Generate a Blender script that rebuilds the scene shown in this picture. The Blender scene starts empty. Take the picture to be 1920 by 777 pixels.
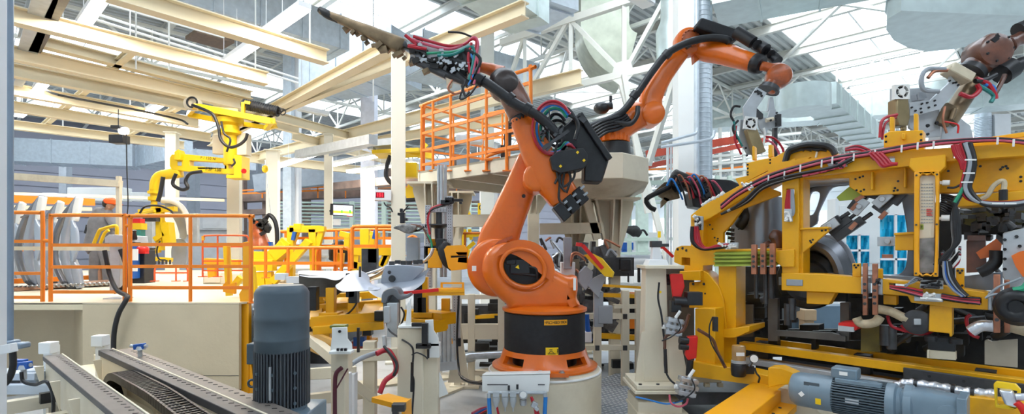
import bpy, bmesh, math, random
from mathutils import Vector as V, Matrix, geometry
random.seed(7)
R = random.Random(11)
SC = bpy.context.scene
COL = SC.collection
HZ, CX, F, CZ = 470.0, 960.0, 1000.0, 1.8      # horizon row, centre column, focal length in pixels, eye height
S2 = math.sqrt(2)
UP = V((0, 0, 1))

def P(px, py, Y):                                # point seen at a pixel, Y metres ahead
    return V(((px-CX)/F*Y, Y, CZ+(HZ-py)/F*Y))
def Q(px, py, Z):                                # point seen at a pixel, on the level plane at height Z
    Y = (Z-CZ)*F/(HZ-py)
    return V(((px-CX)/F*Y, Y, Z))
def AB(s, t, z):                                 # building grid: s along one axis of the hall, t along the other
    return V(((s-t)/S2, (s+t)/S2, z))
class PL:                                        # a vertical plane in the hall
    def __init__(s, nx, ny, c):
        l = math.hypot(nx, ny); s.n = V((nx/l, ny/l, 0)); s.c = c/l
    def __call__(s, px, py, off=0.0):
        u = (px-CX)/F
        Y = (s.c+off)/(s.n.x*u+s.n.y)
        return V((u*Y, Y, CZ+(HZ-py)/F*Y))
def FR(Y): return PL(0, 1, Y)

# ---------------------------------------------------------------- materials
MATS = {}
def mat(name, col, rough=.5, metal=0.0, noise=.08, scale=6.0, bump=0.0, bscale=None, emit=0.0, dirt=None, dscale=3.0, damt=.5, coat=0.0, trans=0.0):
    if name in MATS: return MATS[name]
    m = bpy.data.materials.new(name); m.use_nodes = True
    nt = m.node_tree; b = nt.nodes['Principled BSDF']; L = nt.links
    b.inputs['Roughness'].default_value = rough; b.inputs['Metallic'].default_value = metal
    if coat: b.inputs['Coat Weight'].default_value = coat; b.inputs['Coat Roughness'].default_value = .12
    tc = nt.nodes.new('ShaderNodeTexCoord')
    n = nt.nodes.new('ShaderNodeTexNoise'); n.inputs['Scale'].default_value = scale; n.inputs['Detail'].default_value = 4
    L.new(tc.outputs['Object'], n.inputs['Vector'])
    r = nt.nodes.new('ShaderNodeValToRGB')
    r.color_ramp.elements[0].position = .3; r.color_ramp.elements[1].position = .7
    r.color_ramp.elements[0].color = tuple(max(0, c*(1-noise)) for c in col)+(1,)
    r.color_ramp.elements[1].color = tuple(min(1, c*(1+noise)) for c in col)+(1,)
    L.new(n.outputs['Fac'], r.inputs['Fac'])
    out = r.outputs['Color']
    if dirt:
        n2 = nt.nodes.new('ShaderNodeTexNoise'); n2.inputs['Scale'].default_value = dscale; n2.inputs['Detail'].default_value = 8; n2.inputs['Roughness'].default_value = .7
        L.new(tc.outputs['Object'], n2.inputs['Vector'])
        r2 = nt.nodes.new('ShaderNodeValToRGB'); r2.color_ramp.elements[0].position = .5; r2.color_ramp.elements[1].position = .72
        r2.color_ramp.elements[0].color = (0, 0, 0, 1); r2.color_ramp.elements[1].color = (damt,)*3+(1,)
        L.new(n2.outputs['Fac'], r2.inputs['Fac'])
        mx = nt.nodes.new('ShaderNodeMixRGB'); mx.inputs['Color2'].default_value = tuple(dirt)+(1,)
        L.new(r2.outputs['Color'], mx.inputs['Fac']); L.new(out, mx.inputs['Color1']); out = mx.outputs['Color']
    L.new(out, b.inputs['Base Color'])
    if emit:
        L.new(out, b.inputs['Emission Color']); b.inputs['Emission Strength'].default_value = emit
    if trans: b.inputs['Transmission Weight'].default_value = trans
    if bump:
        n3 = nt.nodes.new('ShaderNodeTexNoise'); n3.inputs['Scale'].default_value = bscale or scale*5; n3.inputs['Detail'].default_value = 3
        L.new(tc.outputs['Object'], n3.inputs['Vector'])
        bp = nt.nodes.new('ShaderNodeBump'); bp.inputs['Strength'].default_value = bump; bp.inputs['Distance'].default_value = .01
        L.new(n3.outputs['Fac'], bp.inputs['Height']); L.new(bp.outputs['Normal'], b.inputs['Normal'])
    MATS[name] = m
    return m
ORG = mat('robot_orange', (.78, .15, .003), .36, noise=.06, scale=4, dirt=(.30, .07, .02), dscale=2.2, damt=.35, coat=.35)
ORGB = mat('worn_orange', (.48, .10, .018), .35, noise=.35, scale=6, dirt=(.07, .03, .02), dscale=5, damt=.7, coat=.3)
RUST = mat('worn_brown_arm', (.13, .045, .025), .38, noise=.35, scale=7, dirt=(.3, .1, .05), dscale=4, damt=.6, coat=.4)
YEL = mat('machine_yellow', (.88, .43, .002), .42, noise=.05, scale=3, dirt=(.42, .2, .01), dscale=2.5, damt=.35, coat=.15)
YELB = mat('bright_yellow', (.93, .60, .006), .42, noise=.05, scale=3)
YELO = mat('orange_yellow', (.92, .40, .006), .4, noise=.04, scale=3)
RAILO = mat('railing_orange', (.88, .23, .015), .4, noise=.06, scale=5)
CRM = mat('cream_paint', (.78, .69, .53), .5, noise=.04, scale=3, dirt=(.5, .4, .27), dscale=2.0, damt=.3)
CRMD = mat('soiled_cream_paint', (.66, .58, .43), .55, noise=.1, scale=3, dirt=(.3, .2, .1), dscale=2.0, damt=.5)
CRB = mat('beam_cream', (.84, .72, .50), .5, noise=.04, scale=2)
WHT = mat('white_paint', (.84, .84, .85), .5, noise=.03, scale=3)
WHP = mat('white_panel', (.88, .88, .86), .45, noise=.02, scale=3)
GRY = mat('grey_paint', (.33, .36, .40), .5, noise=.08, scale=4)
LGR = mat('light_grey_steel', (.52, .55, .58), .42, .35, noise=.1, scale=8)
STL = mat('bare_steel', (.48, .50, .53), .32, .8, noise=.18, scale=12)
STD = mat('dark_steel', (.075, .075, .08), .4, .6, noise=.25, scale=10)
GUN = mat('grease_black', (.018, .017, .017), .5, .2, noise=.4, scale=14)
BLK = mat('black_plastic', (.013, .013, .016), .38, noise=.3, scale=20)
BLKM = mat('black_matt', (.012, .012, .015), .7, noise=.3, scale=20, bump=.2, bscale=120)
RUB = mat('black_rubber_hose', (.012, .012, .015), .42, noise=.2, scale=30)
RED = mat('red_paint', (.75, .015, .012), .4, noise=.08, scale=8)
REDH = mat('red_hose', (.45, .01, .025), .38, noise=.1, scale=20)
PNK = mat('pink_hose', (.62, .10, .16), .4, noise=.1, scale=20)
BLU = mat('blue_plastic', (.012, .10, .42), .4, noise=.1, scale=10)
BLUH = mat('blue_hose', (.02, .22, .65), .35, noise=.1, scale=20)
GRN = mat('green_hose', (.02, .30, .16), .4, noise=.1, scale=20)
TEA = mat('teal_hose', (.02, .22, .2), .4, noise=.1, scale=20)
BEI = mat('beige_wrapped_hose', (.55, .45, .30), .6, noise=.2, scale=20)
COP = mat('copper_bar', (.42, .17, .10), .42, .55, noise=.25, scale=14)
GALV = mat('galvanised', (.60, .66, .72), .36, .5, noise=.09, scale=7)
GALG = mat('galvanised_green', (.58, .66, .65), .36, .5, noise=.08, scale=5)
MOT = mat('motor_grey', (.075, .105, .13), .42, noise=.08, scale=10)
MOTL = mat('motor_light_grey', (.17, .24, .30), .35, noise=.08, scale=8, coat=.2)
SIL = mat('silver_foil', (.72, .74, .80), .3, .75, noise=.12, scale=25, bump=.5, bscale=30)
LIME = mat('green_yellow_panel', (.42, .52, .07), .45, noise=.1, scale=6)
GRED = mat('lift_green', (.35, .42, .04), .45, noise=.1, scale=6)
SKIN = mat('skin', (.48, .26, .17), .5, noise=.05)
WORK = mat('grey_workwear', (.20, .20, .22), .85, noise=.15, scale=10)
DHAIR = mat('dark_hair', (.03, .02, .015), .7)
CAPO = mat('orange_cap_cloth', (.92, .12, .01), .7, noise=.05)
SHT = mat('pressed_sheet_steel', (.36, .39, .45), .38, .45, noise=.12, scale=3)
SHTD = mat('dark_sheet_steel', (.20, .21, .24), .33, .7, noise=.2, scale=3)
LAMP = mat('lamp_tube_glow', (1, .97, .90), .5, noise=0, emit=9.0)
CLR = mat('clear_plastic', (.75, .6, .38), .15, noise=.05, trans=.5)
TOOLB = mat('brown_gripper_steel', (.20, .14, .08), .4, .5, noise=.4, scale=8)
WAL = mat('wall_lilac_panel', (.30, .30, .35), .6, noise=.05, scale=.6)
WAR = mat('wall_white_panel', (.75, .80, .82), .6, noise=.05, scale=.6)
CYAN = mat('cyan_film', (.02, .42, .68), .25, noise=.5, scale=2.5)
REDB = mat('red_oxide_beam', (.45, .06, .03), .5)
TRS = mat('truss_off_white', (.78, .78, .72), .5, noise=.05, scale=2)
DRKB = mat('bronze_grille', (.16, .10, .06), .5, noise=.2)

# ---------------------------------------------------------------- mesh builder (all in world coordinates)
def perp(d, hint=None):
    d = d.normalized()
    h = hint if hint is not None else (UP if abs(d.z) < .95 else V((0, 1, 0)))
    a = d.cross(h)
    if a.length < 1e-6: a = d.cross(V((1, 0, 0)))
    a.normalize(); b = a.cross(d).normalized()
    return a, b
class B:
    def __init__(s): s.bm = bmesh.new()
    def vs(s, pts): return [s.bm.verts.new(p) for p in pts]
    def f(s, vl):
        try: return s.bm.faces.new(vl)
        except ValueError: return None
    def hexa(s, c):
        v = s.vs(c)
        for q in ((0, 3, 2, 1), (4, 5, 6, 7), (0, 1, 5, 4), (1, 2, 6, 5), (2, 3, 7, 6), (3, 0, 4, 7)): s.f([v[i] for i in q])
        return s
    def box(s, c, size, rz=0, rot=None):
        M = rot if rot is not None else Matrix.Rotation(rz, 3, 'Z')
        x, y, z = size[0]/2, size[1]/2, size[2]/2
        c = V(c)
        return s.hexa([c+M@V(p) for p in ((-x,-y,-z),(x,-y,-z),(x,y,-z),(-x,y,-z),(-x,-y,z),(x,-y,z),(x,y,z),(-x,y,z))])
    def bar(s, p, q, w, h, hint=None):
        p, q = V(p), V(q); a, b = perp(q-p, hint)
        a = a*w/2; b = b*h/2
        return s.hexa([p-a-b, p+a-b, p+a+b, p-a+b, q-a-b, q+a-b, q+a+b, q-a+b])
    def ib(s, p, q, h, w, t=.018):                # I beam; p, q run along its bottom centre line
        p, q = V(p), V(q); u = V((0, 0, 1))
        s.bar(p+u*t/2, q+u*t/2, w, t); s.bar(p+u*(h-t/2), q+u*(h-t/2), w, t)
        return s.bar(p+u*h/2, q+u*h/2, t, h-2*t)
    def cyl(s, p, q, r, r2=None, n=16, cap=True):
        p, q = V(p), V(q); r2 = r if r2 is None else r2
        a, b = perp(q-p)
        A = s.vs([p+(a*math.cos(i*2*math.pi/n)+b*math.sin(i*2*math.pi/n))*r for i in range(n)])
        C = s.vs([q+(a*math.cos(i*2*math.pi/n)+b*math.sin(i*2*math.pi/n))*r2 for i in range(n)])
        for i in range(n): s.f([A[i], C[i], C[(i+1)%n], A[(i+1)%n]])
        if cap: s.f(A); s.f(C[::-1])
        return s
    def lathe(s, p, d, prof, n=32, sx=1.0):       # prof: (radius, distance along d)
        p, d = V(p), V(d).normalized(); a, b = perp(d)
        prev = None; first = None
        for r, t in prof:
            ring = s.vs([p+d*t+(a*math.cos(i*2*math.pi/n)*sx+b*math.sin(i*2*math.pi/n))*max(r, 1e-4) for i in range(n)])
            if prev:
                for i in range(n): s.f([prev[i], ring[i], ring[(i+1)%n], prev[(i+1)%n]])
            else: first = ring
            prev = ring
        s.f(first); s.f(prev[::-1])
        return s
    def rings(s, rs, cap=True):
        prev = None; first = None; n = len(rs[0])
        for pts in rs:
            ring = s.vs(pts)
            if prev:
                for i in range(n): s.f([prev[i], ring[i], ring[(i+1)%n], prev[(i+1)%n]])
            else: first = ring
            prev = ring
        if cap: s.f(first[::-1]); s.f(prev)
        return s
    def tube(s, pts, r, n=8, sub=6, flat=1.0):
        pts = [V(p) for p in pts]
        pp = spline(pts, sub) if (len(pts) > 2 and sub > 1) else pts
        d0 = (pp[1]-pp[0]).normalized(); a, b = perp(d0)
        rs = []
        for i, p in enumerate(pp):
            d = (pp[min(i+1, len(pp)-1)]-pp[max(i-1, 0)])
            if d.length < 1e-9: continue
            d.normalize(); a = (a-d*a.dot(d))
            if a.length < 1e-6: a, b = perp(d)
            a.normalize(); b = d.cross(a)
            rr = r(i/(len(pp)-1)) if callable(r) else r
            rs.append([p+(a*math.cos(k*2*math.pi/n)+b*math.sin(k*2*math.pi/n)*flat)*rr for k in range(n)])
        return s.rings(rs)
    def limb(s, secs, n=24, ex=2.6, hint=V((0, 1, 0)), sub=4, rnd=True):
        """sections (point, half width, half depth); superellipse sections square to the path"""
        pts = spline([V(q[0]) for q in secs], sub); m = len(secs)-1
        rs = []; N = len(pts)
        def val(k, t):
            i = min(int(t), m-1); fr = t-i; fr = fr*fr*(3-2*fr)
            return secs[i][k]*(1-fr)+secs[i+1][k]*fr
        for i, p in enumerate(pts):
            d = (pts[min(i+1, N-1)]-pts[max(i-1, 0)]).normalized()
            h = hint-d*hint.dot(d); h.normalize(); w = d.cross(h).normalized()
            t = i/(N-1)*m; ra, rb = val(1, t), val(2, t)
            def ring(c, k):
                o = []
                for j in range(n):
                    an = j*2*math.pi/n; cs, sn = math.cos(an), math.sin(an)
                    o.append(c+w*(math.copysign(abs(cs)**(2/ex), cs)*ra*k)+h*(math.copysign(abs(sn)**(2/ex), sn)*rb*k))
                return o
            e = min(ra, rb)*.22
            if i == 0 and rnd:
                rs.append(ring(p-d*e, .72)); rs.append(ring(p-d*e*.6, .9))
            rs.append(ring(p, 1))
            if i == N-1 and rnd:
                rs.append(ring(p+d*e*.6, .9)); rs.append(ring(p+d*e, .72))
        return s.rings(rs)
    def prism(s, pts, vec, holes=()):
        pts = [V(p) for p in pts]; vec = V(vec); holes = [[V(p) for p in h] for h in holes]
        loops = [pts]+holes; flat = [p for l in loops for p in l]
        A = s.vs(flat); C = s.vs([p+vec for p in flat])
        if holes or len(pts) > 4:
            for t in geometry.tessellate_polygon(loops):
                s.f([A[i] for i in t]); s.f([C[i] for i in t][::-1])
        else:
            s.f(A); s.f(C[::-1])
        k = 0
        for l in loops:
            m = len(l)
            for i in range(m):
                j = (i+1) % m
                s.f([A[k+i], C[k+i], C[k+j], A[k+j]])
            k += m
        return s
    def plate(s, pl, pts, off, th, holes=()):      # outline given by pixels, standing on a vertical plane of the hall
        W = [pl(x, y, off) for x, y in pts]; H = [[pl(x, y, off) for x, y in h] for h in holes]
        return s.prism(W, pl.n*th, H)
    def pillow(s, W, vec, rnd, holes=(), steps=4, back=True):
        """prism with rounded rims: W front outline (3D), vec depth, rnd rounding radius"""
        vec = V(vec); dn = vec.normalized()
        def inset(loop, d, sign):
            n = len(loop); o = []
            area = V((0, 0, 0))
            for i in range(n): area += loop[i].cross(loop[(i+1) % n])
            orient = 1 if area.dot(dn) > 0 else -1
            for i in range(n):
                t = (loop[(i+1) % n]-loop[i-1]).normalized()
                nn = dn.cross(t)*orient*sign
                o.append(loop[i]+nn*d)
            return o
        loops = [list(W)]+[list(h) for h in holes]; signs = [1]+[-1]*len(holes)
        T = vec.length
        levels = [(rnd*(1-math.sin(a)), rnd*(1-math.cos(a))) for a in [math.pi/2*i/steps for i in range(steps+1)]]
        levels = [(l[0], l[1]) for l in levels]            # (inset, depth)
        seq = [(i, d) for i, d in levels]
        seq = seq+([(i, T-d) for i, d in levels[::-1]] if back else [(0, T)])
        rings = []
        for ins, dep in seq:
            rings.append([[p+dn*dep for p in inset(l, ins, sg)] for l, sg in zip(loops, signs)])
        verts = [[s.vs(l) for l in rg] for rg in rings]
        for a, b in zip(verts[:-1], verts[1:]):
            for la, lb in zip(a, b):
                m = len(la)
                for i in range(m): s.f([la[i], lb[i], lb[(i+1) % m], la[(i+1) % m]])
        for k, fl in ((0, False), (-1, True)):
            fa = [v for l in verts[k] for v in l]
            for t in geometry.tessellate_polygon(rings[k]):
                q = [fa[i] for i in t]
                s.f(q[::-1] if fl else q)
        return s
    def sph(s, c, r, sc=(1, 1, 1), n=16, rot=None):
        M = Matrix.Translation(V(c)) @ (rot.to_4x4() if rot is not None else Matrix.Identity(4)) @ Matrix.Diagonal((r*sc[0], r*sc[1], r*sc[2], 1))
        bmesh.ops.create_uvsphere(s.bm, u_segments=n, v_segments=n//2+2, radius=1, matrix=M); return s
    def torus(s, c, d, r, rr, n=24, m=8):
        c, d = V(c), V(d).normalized(); a, b = perp(d)
        pts = [c+(a*math.cos(i*2*math.pi/n)+b*math.sin(i*2*math.pi/n))*r for i in range(n)]
        R_ = []
        for i, p in enumerate(pts):
            o = (p-c).normalized()
            R_.append(s.vs([p+(o*math.cos(k*2*math.pi/m)+d*math.sin(k*2*math.pi/m))*rr for k in range(m)]))
        for i in range(n):
            for k in range(m): s.f([R_[i][k], R_[(i+1)%n][k], R_[(i+1)%n][(k+1)%m], R_[i][(k+1)%m]])
        return s
def spline(pts, sub):
    if len(pts) < 3: return [pts[0]+(pts[-1]-pts[0])*(i/max(1, sub)) for i in range(sub+1)]
    P_ = [pts[0]*2-pts[1]]+list(pts)+[pts[-1]*2-pts[-2]]
    o = []
    for i in range(1, len(P_)-2):
        a, b, c, d = P_[i-1], P_[i], P_[i+1], P_[i+2]
        for k in range(sub):
            t = k/sub
            o.append(.5*((2*b)+(c-a)*t+(2*a-5*b+4*c-d)*t*t+(3*b-a-3*c+d)*t**3))
    o.append(pts[-1]); return o
def ell(cx, cy, rx, ry, n=28, rot=0, a0=0, a1=360):
    o = []
    full = (a1-a0) >= 360
    for i in range(n if full else n+1):
        t = math.radians(a0+(a1-a0)*i/n); x, y = rx*math.cos(t), ry*math.sin(t)
        c, s_ = math.cos(math.radians(rot)), math.sin(math.radians(rot))
        o.append((cx+x*c-y*s_, cy+x*s_+y*c))
    return o
def smooth2(pts, sub=5):
    n = len(pts); o = []
    for i in range(n):
        a, b, c, d = [V((*pts[(i+k) % n], 0)) for k in (-1, 0, 1, 2)]
        for k in range(sub):
            t = k/sub
            q = .5*((2*b)+(c-a)*t+(2*a-5*b+4*c-d)*t*t+(3*b-a-3*c+d)*t**3)
            o.append((q.x, q.y))
    return o

# ---------------------------------------------------------------- objects
ORI = {}
def T(name, label, cat, loc, group=None):
    o = bpy.data.objects.new(name, None); COL.objects.link(o); o.empty_display_size = .1
    o.location = V(loc); ORI[o.name] = V(loc); o['label'] = label; o['category'] = cat
    if group: o['group'] = group
    return o
def mk(name, b, m, org, ang=38, bev=0):
    bm = b.bm
    bmesh.ops.remove_doubles(bm, verts=bm.verts, dist=1e-5)
    bmesh.ops.recalc_face_normals(bm, faces=bm.faces)
    for f in bm.faces: f.smooth = True
    ca = math.radians(ang)
    for e in bm.edges:
        if len(e.link_faces) == 2:
            e.smooth = e.calc_face_angle(0) < ca
    for v in bm.verts: v.co -= org
    me = bpy.data.meshes.new(name); bm.to_mesh(me); bm.free()
    me.materials.append(m)
    o = bpy.data.objects.new(name, me); COL.objects.link(o)
    if bev:
        md = o.modifiers.new('edge', 'BEVEL'); md.width = bev; md.segments = 2; md.limit_method = 'ANGLE'; md.angle_limit = math.radians(50); md.harden_normals = False
    return o
def Pt(name, b, m, parent, label=None, bev=0, kind=None):
    org = ORI[parent.name]
    o = mk(name, b, m, org, bev=bev); o.parent = parent; ORI[o.name] = org
    if label: o['label'] = label
    if kind: o['kind'] = kind
    return o
def S(name, b, m, label, cat, group=None, bev=0):
    vs = b.bm.verts
    xs = [v.co.x for v in vs]; ys = [v.co.y for v in vs]; zs = [v.co.z for v in vs]
    org = V(((min(xs)+max(xs))/2, (min(ys)+max(ys))/2, min(zs)))
    o = mk(name, b, m, org, bev=bev); o.location = org; ORI[o.name] = org
    o['label'] = label; o['category'] = cat
    if group: o['group'] = group
    return o
def ST(name, b, m, parent=None):
    o = mk(name, b, m, ORI[parent.name] if parent else V((0, 0, 0)))
    ORI[o.name] = ORI[parent.name] if parent else V((0, 0, 0))
    if parent: o.parent = parent
    else: o['kind'] = 'structure'
    return o
def copy_tree(o, parent=None):
    c = o.copy(); COL.objects.link(c); c.parent = parent; ORI[c.name] = ORI[o.name]
    for ch in list(o.children): copy_tree(ch, c)
    return c
def PtS(name, b, m, parent, label=None, bev=0):
    """one part for each separate piece of the mesh"""
    bm = b.bm; bm.verts.index_update(); seen = set(); out = []
    for v in list(bm.verts):
        if v in seen: continue
        st = [v]; isl = []; seen.add(v)
        while st:
            q = st.pop(); isl.append(q)
            for e in q.link_edges:
                w = e.other_vert(q)
                if w not in seen: seen.add(w); st.append(w)
        nb = B(); mp = {q: nb.bm.verts.new(q.co) for q in isl}; fs = set(f for q in isl for f in q.link_faces)
        for f in fs: nb.f([mp[q] for q in f.verts])
        out.append(Pt(name, nb, m, parent, label, bev))
    bm.free(); return out
def text(name, body, size, loc, xdir, m, parent, ext=.001, align='CENTER', bold=0.0, up=None):
    """flat letters standing on a vertical face, turned to a mesh; xdir is the reading direction"""
    cu = bpy.data.curves.new(name, 'FONT'); cu.body = body; cu.size = size; cu.extrude = ext; cu.align_x = align; cu.align_y = 'CENTER'; cu.offset = bold
    tmp = bpy.data.objects.new(name, cu); COL.objects.link(tmp)
    bpy.context.view_layer.update()
    me = bpy.data.meshes.new_from_object(tmp.evaluated_get(bpy.context.evaluated_depsgraph_get()))
    bpy.data.objects.remove(tmp)
    x = V(xdir).normalized(); z = x.cross(up or UP).normalized(); y = z.cross(x).normalized()
    org = ORI[parent.name]
    me.transform(Matrix.Translation(V(loc)-org) @ Matrix((x, y, z)).transposed().to_4x4())
    me.materials.clear(); me.materials.append(m); me.name = name
    o = bpy.data.objects.new(name, me); COL.objects.link(o)
    o.parent = parent; ORI[o.name] = org
    return o
# ================================================================ HALL SHELL
b = B(); b.hexa([V(p) for p in ((-70,-12,-.2),(70,-12,-.2),(70,90,-.2),(-70,90,-.2),(-70,-12,0),(70,-12,0),(70,90,0),(-70,90,0))])
FLM = mat('concrete_floor', (.46, .47, .48), .38, noise=.12, scale=.8, dirt=(.2, .19, .18), dscale=2.2, damt=.5)
ST('floor', b, FLM)
S1, T1 = 57.0, 44.0
b = B(); b.hexa([AB(-5, T1, 0), AB(S1, T1, 0), AB(S1, T1+.3, 0), AB(-5, T1+.3, 0), AB(-5, T1, 10.6), AB(S1, T1, 10.6), AB(S1, T1+.3, 10.6), AB(-5, T1+.3, 10.6)])
for k in range(12): b.bar(AB(-5, T1-.04, .9*k+.4), AB(S1, T1-.04, .9*k+.4), .04, .06)
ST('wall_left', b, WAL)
b = B(); b.hexa([AB(S1, -14, 0), AB(S1+.3, -14, 0), AB(S1+.3, T1, 0), AB(S1, T1, 0), AB(S1, -14, 10.6), AB(S1+.3, -14, 10.6), AB(S1+.3, T1, 10.6), AB(S1, T1, 10.6)])
for k in range(6): b.bar(AB(S1-.04, -14, 1.7*k+.6), AB(S1-.04, T1, 1.7*k+.6), .04, .08)
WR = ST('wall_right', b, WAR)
# corrugated deck in strips between the skylights; ribs run along s
b = B(); b.hexa([AB(-6.3, -14, 0), AB(-6, -14, 0), AB(-6, T1, 0), AB(-6.3, T1, 0), AB(-6.3, -14, 10), AB(-6, -14, 10), AB(-6, T1, 10), AB(-6.3, T1, 10)]); ST('wall_rear', b, WAR)
b = B(); b.hexa([AB(-6, -14.3, 0), AB(S1, -14.3, 0), AB(S1, -14, 0), AB(-6, -14, 0), AB(-6, -14.3, 10), AB(S1, -14.3, 10), AB(S1, -14, 10), AB(-6, -14, 10)]); ST('wall_near', b, WAR)
SKY = [(-8.2, -4.2), (2.6, 7.0), (14.3, 18.6), (25.6, 29.8), (36.8, 41.0)]
DECK = mat('corrugated_roof_deck', (.50, .52, .51), .5, .1, noise=.06, scale=.7)
DECKR = mat('corrugated_white_deck', (.78, .79, .76), .5, noise=.04, scale=.7)
def deck(t0, t1, s0, s1):
    b = B(); p = .30; n = int((t1-t0)/p); prev = None
    for i in range(n+1):
        t = t0+i*p
        row = [(t, 10.0), (t+.13, 10.0), (t+.16, 10.09), (t+.27, 10.09)]
        for tt, z in row:
            tt = min(tt, t1)
            cur = b.vs([AB(s0, tt, z), AB(s1, tt, z)])
            if prev: b.f([prev[0], prev[1], cur[1], cur[0]])
            prev = cur
    return b
CE = None
edges = [-14]+[x for a in SKY for x in a]+[T1]
b = B()
for i in range(0, len(edges), 2):
    dk = deck(edges[i], edges[i+1], -6, S1)
    me = bpy.data.meshes.new('t'); dk.bm.to_mesh(me); b.bm.from_mesh(me); dk.bm.free(); bpy.data.meshes.remove(me)
CE = ST('ceiling', b, DECK)
# skylight glazing
gl = bpy.data.materials.new('skylight_glazing'); gl.use_nodes = True; nt = gl.node_tree; nt.nodes.clear()
o_ = nt.nodes.new('ShaderNodeOutputMaterial'); m_ = nt.nodes.new('ShaderNodeMixShader'); t_ = nt.nodes.new('ShaderNodeBsdfTransparent'); g_ = nt.nodes.new('ShaderNodeBsdfTranslucent')
t_.inputs[0].default_value = (.93, .97, 1, 1); g_.inputs[0].default_value = (.9, .95, 1, 1); m_.inputs[0].default_value = .15
nt.links.new(t_.outputs[0], m_.inputs[1]); nt.links.new(g_.outputs[0], m_.inputs[2]); nt.links.new(m_.outputs[0], o_.inputs[0])
for k, (a, c) in enumerate(SKY):
    b = B(); b.prism([AB(-6, a, 10.12), AB(S1, a, 10.12), AB(S1, c, 10.12), AB(-6, c, 10.12)], V((0, 0, .02)))
    w = ST('window_%d' % (k+1), b, gl)
    b = B()
    for sg in range(0, 31): b.bar(AB(-5+sg*2, a, 10.06), AB(-5+sg*2, c, 10.06), .03, .04)
    for t in (a, (a+c)/2, c): b.bar(AB(-6, t, 10.05), AB(S1, t, 10.05), .06, .08)
    ST('window_frame', b, WHP, w)
b = B()
for sg in range(0, 20):
    s0 = -4.5+sg*3.1; b.ib(AB(s0, -14, 9.68), AB(s0, T1, 9.68), .32, .18, .03)
ST('ceiling_purlins', b, mat('purlin_grey', (.62, .61, .56), .5, noise=.05), CE)
def truss(b, p, q, h, n, w=.09, flip=False):
    p, q = V(p), V(q); u = V((0, 0, h))
    b.bar(p, q, w, w*1.2); b.bar(p+u, q+u, w, w*1.2)
    for i in range(n):
        a = p+(q-p)*(i/n); c = p+(q-p)*((i+1)/n); m = (a+c)/2
        b.bar(a, m+u, w*.7, w*.7); b.bar(m+u, c, w*.7, w*.7)
        if i: b.bar(a, a+u, w*.6, w*.6)
b = B()
for t in (-10.6, 10.8, 22.2, 33.4):
    truss(b, AB(-5, t, 8.35), AB(S1, t, 8.35), 1.3, 20)
for s0 in (13.5, 25.9, 38.3, 50.7):
    truss(b, AB(s0, -14, 8.35), AB(s0, T1, 8.35), 1.3, 20)
ST('ceiling_trusses', b, TRS, CE)
b = B()
for (p, q) in (((4, 8), (13, 2)), ((13, 8), (25, 1)), ((25, 9), (13, 0)), ((26, -9), (38, 4)), ((38, 9), (26, 1)), ((14, 22), (26, 11)), ((14, 11), (25, 22))):
    b.bar(AB(p[0], p[1], 9.5), AB(q[0], q[1], 9.5), .1, .1)
ST('ceiling_bracing', b, TRS, CE)

# ---------------------------------------------------------------- steel: crane beams hung in the hall
def beam(p, q, label, h=.2, w=.12, m=CRB, name='crane_beam', t=.018, grp='cream crane beams under the roof'):
    b = B(); b.ib(p, q, h, w, t); return S(name, b, m, label, 'beam', grp)
CB = [((201,0),(612,121),5,'cream crane beam passing above the brown overhead gripper arm'),
 ((-20,34),(500,160),5,'cream crane beam crossing behind the two bright lamps near the top'),
 ((74,88),(470,187),5.25,'cream crane beam, upper of the pair holding the yellow manipulator'),
 ((-20,104),(475,211),5,'bright cream crane rail right above the yellow manipulator carriage'),
 ((-20,136),(352,206),5,'cream crane rail, lower of the pair at the yellow manipulator'),
 ((20,178),(372,240),5,'cream crane beam with a black festoon cable slung below it'),
 ((0,206),(395,266),5,'cream crane beam below the festoon cable beam, by the hanging black projector'),
 ((0,240),(345,280),5,'thin cream crane beam furthest down on the left, over the duct')]
for a, c, z, lb in CB: beam(Q(*a, z), Q(*c, z), lb, h=.24 if z == 5 else .18, w=.2)
beam(Q(985,32,5), Q(400,262,5), 'cream crane rail running from the grey duct down to the yellow manipulator', h=.22, w=.16)
beam(Q(745,92,5), Q(395,275,5), 'bright cream crane rail carried by the tall white column', h=.20, w=.2)
beam(Q(1090,159,5), Q(470,305,5), 'long cream beam behind the tall column and over the slim cream column', h=.3, w=.16)
beam(Q(1000,225,5), Q(620,287,5), 'cream beam carrying the far grey hoist trolley', h=.26, w=.14)
beam(Q(445,302,4.9), Q(705,330,4.9), 'yellow edged cream beam reaching to the lilac roof column', h=.32, w=.16)
beam(Q(548,262,5), Q(735,310,5), 'short cream cross beam over the slim cream column', h=.24, w=.14)
beam(Q(500,222,5), Q(760,290,5), 'cream cross beam passing between the two slim columns', h=.22, w=.14)
beam(Q(400,212,5), Q(560,252,5), 'cream cross beam right of the yellow manipulator carriage', h=.22, w=.14)
# B-direction ties
beam(Q(90,-20,5.2), Q(52,98,5.2), 'grey steel rail crossing above the leftmost crane beams', h=.24, w=.26, m=LGR, name='cross_rail')
beam(Q(125,-20,5.2), Q(65,98,5.2), 'dark grooved rail beside the grey cross rail at the upper left', h=.24, w=.16, m=STD, name='cross_rail')
beam(Q(45,140,5.2), Q(10,200,5.2), 'short dark rail under the leftmost crane beams', h=.2, w=.16, m=GRY, name='cross_rail')
beam(Q(250,100,5.25), Q(75,245,5.25), 'slim beige tie beam crossing under the skylight at the left', h=.12, w=.12, name='tie_beam')
beam(Q(400,170,5.25), Q(230,262,5.25), 'slim beige tie beam beside the hanging projector', h=.12, w=.12, name='tie_beam')
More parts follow.
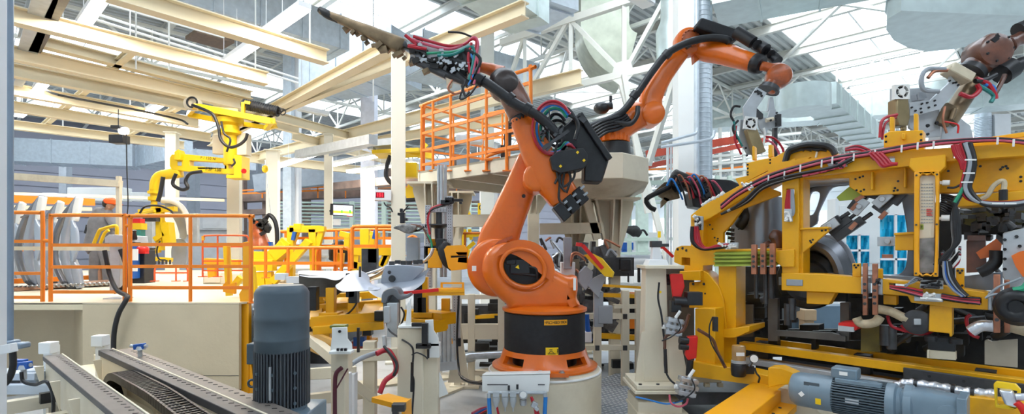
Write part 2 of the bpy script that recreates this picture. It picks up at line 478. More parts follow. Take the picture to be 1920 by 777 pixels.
# big truss between the front building column and the far column
b = B()
p0, p1 = Q(1290, 111, 6.0), Q(940, 194, 6.0)
b.bar(p0, p1, .14, .16)
def on(px): return p0+(p1-p0)*((px-1290)/(940-1290)) if False else None
d = (p1-p0)
def tp(px, top):                      # point of the truss chords above a pixel column
    u = (px-CX)/F; k = (u*p0.y-p0.x)/(d.x-u*d.y); q = p0+d*k
    return V((q.x, q.y, 7.72 if top else 6.0))
b.bar(tp(1290, 1), tp(940, 1), .16, .18)
for px in (1290, 1170, 1070, 984): b.bar(tp(px, 0), tp(px, 1), .1, .1)
for a, c in ((1170, 1070), (1170, 1260)): b.bar(tp(a, 0), tp(c, 1), .1, .1)
b.bar(tp(984, 0), tp(1066, 1), .1, .1); b.bar(tp(940, 0), tp(984, 1), .1, .1)
for px in (1166,): b.prism([tp(px-22, 0)+V((0,-.08,-.05)), tp(px, 0)+V((0,-.08,-.32)), tp(px+22, 0)+V((0,-.08,-.05)), tp(px+14, 0)+V((0,-.08,.3)), tp(px-14, 0)+V((0,-.08,.3))], V((0,.03,0)))
S('roof_truss', b, TRS, 'off-white lattice truss with gusset plates above the second robot', 'truss')
b = B(); b.bar(P(1170,140,12.2), P(1215,400,12.2), .12, .12); b.bar(P(1305,20,11), P(1215,310,12.2), .12, .12); b.bar(P(1165,160,12.5), P(1270,560,12.0), .12, .14)
S('brace_bars', b, TRS, 'off-white diagonal brace bars between the truss and the floor', 'brace')
# ---------------------------------------------------------------- columns
def col(px0, px1, ytop, Y, label, m=CRM, top=None, d=None, name='steel_column', flange=False):
    w = (px1-px0)/F*Y; x = ((px0+px1)/2-CX)/F*Y; z = top if top else CZ+(HZ-ytop)/F*Y
    b = B(); dd = d or w
    if flange:
        b.box((x, Y, z/2), (w*.3, dd, z)); b.box((x-w*.42, Y, z/2), (w*.16, dd, z)); b.box((x+w*.42, Y, z/2), (w*.16, dd, z))
    else: b.box((x, Y+dd/2, z/2), (w, dd, z))
    b.box((x, Y+dd/2, .02), (w*1.7, dd*1.7, .04))
    return S(name, b, m, label, 'column', bev=.006)
TALL = mat('tall_column_cream', (.84, .78, .64), .5, noise=.03, scale=2)
def col45(px, Y, w, z, label, m, cat='column', name='steel_column', top=None):
    x = (px-CX)/F*Y; z0 = 1.153 if (x < -3.1 and 7 < Y < 17.5) else 0.0
    b = B(); b.box((x, Y, (z+z0)/2), (w, w, z-z0), rz=math.radians(12)); b.box((x, Y, z0+.02), (w*1.8, w*1.8, .04), rz=math.radians(12))
    b.box((x, Y, z-.015), (w*1.3, w*1.3, .03), rz=math.radians(12))
    return S(name, b, m, label, cat, bev=.006)
col45(747, 8.6, .225, 5.0, 'tall cream square column in the middle with the red counter display', TALL)
col45(616, 14.6, .21, 4.98, 'slim cream square column beside the lit status screen', TALL)
col45(440, 12.2, .26, 3.6, 'cream square column below the yellow manipulator post', TALL)
col45(512, 16.5, .34, 4.9, 'pale cream column behind the end of the orange platform railing', TALL)
col45(323, 14.5, .26, 5.0, 'pale cream column behind the yellow manipulator arm', TALL)
col45(916, 17, .5, 5.2, 'white column carrying the yellow G sign', WHT)
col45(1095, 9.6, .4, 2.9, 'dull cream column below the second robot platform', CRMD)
col(676, 702, 160, 19, 'lilac-white roof column with a yellow foot section', mat('lilac_white', (.74, .75, .84), .5), top=9.9)
col(530, 546, 215, 21, 'blue-grey roof column left of the slim cream column', GALV, top=9.8)
col(546, 560, 215, 21.4, 'white roof column beside the blue-grey one', WHT, top=9.8)
col(1272, 1302, 0, 10.6, 'broad white building column behind the second robot', WHP, top=9.5, d=.4)
col(901, 926, 0, 15.5, 'off-white roof column behind the gripper hoses', TRS, top=9.5)
col(1196, 1216, 380, 20, 'green-white post standing in the bright hall', mat('pale_green', (.62, .74, .66), .5), top=4.6)
col(350, 366, 200, 33, 'grey wall column under the duct at the far left', GRY, top=8)
col(110, 124, 200, 31, 'grey wall column above the door frames', GRY, top=8)
b = B(); b.cyl(P(19, -10, 3.2), P(19, 640, 3.2), .017, n=14)
b.box(P(28, 648, 3.2), (.13, .08, .035)); b.box(P(14, 648, 3.19), (.08, .1, .06))
S('conduit_post', b, mat('conduit_grey_blue', (.26, .33, .42), .45, .3), 'blue-grey galvanised conduit pipe at the left edge', 'pipe', bev=.01)
b = B(); b.box((P(-9, 300, 3.0).x, 3.0, 2.2), (.08, .06, 4.4)); b.bar(P(-30, 664, 2.95), P(26, 652, 2.95), .05, .05)
S('edge_post', b, WHT, 'white post cut off by the left picture edge', 'post', bev=.004)
b = B(); b.tube([P(24, 660, 3.2), P(24, 690, 3.2), P(14, 715, 3.2), P(-4, 730, 3.2)], .018, 10)
S('corrugated_hose', b, RUB, 'black hose leaving the foot of the left conduit pipe', 'hose')
# pipes beside the broad white column
b = B()
x, y = P(1320, 300, 11.0).x, 11.1
b.lathe((x, y, 1.2), UP, [(.16, 0), (.16, 8.6)], 24)
for k in range(86): b.torus((x, y, 1.25+k*.1), UP, .162, .008, 24, 5)
S('spiral_duct', b, GALV, 'round spiral duct running up beside the broad white column', 'duct')
b = B(); b.cyl(P(1306, -60, 10.6), P(1306, 420, 10.6), .05); b.cyl(P(1332, 10, 11.5), P(1332, 560, 11.5), .04)
S('riser_pipe', b, GALV, 'thin galvanised riser pipes flanking the spiral duct', 'pipe')
b = B(); b.tube([P(1340, 245, 10.2), P(1336, 258, 10.2), P(1320, 264, 10.2), P(1240, 276, 10.2)], .03, 8, 4); b.tube([P(1308, 240, 10.2), P(1304, 250, 10.2), P(1285, 256, 10.2), P(1240, 268, 10.2)], .03, 8, 4)
S('grey_conduits', b, GALV, 'two grey conduits bending round the broad white column', 'pipe')
b = B(); b.cyl(P(1252, 270, 11), P(1252, 500, 11), .03); b.cyl(P(1266, 280, 11), P(1266, 500, 11), .03); b.cyl(P(1258, 270, 11), P(1258, 560, 11), .02)
S('drop_pipes', b, LGR, 'grey drop pipes left of the broad white column', 'pipe')
b = B(); b.bar(P(1212, 290, 16), P(1382, 262, 16), .15, .22); b.bar(P(1440, 262, 22), P(1215, 312, 22), .15, .2)
S('red_beam', b, REDB, 'red oxide beam crossing behind the broad white column', 'beam')

# ---------------------------------------------------------------- ducts
def duct(pts, w, h, label, m=GALV, step=1.1, name='air_duct', grp=None):
    """box duct through centre points, flanged joints"""
    b = B(); pts = [V(p) for p in pts]
    for a, c in zip(pts[:-1], pts[1:]):
        b.bar(a, c, w, h); L = (c-a).length; n = max(1, int(L/step)); d = (c-a).normalized()
        for i in range(n+1):
            p = a+d*min(L-.03, i*step+.02); b.bar(p-d*.02, p+d*.02, w+.07, h+.07)
    return S(name, b, m, label, 'duct', grp)
def dq(pxa, pxb, z, w, h, label, m=GALV, side=1, **k):   # duct with its lower near edge through two pixels
    a, c = Q(*pxa, z), Q(*pxb, z); d = (c-a).normalized(); n = V((-d.y, d.x, 0))*side
    o = n*w/2+V((0, 0, h/2)); return duct([a+o, c+o], w, h, label, m, **k)
dq((-60,298), (248,312), 6.2, 1.4, 1.15, 'long galvanised duct along the far left wall', side=1, step=1.6)
dq((255,313), (312,300), 6.2, 1.2, 1.1, 'galvanised duct step up beside the left wall duct', side=1)
dq((322,312), (480,320), 6.3, 1.2, 1.0, 'galvanised duct behind the yellow manipulator arm', side=1)
dq((300,-10), (655,95), 7.6, 1.3, .95, 'galvanised duct running under the roof above the brown gripper', side=1)
dq((735,140), (560,168), 7.2, 1.6, 1.5, 'broad galvanised duct ending at the tall cream column', m=GALV, side=-1)
dq((965,196), (752,148), 7.0, 1.3, 1.1, 'galvanised duct between the tall column and the gripper hoses', m=GALV, side=1)
dq((780,-46), (958,64), 6.0, .85, 1.6, 'big square galvanised duct cut off by the top edge', side=-1, m=GALG)
dq((1010,62), (1085,20), 6.6, .7, .9, 'grey duct wedge beside the big square duct', side=-1)
dq((1660,-5), (1350,52), 6.8, 1.3, .7, 'wide pale duct under the roof right of the broad white column', side=1, m=GALG)
dq((1930,205), (1330,250), 7.9, 1.2, 1.3, 'long galvanised duct running level behind the right grippers', m=GALG, side=1, step=2.0)
dq((1640,300), (1500,205), 5.8, .9, .6, 'galvanised branch duct leading down from the curved duct', m=GALG, side=1)
b = B()
def elbow(b, c, r0, r1, w, a0, a1, u, v, n=14):   # rectangular section swept round an arc in plane (u,v)
    ax = u.cross(v).normalized(); rs = []
    for i in range(n+1):
        a = math.radians(a0+(a1-a0)*i/n); d = u*math.cos(a)+v*math.sin(a)
        rs.append([c+d*r0-ax*w/2, c+d*r1-ax*w/2, c+d*r1+ax*w/2, c+d*r0+ax*w/2])
    b.rings(rs)
eA, eB = V((1, 1, 0)).normalized(), V((-1, 1, 0)).normalized()
elbow(b, P(1190, 60, 15.0), .3, 1.6, 1.3, 180, 255, V((1, 0, 0)), UP)
b.bar(P(1190-53, 60, 15.0)+V((-.15, 0, 0)), P(1190-53, -30, 15.0)+V((-.15, 0, 0)), 1.3, 1.3, V((0, 1, 0)))
S('elbow_duct', b, mat('galvanised_warm', (.50, .52, .42), .4, .5, noise=.12, scale=4), 'curved galvanised elbow duct hanging behind the truss', 'duct')
b = B(); b.lathe(P(1264, 118, 12.0), UP, [(.22, 0), (.38, .04), (.40, .7), (.3, .95), (.28, 3)], 28)
S('round_duct_outlet', b, GALG, 'round duct outlet behind the raised orange elbow', 'duct')
b = B(); c6 = Q(1735, 96, 5.4)
W = [Q(x, y, 5.4) for x, y in ((1930, 62), (1925, 30), (1690, 20), (1664, 36), (1662, 56), (1676, 76), (1705, 91), (1740, 97), (1790, 92))]
b.prism(W, V((0, 0, .75)))
b.prism([p+V((0, 0, .28)) + (p-sum(W, V())/len(W)).normalized()*.03 for p in W], V((0, 0, .05)))
S('rounded_duct', b, GALG, 'big round-ended galvanised duct at the upper right', 'duct')
b = B(); b.lathe(P(1506, 210, 13.5), UP, [(.62, 0), (.62, .60)], 36); b.bar(P(1495, 190, 13.9), P(1440, 190, 14.8), 1.0, .6)
S('curved_duct', b, GALG, 'curved galvanised duct drum right of the raised robot wrist', 'duct')
yd = Q(1846, 228, 7.9).y+.5
b = B(); b.cyl(P(1843, 272, yd), P(1843, 214, yd), .32, n=24); [b.torus(P(1843, 270-k*3, yd), UP, .33, .02, 24, 5) for k in range(17)]; S('spiral_duct', b, GALV, 'short spiral duct dropping from the level duct behind the upper right gripper', 'duct')
b = B(); b.box(P(1870, 246, yd), (.75, .6, 1.5)); b.box(P(1870, 270, yd), (.85, .7, .06)); S('square_duct_drop', b, WHT, 'white square duct drop beside the short spiral duct', 'duct')
# ---------------------------------------------------------------- lamps
LN = [0]
def lamp(pa, pb, z, label, w=.19, on=True):
    a, c = Q(*pa, z), Q(*pb, z); t = T('ceiling_lamp', label, 'lamp', (a+c)/2, 'long ceiling lamps')
    u = V((0, 0, .07))
    b = B(); b.bar(a+u, c+u, w, .08); b.cyl((a+c)/2+u, (a+c)/2+V((0, 0, .9)), .006, n=6); b.cyl(a+(c-a)*.1+u, a+(c-a)*.1+V((0, 0, 1.6)), .006, n=6)
    Pt('lamp_housing', b, WHT, t)
    b = B(); b.bar(a+V((0, 0, .015)), c+V((0, 0, .015)), w*.86, .03); Pt('diffuser', b, LAMP if on else WHP, t)
    if on:
        li = bpy.data.lights.new('lamp_light', 'AREA'); li.shape = 'RECTANGLE'; li.size = (c-a).length; li.size_y = w; li.energy = 130; li.color = (1, .93, .82)
        lo = bpy.data.objects.new('lamp_light', li); COL.objects.link(lo); d = (c-a).normalized(); n = d.cross(UP)
        lo.parent = t; lo.matrix_local = Matrix.Translation(V((0, 0, -.02))) @ Matrix((d, -n, UP)).transposed().to_4x4()
lamp((153,56), (196,-6), 5.3, 'bright long lamp at the upper left, nearest of the lit lamps')
lamp((492,74), (572,18), 5.3, 'bright long lamp left of the brown overhead gripper')
lamp((414,130), (478,86), 5.3, 'bright long lamp above the middle of the crane beams')
lamp((62,183), (84,157), 5.15, 'small bright lamp right of the left conduit pipe')
lamp((268,219), (302,197), 5.15, 'bright lamp left of the yellow manipulator carriage')
lamp((35,220), (50,208), 5.15, 'faint small lamp beside the left conduit pipe', w=.2)
lamp((330,398), (420,392), 5.0, 'far lamp', w=.2) if False else None
lamp((560,207), (614,218), 5.4, 'unlit long lamp hung on rods right of the yellow manipulator', w=.22, on=False)
lamp((1175,-12), (1216,14), 6.6, 'lamp hung beside the truss at the top edge', w=.3, on=False)
lamp((620,312), (735,288), 4.6, 'lit lamp over the passage behind the slim cream column', w=.3)
lamp((655,325), (780,306), 4.6, 'lit lamp over the passage left of the tall cream column', w=.3)
lamp((500,322), (590,292), 4.6, 'lit lamp over the aisle right of the blue-grey column', w=.2)
for i, (x, y) in enumerate(((100,5),(190,5),(318,60),(352,165),(240,160),(256,110),(262,510/3))):
    pass

b = B()                                           # hanger rods and conduits under the roof
for x, y in ((107, 60), (255, 130), (317, 132), (479, 140), (24, 60), (118, 250), (244, 240), (316, 260), (581, 97), (700, 190)): q = Q(x, y, 5.25); b.cyl(q, V((q.x, q.y, 9.7)), .016, n=6)
for a, c, z in (((180,26),(560,148),8.2),((170,34),(560,156),8.0),((205,8),(420,70),8.6)): b.cyl(Q(*a, z), Q(*c, z), .04, n=8)
ST('ceiling_hangers', b, WHP, CE)
b = B(); b.bar(Q(358,64,9.2), Q(428,84,9.2), 1.0, .12)
S('ceiling_grille', b, DRKB, 'bronze ventilation grille under the roof above the bright lamps', 'grille')
b = B(); b.tube([Q(83,168,4.95), P(110,178,9.5), P(180,192,10.3), P(260,207,11), P(335,224,11.6), P(352,233,11.6)], .022, 6)
S('festoon_cable', b, RUB, 'black cable sagging under the crane beam left of the yellow manipulator', 'cable')
# ================================================================ ROBOTS
def rc(x0, y0, x1, y1): return [(x0, y0), (x1, y0), (x1, y1), (x0, y1)]
def px(n, Y): return n/F*Y
def skirt(b, c, z0, z1, r0, r1, th, wins, n=72):
    """flared ring with rectangular windows; wins: (a0,a1,h0,h1) in degrees and height fractions"""
    def at(a, h, inn):
        r = r0+(r1-r0)*(h**.6)-inn; return V((c[0]+r*math.sin(a), c[1]-r*math.cos(a), z0+(z1-z0)*h))
    cuts = sorted(set([0, .12, .25, .5, .75, .88, 1.0]+[h for w in wins for h in w[2:]])); m = len(cuts)-1
    def full(i, k):
        am = ((i % n)+.5)*360/n; am = am-360 if am > 180 else am; hm = (cuts[k]+cuts[k+1])/2
        return not any(w[0] <= am <= w[1] and w[2] <= hm <= w[3] for w in wins)
    for i in range(n):
        a0, a1 = math.radians(i*360/n), math.radians((i+1)*360/n)
        for k in range(m):
            if not full(i, k): continue
            h0, h1 = cuts[k], cuts[k+1]
            o = [at(a0, h0, 0), at(a1, h0, 0), at(a1, h1, 0), at(a0, h1, 0)]; q = [at(a0, h0, th), at(a1, h0, th), at(a1, h1, th), at(a0, h1, th)]
            b.f(b.vs(o)); b.f(b.vs(q[::-1]))
            if k == 0 or not full(i, k-1): b.f(b.vs([o[0], q[0], q[1], o[1]]))
            if k == m-1 or not full(i, k+1): b.f(b.vs([o[3], q[3], q[2], o[2]]))
            if not full(i-1, k): b.f(b.vs([o[0], q[0], q[3], o[3]]))
            if not full(i+1, k): b.f(b.vs([o[1], q[1], q[2], o[2]]))
# ---- robot A, in front
RX, RY = .335, 5.5
t = T('robot_pedestal', 'round cream concrete-like pedestal under the big orange robot', 'pedestal', (RX, RY, 0))
b = B(); b.lathe((RX, RY, 0), UP, [(.58, 0), (.58, .55), (.565, .56), (.565, .585), (.545, .60), (.53, .62)], 56); Pt('drum', b, CRM, t)
b = B(); b.torus((RX, RY, .58), UP, .57, .012, 56, 6); Pt('rim', b, WHP, t)
rob = T('industrial_robot', 'big orange robot arm standing on the round cream pedestal', 'robot', (RX, RY, .62))
b = B(); skirt(b, (RX, RY), .625, .80, .52, .42, .05, [(-65, -30, .28, .72), (25, 60, .28, .72), (80, 110, .28, .7), (-120, -85, .28, .7)])
b.lathe((RX, RY, .62), UP, [(.54, 0), (.54, .02), (.515, .03)], 56)
f0 = V((RX+.02, RY-.545, .64))
b.box(f0+V((0, .03, 0)), (.34, .1, .035)); BF = Pt('base_flange', b, ORG, rob)
b = B(); b.lathe((RX, RY, .62), UP, [(.33, .01), (.33, .16)], 40); Pt('base_core', b, BLK, rob)
b = B()
for dx in (-.1, .1): b.lathe(f0+V((dx+.01, .02, .017)), UP, [(.03, 0), (.03, .006), (.02, .008), (.02, .02), (.0, .022)], 10)
PtS('bolt', b, STL, BF)
b = B(); b.lathe((RX, RY, .78), UP, [(.412, 0), (.415, .01), (.415, .39), (.40, .40)], 64); Pt('base_cover', b, BLKM, rob)
b = B(); b.lathe((RX, RY, 1.18), UP, [(.42, 0), (.435, .01), (.435, .035), (.40, .05), (.33, .07)], 64); Pt('turntable', b, ORG, rob)
fw = FR(5.24)
outl = smooth2([(903,500),(907,480),(918,466),(936,457),(957,455),(977,461),(996,472),(1012,484),(1029,499),(1048,511),(1066,519),(1083,519),(1086,538),(1084,560),(1086,578),(1020,590),(962,586),(948,572),(930,556),(914,537),(905,519)], 4)
op = smooth2(ell(982, 503, 38, 31, 12, 22), 3)[::-1]
b = B(); W = [fw(x, y) for x, y in outl]; b.pillow(W, V((0, .42, 0)), .11, [[fw(x, y) for x, y in op]], 6); Pt('carousel_housing', b, ORG, rob)
b = B(); c = fw(982, 503, -.012); R3 = 1
ringp = [fw(x, y, -.02) for x, y in smooth2(ell(981, 503, 42, 35, 12, 22), 3)]; b.tube(ringp+[ringp[0], ringp[1]], .022, 8, 1); Pt('housing_rim', b, ORG, rob)
b = B(); b.prism([fw(x, y, .105) for x, y in ell(982, 503, 40, 33, 24, 22)], V((0, .02, 0))); b.cyl(fw(1014, 516, .05), fw(1014, 530, .05), .01); Pt('housing_recess', b, BLK, rob)
b = B(); b.box(fw(975, 500, .07), (.2, .1, .15)); b.box(fw(958, 492, .04), (.1, .06, .05)); b.cyl(fw(960, 512, .04), fw(1005, 517, .04), .014); b.tube([fw(990, 500, .02), fw(1005, 505, -.0), fw(1008, 525, .03)], .012)
JM = Pt('joint_motor', b, BLK, rob, 'black servo motor inside the round opening', bev=.015)
b = B(); b.prism([fw(x, y, .008) for x, y in ((966, 502), (972, 497), (974, 505))], V((0, .004, 0))); Pt('warning_sticker', b, YELB, JM)
b = B()                                                       # foot disc of the link arm
for Y0, r0 in ((5.42, 0),): b.pillow([FR(5.44)(x, y) for x, y in ell(930, 502, 55, 56, 40)], V((0, .36, 0)), .06, (), 5)
b.limb([(P(932,500,5.62), .25, .15), (P(934,455,5.62), .215, .14), (P(955,402,5.6), .18, .13), (P(978,348,5.58), .165, .12), (P(996,308,5.56), .165, .12), (P(1006,285,5.55), .12, .10)], 28, 3.2)
Pt('link_arm', b, ORG, rob)
b = B(); b.prism([P(x, y, 5.435) for x, y in ((922, 520), (918, 470), (935, 452), (960, 442), (962, 447), (940, 458), (925, 474), (928, 518))], V((0, .02, 0)))
for k in range(13):
    a = math.radians(95+k*17); x, y = 952+44*math.cos(a), 500-47*math.sin(a)
    b.lathe(P(x, y, 5.44), V((0, -1, 0)), [(.014, 0), (.014, .016), (.0, .018)], 8)
Pt('flange_bolts', b, ORGB, rob)
b = B(); b.prism([P(x, y, 5.40) for x, y in rc(885, 499, 893, 509)], V((0, .01, 0))); Pt('sticker', b, WHP, rob)
b = B(); b.lathe(P(982, 368, 5.44), V((0, -1, 0)), [(.02, 0), (.02, .006), (0, .007)], 12); Pt('plug', b, BLK, rob)
FY = 5.25
b = B(); b.limb([(P(979,222,FY), .125, .125), (P(990,250,FY), .13, .13), (P(1012,298,FY), .155, .15), (P(1034,338,FY), .17, .16), (P(1056,370,FY+.02), .155, .15)], 28, 3.4)
b.pillow([FR(5.12)(x, y) for x, y in ell(1005, 332, 24, 27, 30)], V((0, .4, 0)), .04, (), 4); Pt('forearm', b, ORG, rob)
b = B(); d = (P(979,222,FY)-P(990,250,FY)).normalized(); b.lathe(P(980,224,FY), d, [(.135, 0), (.135, .03), (.12, .04)], 32)
for k in range(24):
    a = k*math.pi/12; q, w_ = perp(d); b.box(P(980,224,FY)+(q*math.cos(a)+w_*math.sin(a))*.135-d*.008, (.018, .018, .018))
Pt('forearm_ring', b, BLK, rob)
b = B(); b.limb([(P(979,220,FY), .13, .12), (P(968,192,FY), .138, .12), (P(956,168,FY), .135, .11), (P(946,152,FY), .13, .11)], 26, 2.2)
Pt('wrist_tube', b, RUST, rob, 'worn brown wrist tube')
b = B(); b.lathe(P(944,152,FY-.13), V((0, 1, 0)), [(.08, -.01), (.135, .02), (.148, .05), (.148, .22), (.12, .25)], 32); Pt('wrist_joint', b, mat('burnt_joint', (.035, .022, .02), .35, noise=.4, scale=5, coat=.3), rob, 'dark worn wrist joint')
b = B(); b.limb([(P(938,140,FY), .09, .09), (P(925,132,FY), .062, .065), (P(908,127,FY), .052, .055), (P(898,125,FY), .05, .05)], 22, 2.1); Pt('wrist_hand', b, ORGB, rob)
b = B(); b.lathe(P(900,125,FY), (P(880,122,FY)-P(900,125,FY)), [(.065, 0), (.065, .04), (.05, .05)], 24); Pt('tool_flange', b, STL, rob)
b = B(); b.tube([P(884,150,FY-.2), P(905,152,FY-.22), P(935,172,FY-.24), P(968,196,FY-.24), P(1003,214,FY-.22), P(1030,236,FY-.2), P(1052,262,FY-.18)], .048, 14)
EH = Pt('energy_hose', b, RUB, rob, 'thick black hose lying along the forearm')
b = B()
for x0, y0, x1, y1 in ((893,146,905,153), (952,182,960,189), (984,202,994,208)): b.cyl(P(x0,y0,FY-.23), P(x1,y1,FY-.235), .06, n=18)
PtS('hose_clamp', b, BLK, EH)
# black drive boxes on the back of the forearm
def obx(b, pts, Y, th): b.prism([P(x, y, Y) for x, y in pts], V((0, th, 0)))
for k in range(3):
    s = k/3; e = (k+1)/3-.03
    A0, A1 = (1036, 390), (1089, 347); C0, C1 = (1058, 417), (1107, 372)
    L = lambda p, q, u: (p[0]+(q[0]-p[0])*u, p[1]+(q[1]-p[1])*u)
    b = B(); obx(b, [L(A0, A1, s), L(A0, A1, e), L(C0, C1, e), L(C0, C1, s)], 5.12, .2); WM = Pt('wrist_motor', b, BLK, rob, bev=.012)
b = B()
for x, y in ((1060,380),(1068,392),(1077,366),(1085,378),(1092,352),(1098,364)): b.box(P(x, y, 5.105), (.022, .03, .045), rot=Matrix.Rotation(math.radians(50), 3, 'Y'))
PtS('motor_plug', b, GRY, WM)
b = B(); obx(b, ((1031,295),(1046,284),(1076,279),(1094,278),(1102,290),(1101,309),(1092,316),(1052,325),(1036,318)), 5.0, .24); EM = Pt('elbow_motor', b, BLK, rob, 'black servo motor with yellow stickers', bev=.02)
b = B(); [b.box(P(x, y, 4.99), (.022, .01, .022), rot=Matrix.Rotation(.8, 3, 'Y')) for x, y in ((1051,312),(1095,301),(1083,286))]; PtS('warning_sticker', b, YELB, EM)
b = B(); obx(b, ((1054,238),(1083,214),(1142,301),(1129,342),(1095,340),(1096,292),(1076,276),(1052,276)), 5.22, .22); Pt('valve_cabinet', b, BLK, rob, 'black valve cabinet', bev=.015)
b = B(); b.bar(P(1086,214,5.20), P(1143,300,5.20), .06, .07, V((0, 1, 0))); b.box(P(1080,224,5.2), (.1, .1, .03), rot=Matrix.Rotation(math.radians(-30), 3, 'Y')); Pt('cable_gland_strip', b, BLK, rob, bev=.01)
b = B(); b.box(P(1090,222,5.16), (.1, .02, .05), rot=Matrix.Rotation(math.radians(40), 3, 'Y')); b.box(P(1042,262,5.02), (.3, .012, .03), rot=Matrix.Rotation(math.radians(-35), 3, 'Y')); b.box(P(1030,236,5.03), (.012, .012, .3)); PtS('hose_bracket', b, STD, rob)
hc = [(REDH, 0, 'red'), (PNK, 3, 'pink'), (BLUH, 7, 'blue'), (GRN, 11, 'green'), (BLUH, 15, 'blue'), (RUB, 19, 'black'), (TEA, 23, 'teal'), (RUB, 27, 'black')]
for m, o, lb in hc:
    b = B(); r1, r2 = 38-o*.8+R.uniform(-4, 4), 50-o*.95+R.uniform(-5, 5); yy = FY-.32+o*.006
    b.tube([P(1036+r1*math.cos(math.radians(a))+o*.35, 240-r2*math.sin(math.radians(a))*(1 if a < 200 else 1.0)+o*.2, yy+.0006*a) for a in range(35, 330, 22)]+[P(1078-o*.3, 280-o*.5, yy+.25)], .0125 if m is not RUB else .016, 8, 4)
    Pt('supply_hose', b, m, rob, lb+' looped supply hose')
b = B()
for k in range(14): b.box(P(R.uniform(1015, 1058), R.uniform(222, 280), 5.03), (R.uniform(.02, .08), .03, R.uniform(.015, .04)), rot=Matrix.Rotation(R.uniform(-1.2, .2), 3, 'Y'))
PtS('hose_fitting', b, STD, rob)
for i, (pts, m) in enumerate((([(1060,212),(1078,222),(1084,240),(1078,262)], RUB), ([(1050,200),(1066,206),(1080,224)], RUB), ([(1046,262),(1040,300),(1050,345),(1060,360)], RUB), ([(1058,322),(1056,350),(1075,335),(1078,316)], RUB), ([(1048,330),(1062,318),(1070,335),(1062,362)], RUB), ([(1040,345),(1050,330),(1048,372),(1058,384)], RUB))):
    b = B(); b.tube([P(x, y, 5.05) for x, y in pts], .012 if i > 1 else .02, 8, 5); Pt('motor_cable', b, m, rob)
b = B()                                                       # label plates on the base cover, bent round it
def onbase(a0, a1, z0, z1, off=.003, n=8):
    q = B(); rs = []
    for i in range(n+1):
        a = math.radians(a0+(a1-a0)*i/n); r = .415+off
        rs.append([V((RX+r*math.sin(a), RY-r*math.cos(a), z)) for z in (z0, z1)]+[V((RX+(r-.004)*math.sin(a), RY-(r-.004)*math.cos(a), z)) for z in (z1, z0)])
    q.rings(rs); return q
NLB = Pt('name_label', onbase(-4, 28, 1.085, 1.135), YELO, rob, 'yellow label strip with black letters')
WLB = Pt('warning_label', onbase(-2, 15, .80, .872), YELB, rob, 'yellow warning label')
BKT = mat('print_black', (.03, .025, .01), .6)
for i, ch in enumerate('=PLC1+BE01TR04'):
    a = math.radians(-2.2+i*2.15); r = .4195
    text('letter', ch, .04, (RX+r*math.sin(a), RY-r*math.cos(a), 1.110), (math.cos(a), math.sin(a), 0), BKT, NLB)
b = B(); 
for x0, y0, x1, y1 in ((.33+.0, .812, .405, .818), (.345, .80+.05, .375, .855)): b.box(((x0+x1)/2+.01, RY-.424, (y0+y1)/2), (x1-x0, .003, .006))
b.sph((.435, RY-.42, .855), .006); b.cyl((.435, RY-.42, .848), (.435, RY-.42, .83), .005); b.cyl((.435, RY-.42, .832), (.430, RY-.42, .815), .003)
b.tube([V((.35, RY-.424, .82)), V((.37, RY-.424, .84)), V((.39, RY-.424, .83)), V((.40, RY-.423, .82))], .003, 6); Pt('label_pictogram', b, BKT, WLB)
b = B(); obx(b, rc(1075, 522, 1080, 545), 5.235, .004); Pt('sticker', b, WHP, rob)
# ---- gripper carried by robot A
g = T('robot_gripper', 'long brown welding gripper with red hoses held high by the big orange robot', 'gripper', P(885, 130, 5.2))
GY = 5.1
def gp(x, y, o=0): return P(x, y, GY+o)
b = B(); b.limb([(gp(601,21), .028, .03), (gp(650,42), .04, .045), (gp(700,64), .06, .06), (gp(750,86), .075, .07), (gp(757,90), .07, .06)], 14, 4, rnd=True); Pt('boom', b, TOOLB, g, 'tapering brown boom')
b = B(); b.limb([(gp(599,18), .03, .03), (gp(614,27), .042, .04), (gp(634,38), .03, .03)], 12, 2.5); Pt('boom_tip', b, GUN, g)
b = B()
for k in range(16):
    u = k/15; x, y = 650+u*150, 58+u*72; s = R.uniform(.03, .06); b.box(gp(x+R.uniform(-3, 3), y+R.uniform(-5, 4), R.uniform(-.05, .05)), (s*1.3, s, s*.8), rot=Matrix.Rotation(math.radians(-25+R.uniform(-20, 20)), 3, 'Y'))
PtS('clamp_block', b, TOOLB, g)
b = B(); obx(b, ((762,62),(790,68),(880,100),(886,112),(850,118),(812,124),(770,100),(752,88)), GY-.02, .05, ); obx(b, ((770,96),(830,120),(872,140),(866,158),(838,150),(800,132),(768,114)), GY+.08, .04); Pt('side_plate', b, STL, g)
b = B()
for (x0, y0, x1, y1, r) in ((770,112,835,142,.03), (800,122,872,156,.028), (842,108,870,120,.05), (868,100,884,134,.05), (856,140,880,160,.035), (758,82,800,100,.035)): b.cyl(gp(x0, y0, -.04), gp(x1, y1, -.04), r, n=14)
PtS('air_cylinder', b, STD, g)
b = B()
for k in range(46):
    u = R.random(); x = 770+u*118; y = 84+u*46+R.uniform(-16, 30); s = R.uniform(.02, .055); b.box(gp(x, y, R.uniform(-.1, .12)), (s*1.6, s, s), rot=Matrix.Rotation(math.radians(R.uniform(-60, 20)), 3, 'Y'))
PtS('valve_block', b, GUN, g)
b = B()
for k in range(26):
    u = R.random(); x = 765+u*122; y = 76+u*50+R.uniform(-8, 26); s = R.uniform(.010, .028); b.box(gp(x, y, -.13), (s*1.6, s*.5, s), rot=Matrix.Rotation(math.radians(R.uniform(-50, 10)), 3, 'Y'))
PtS('sensor_head', b, STL, g)
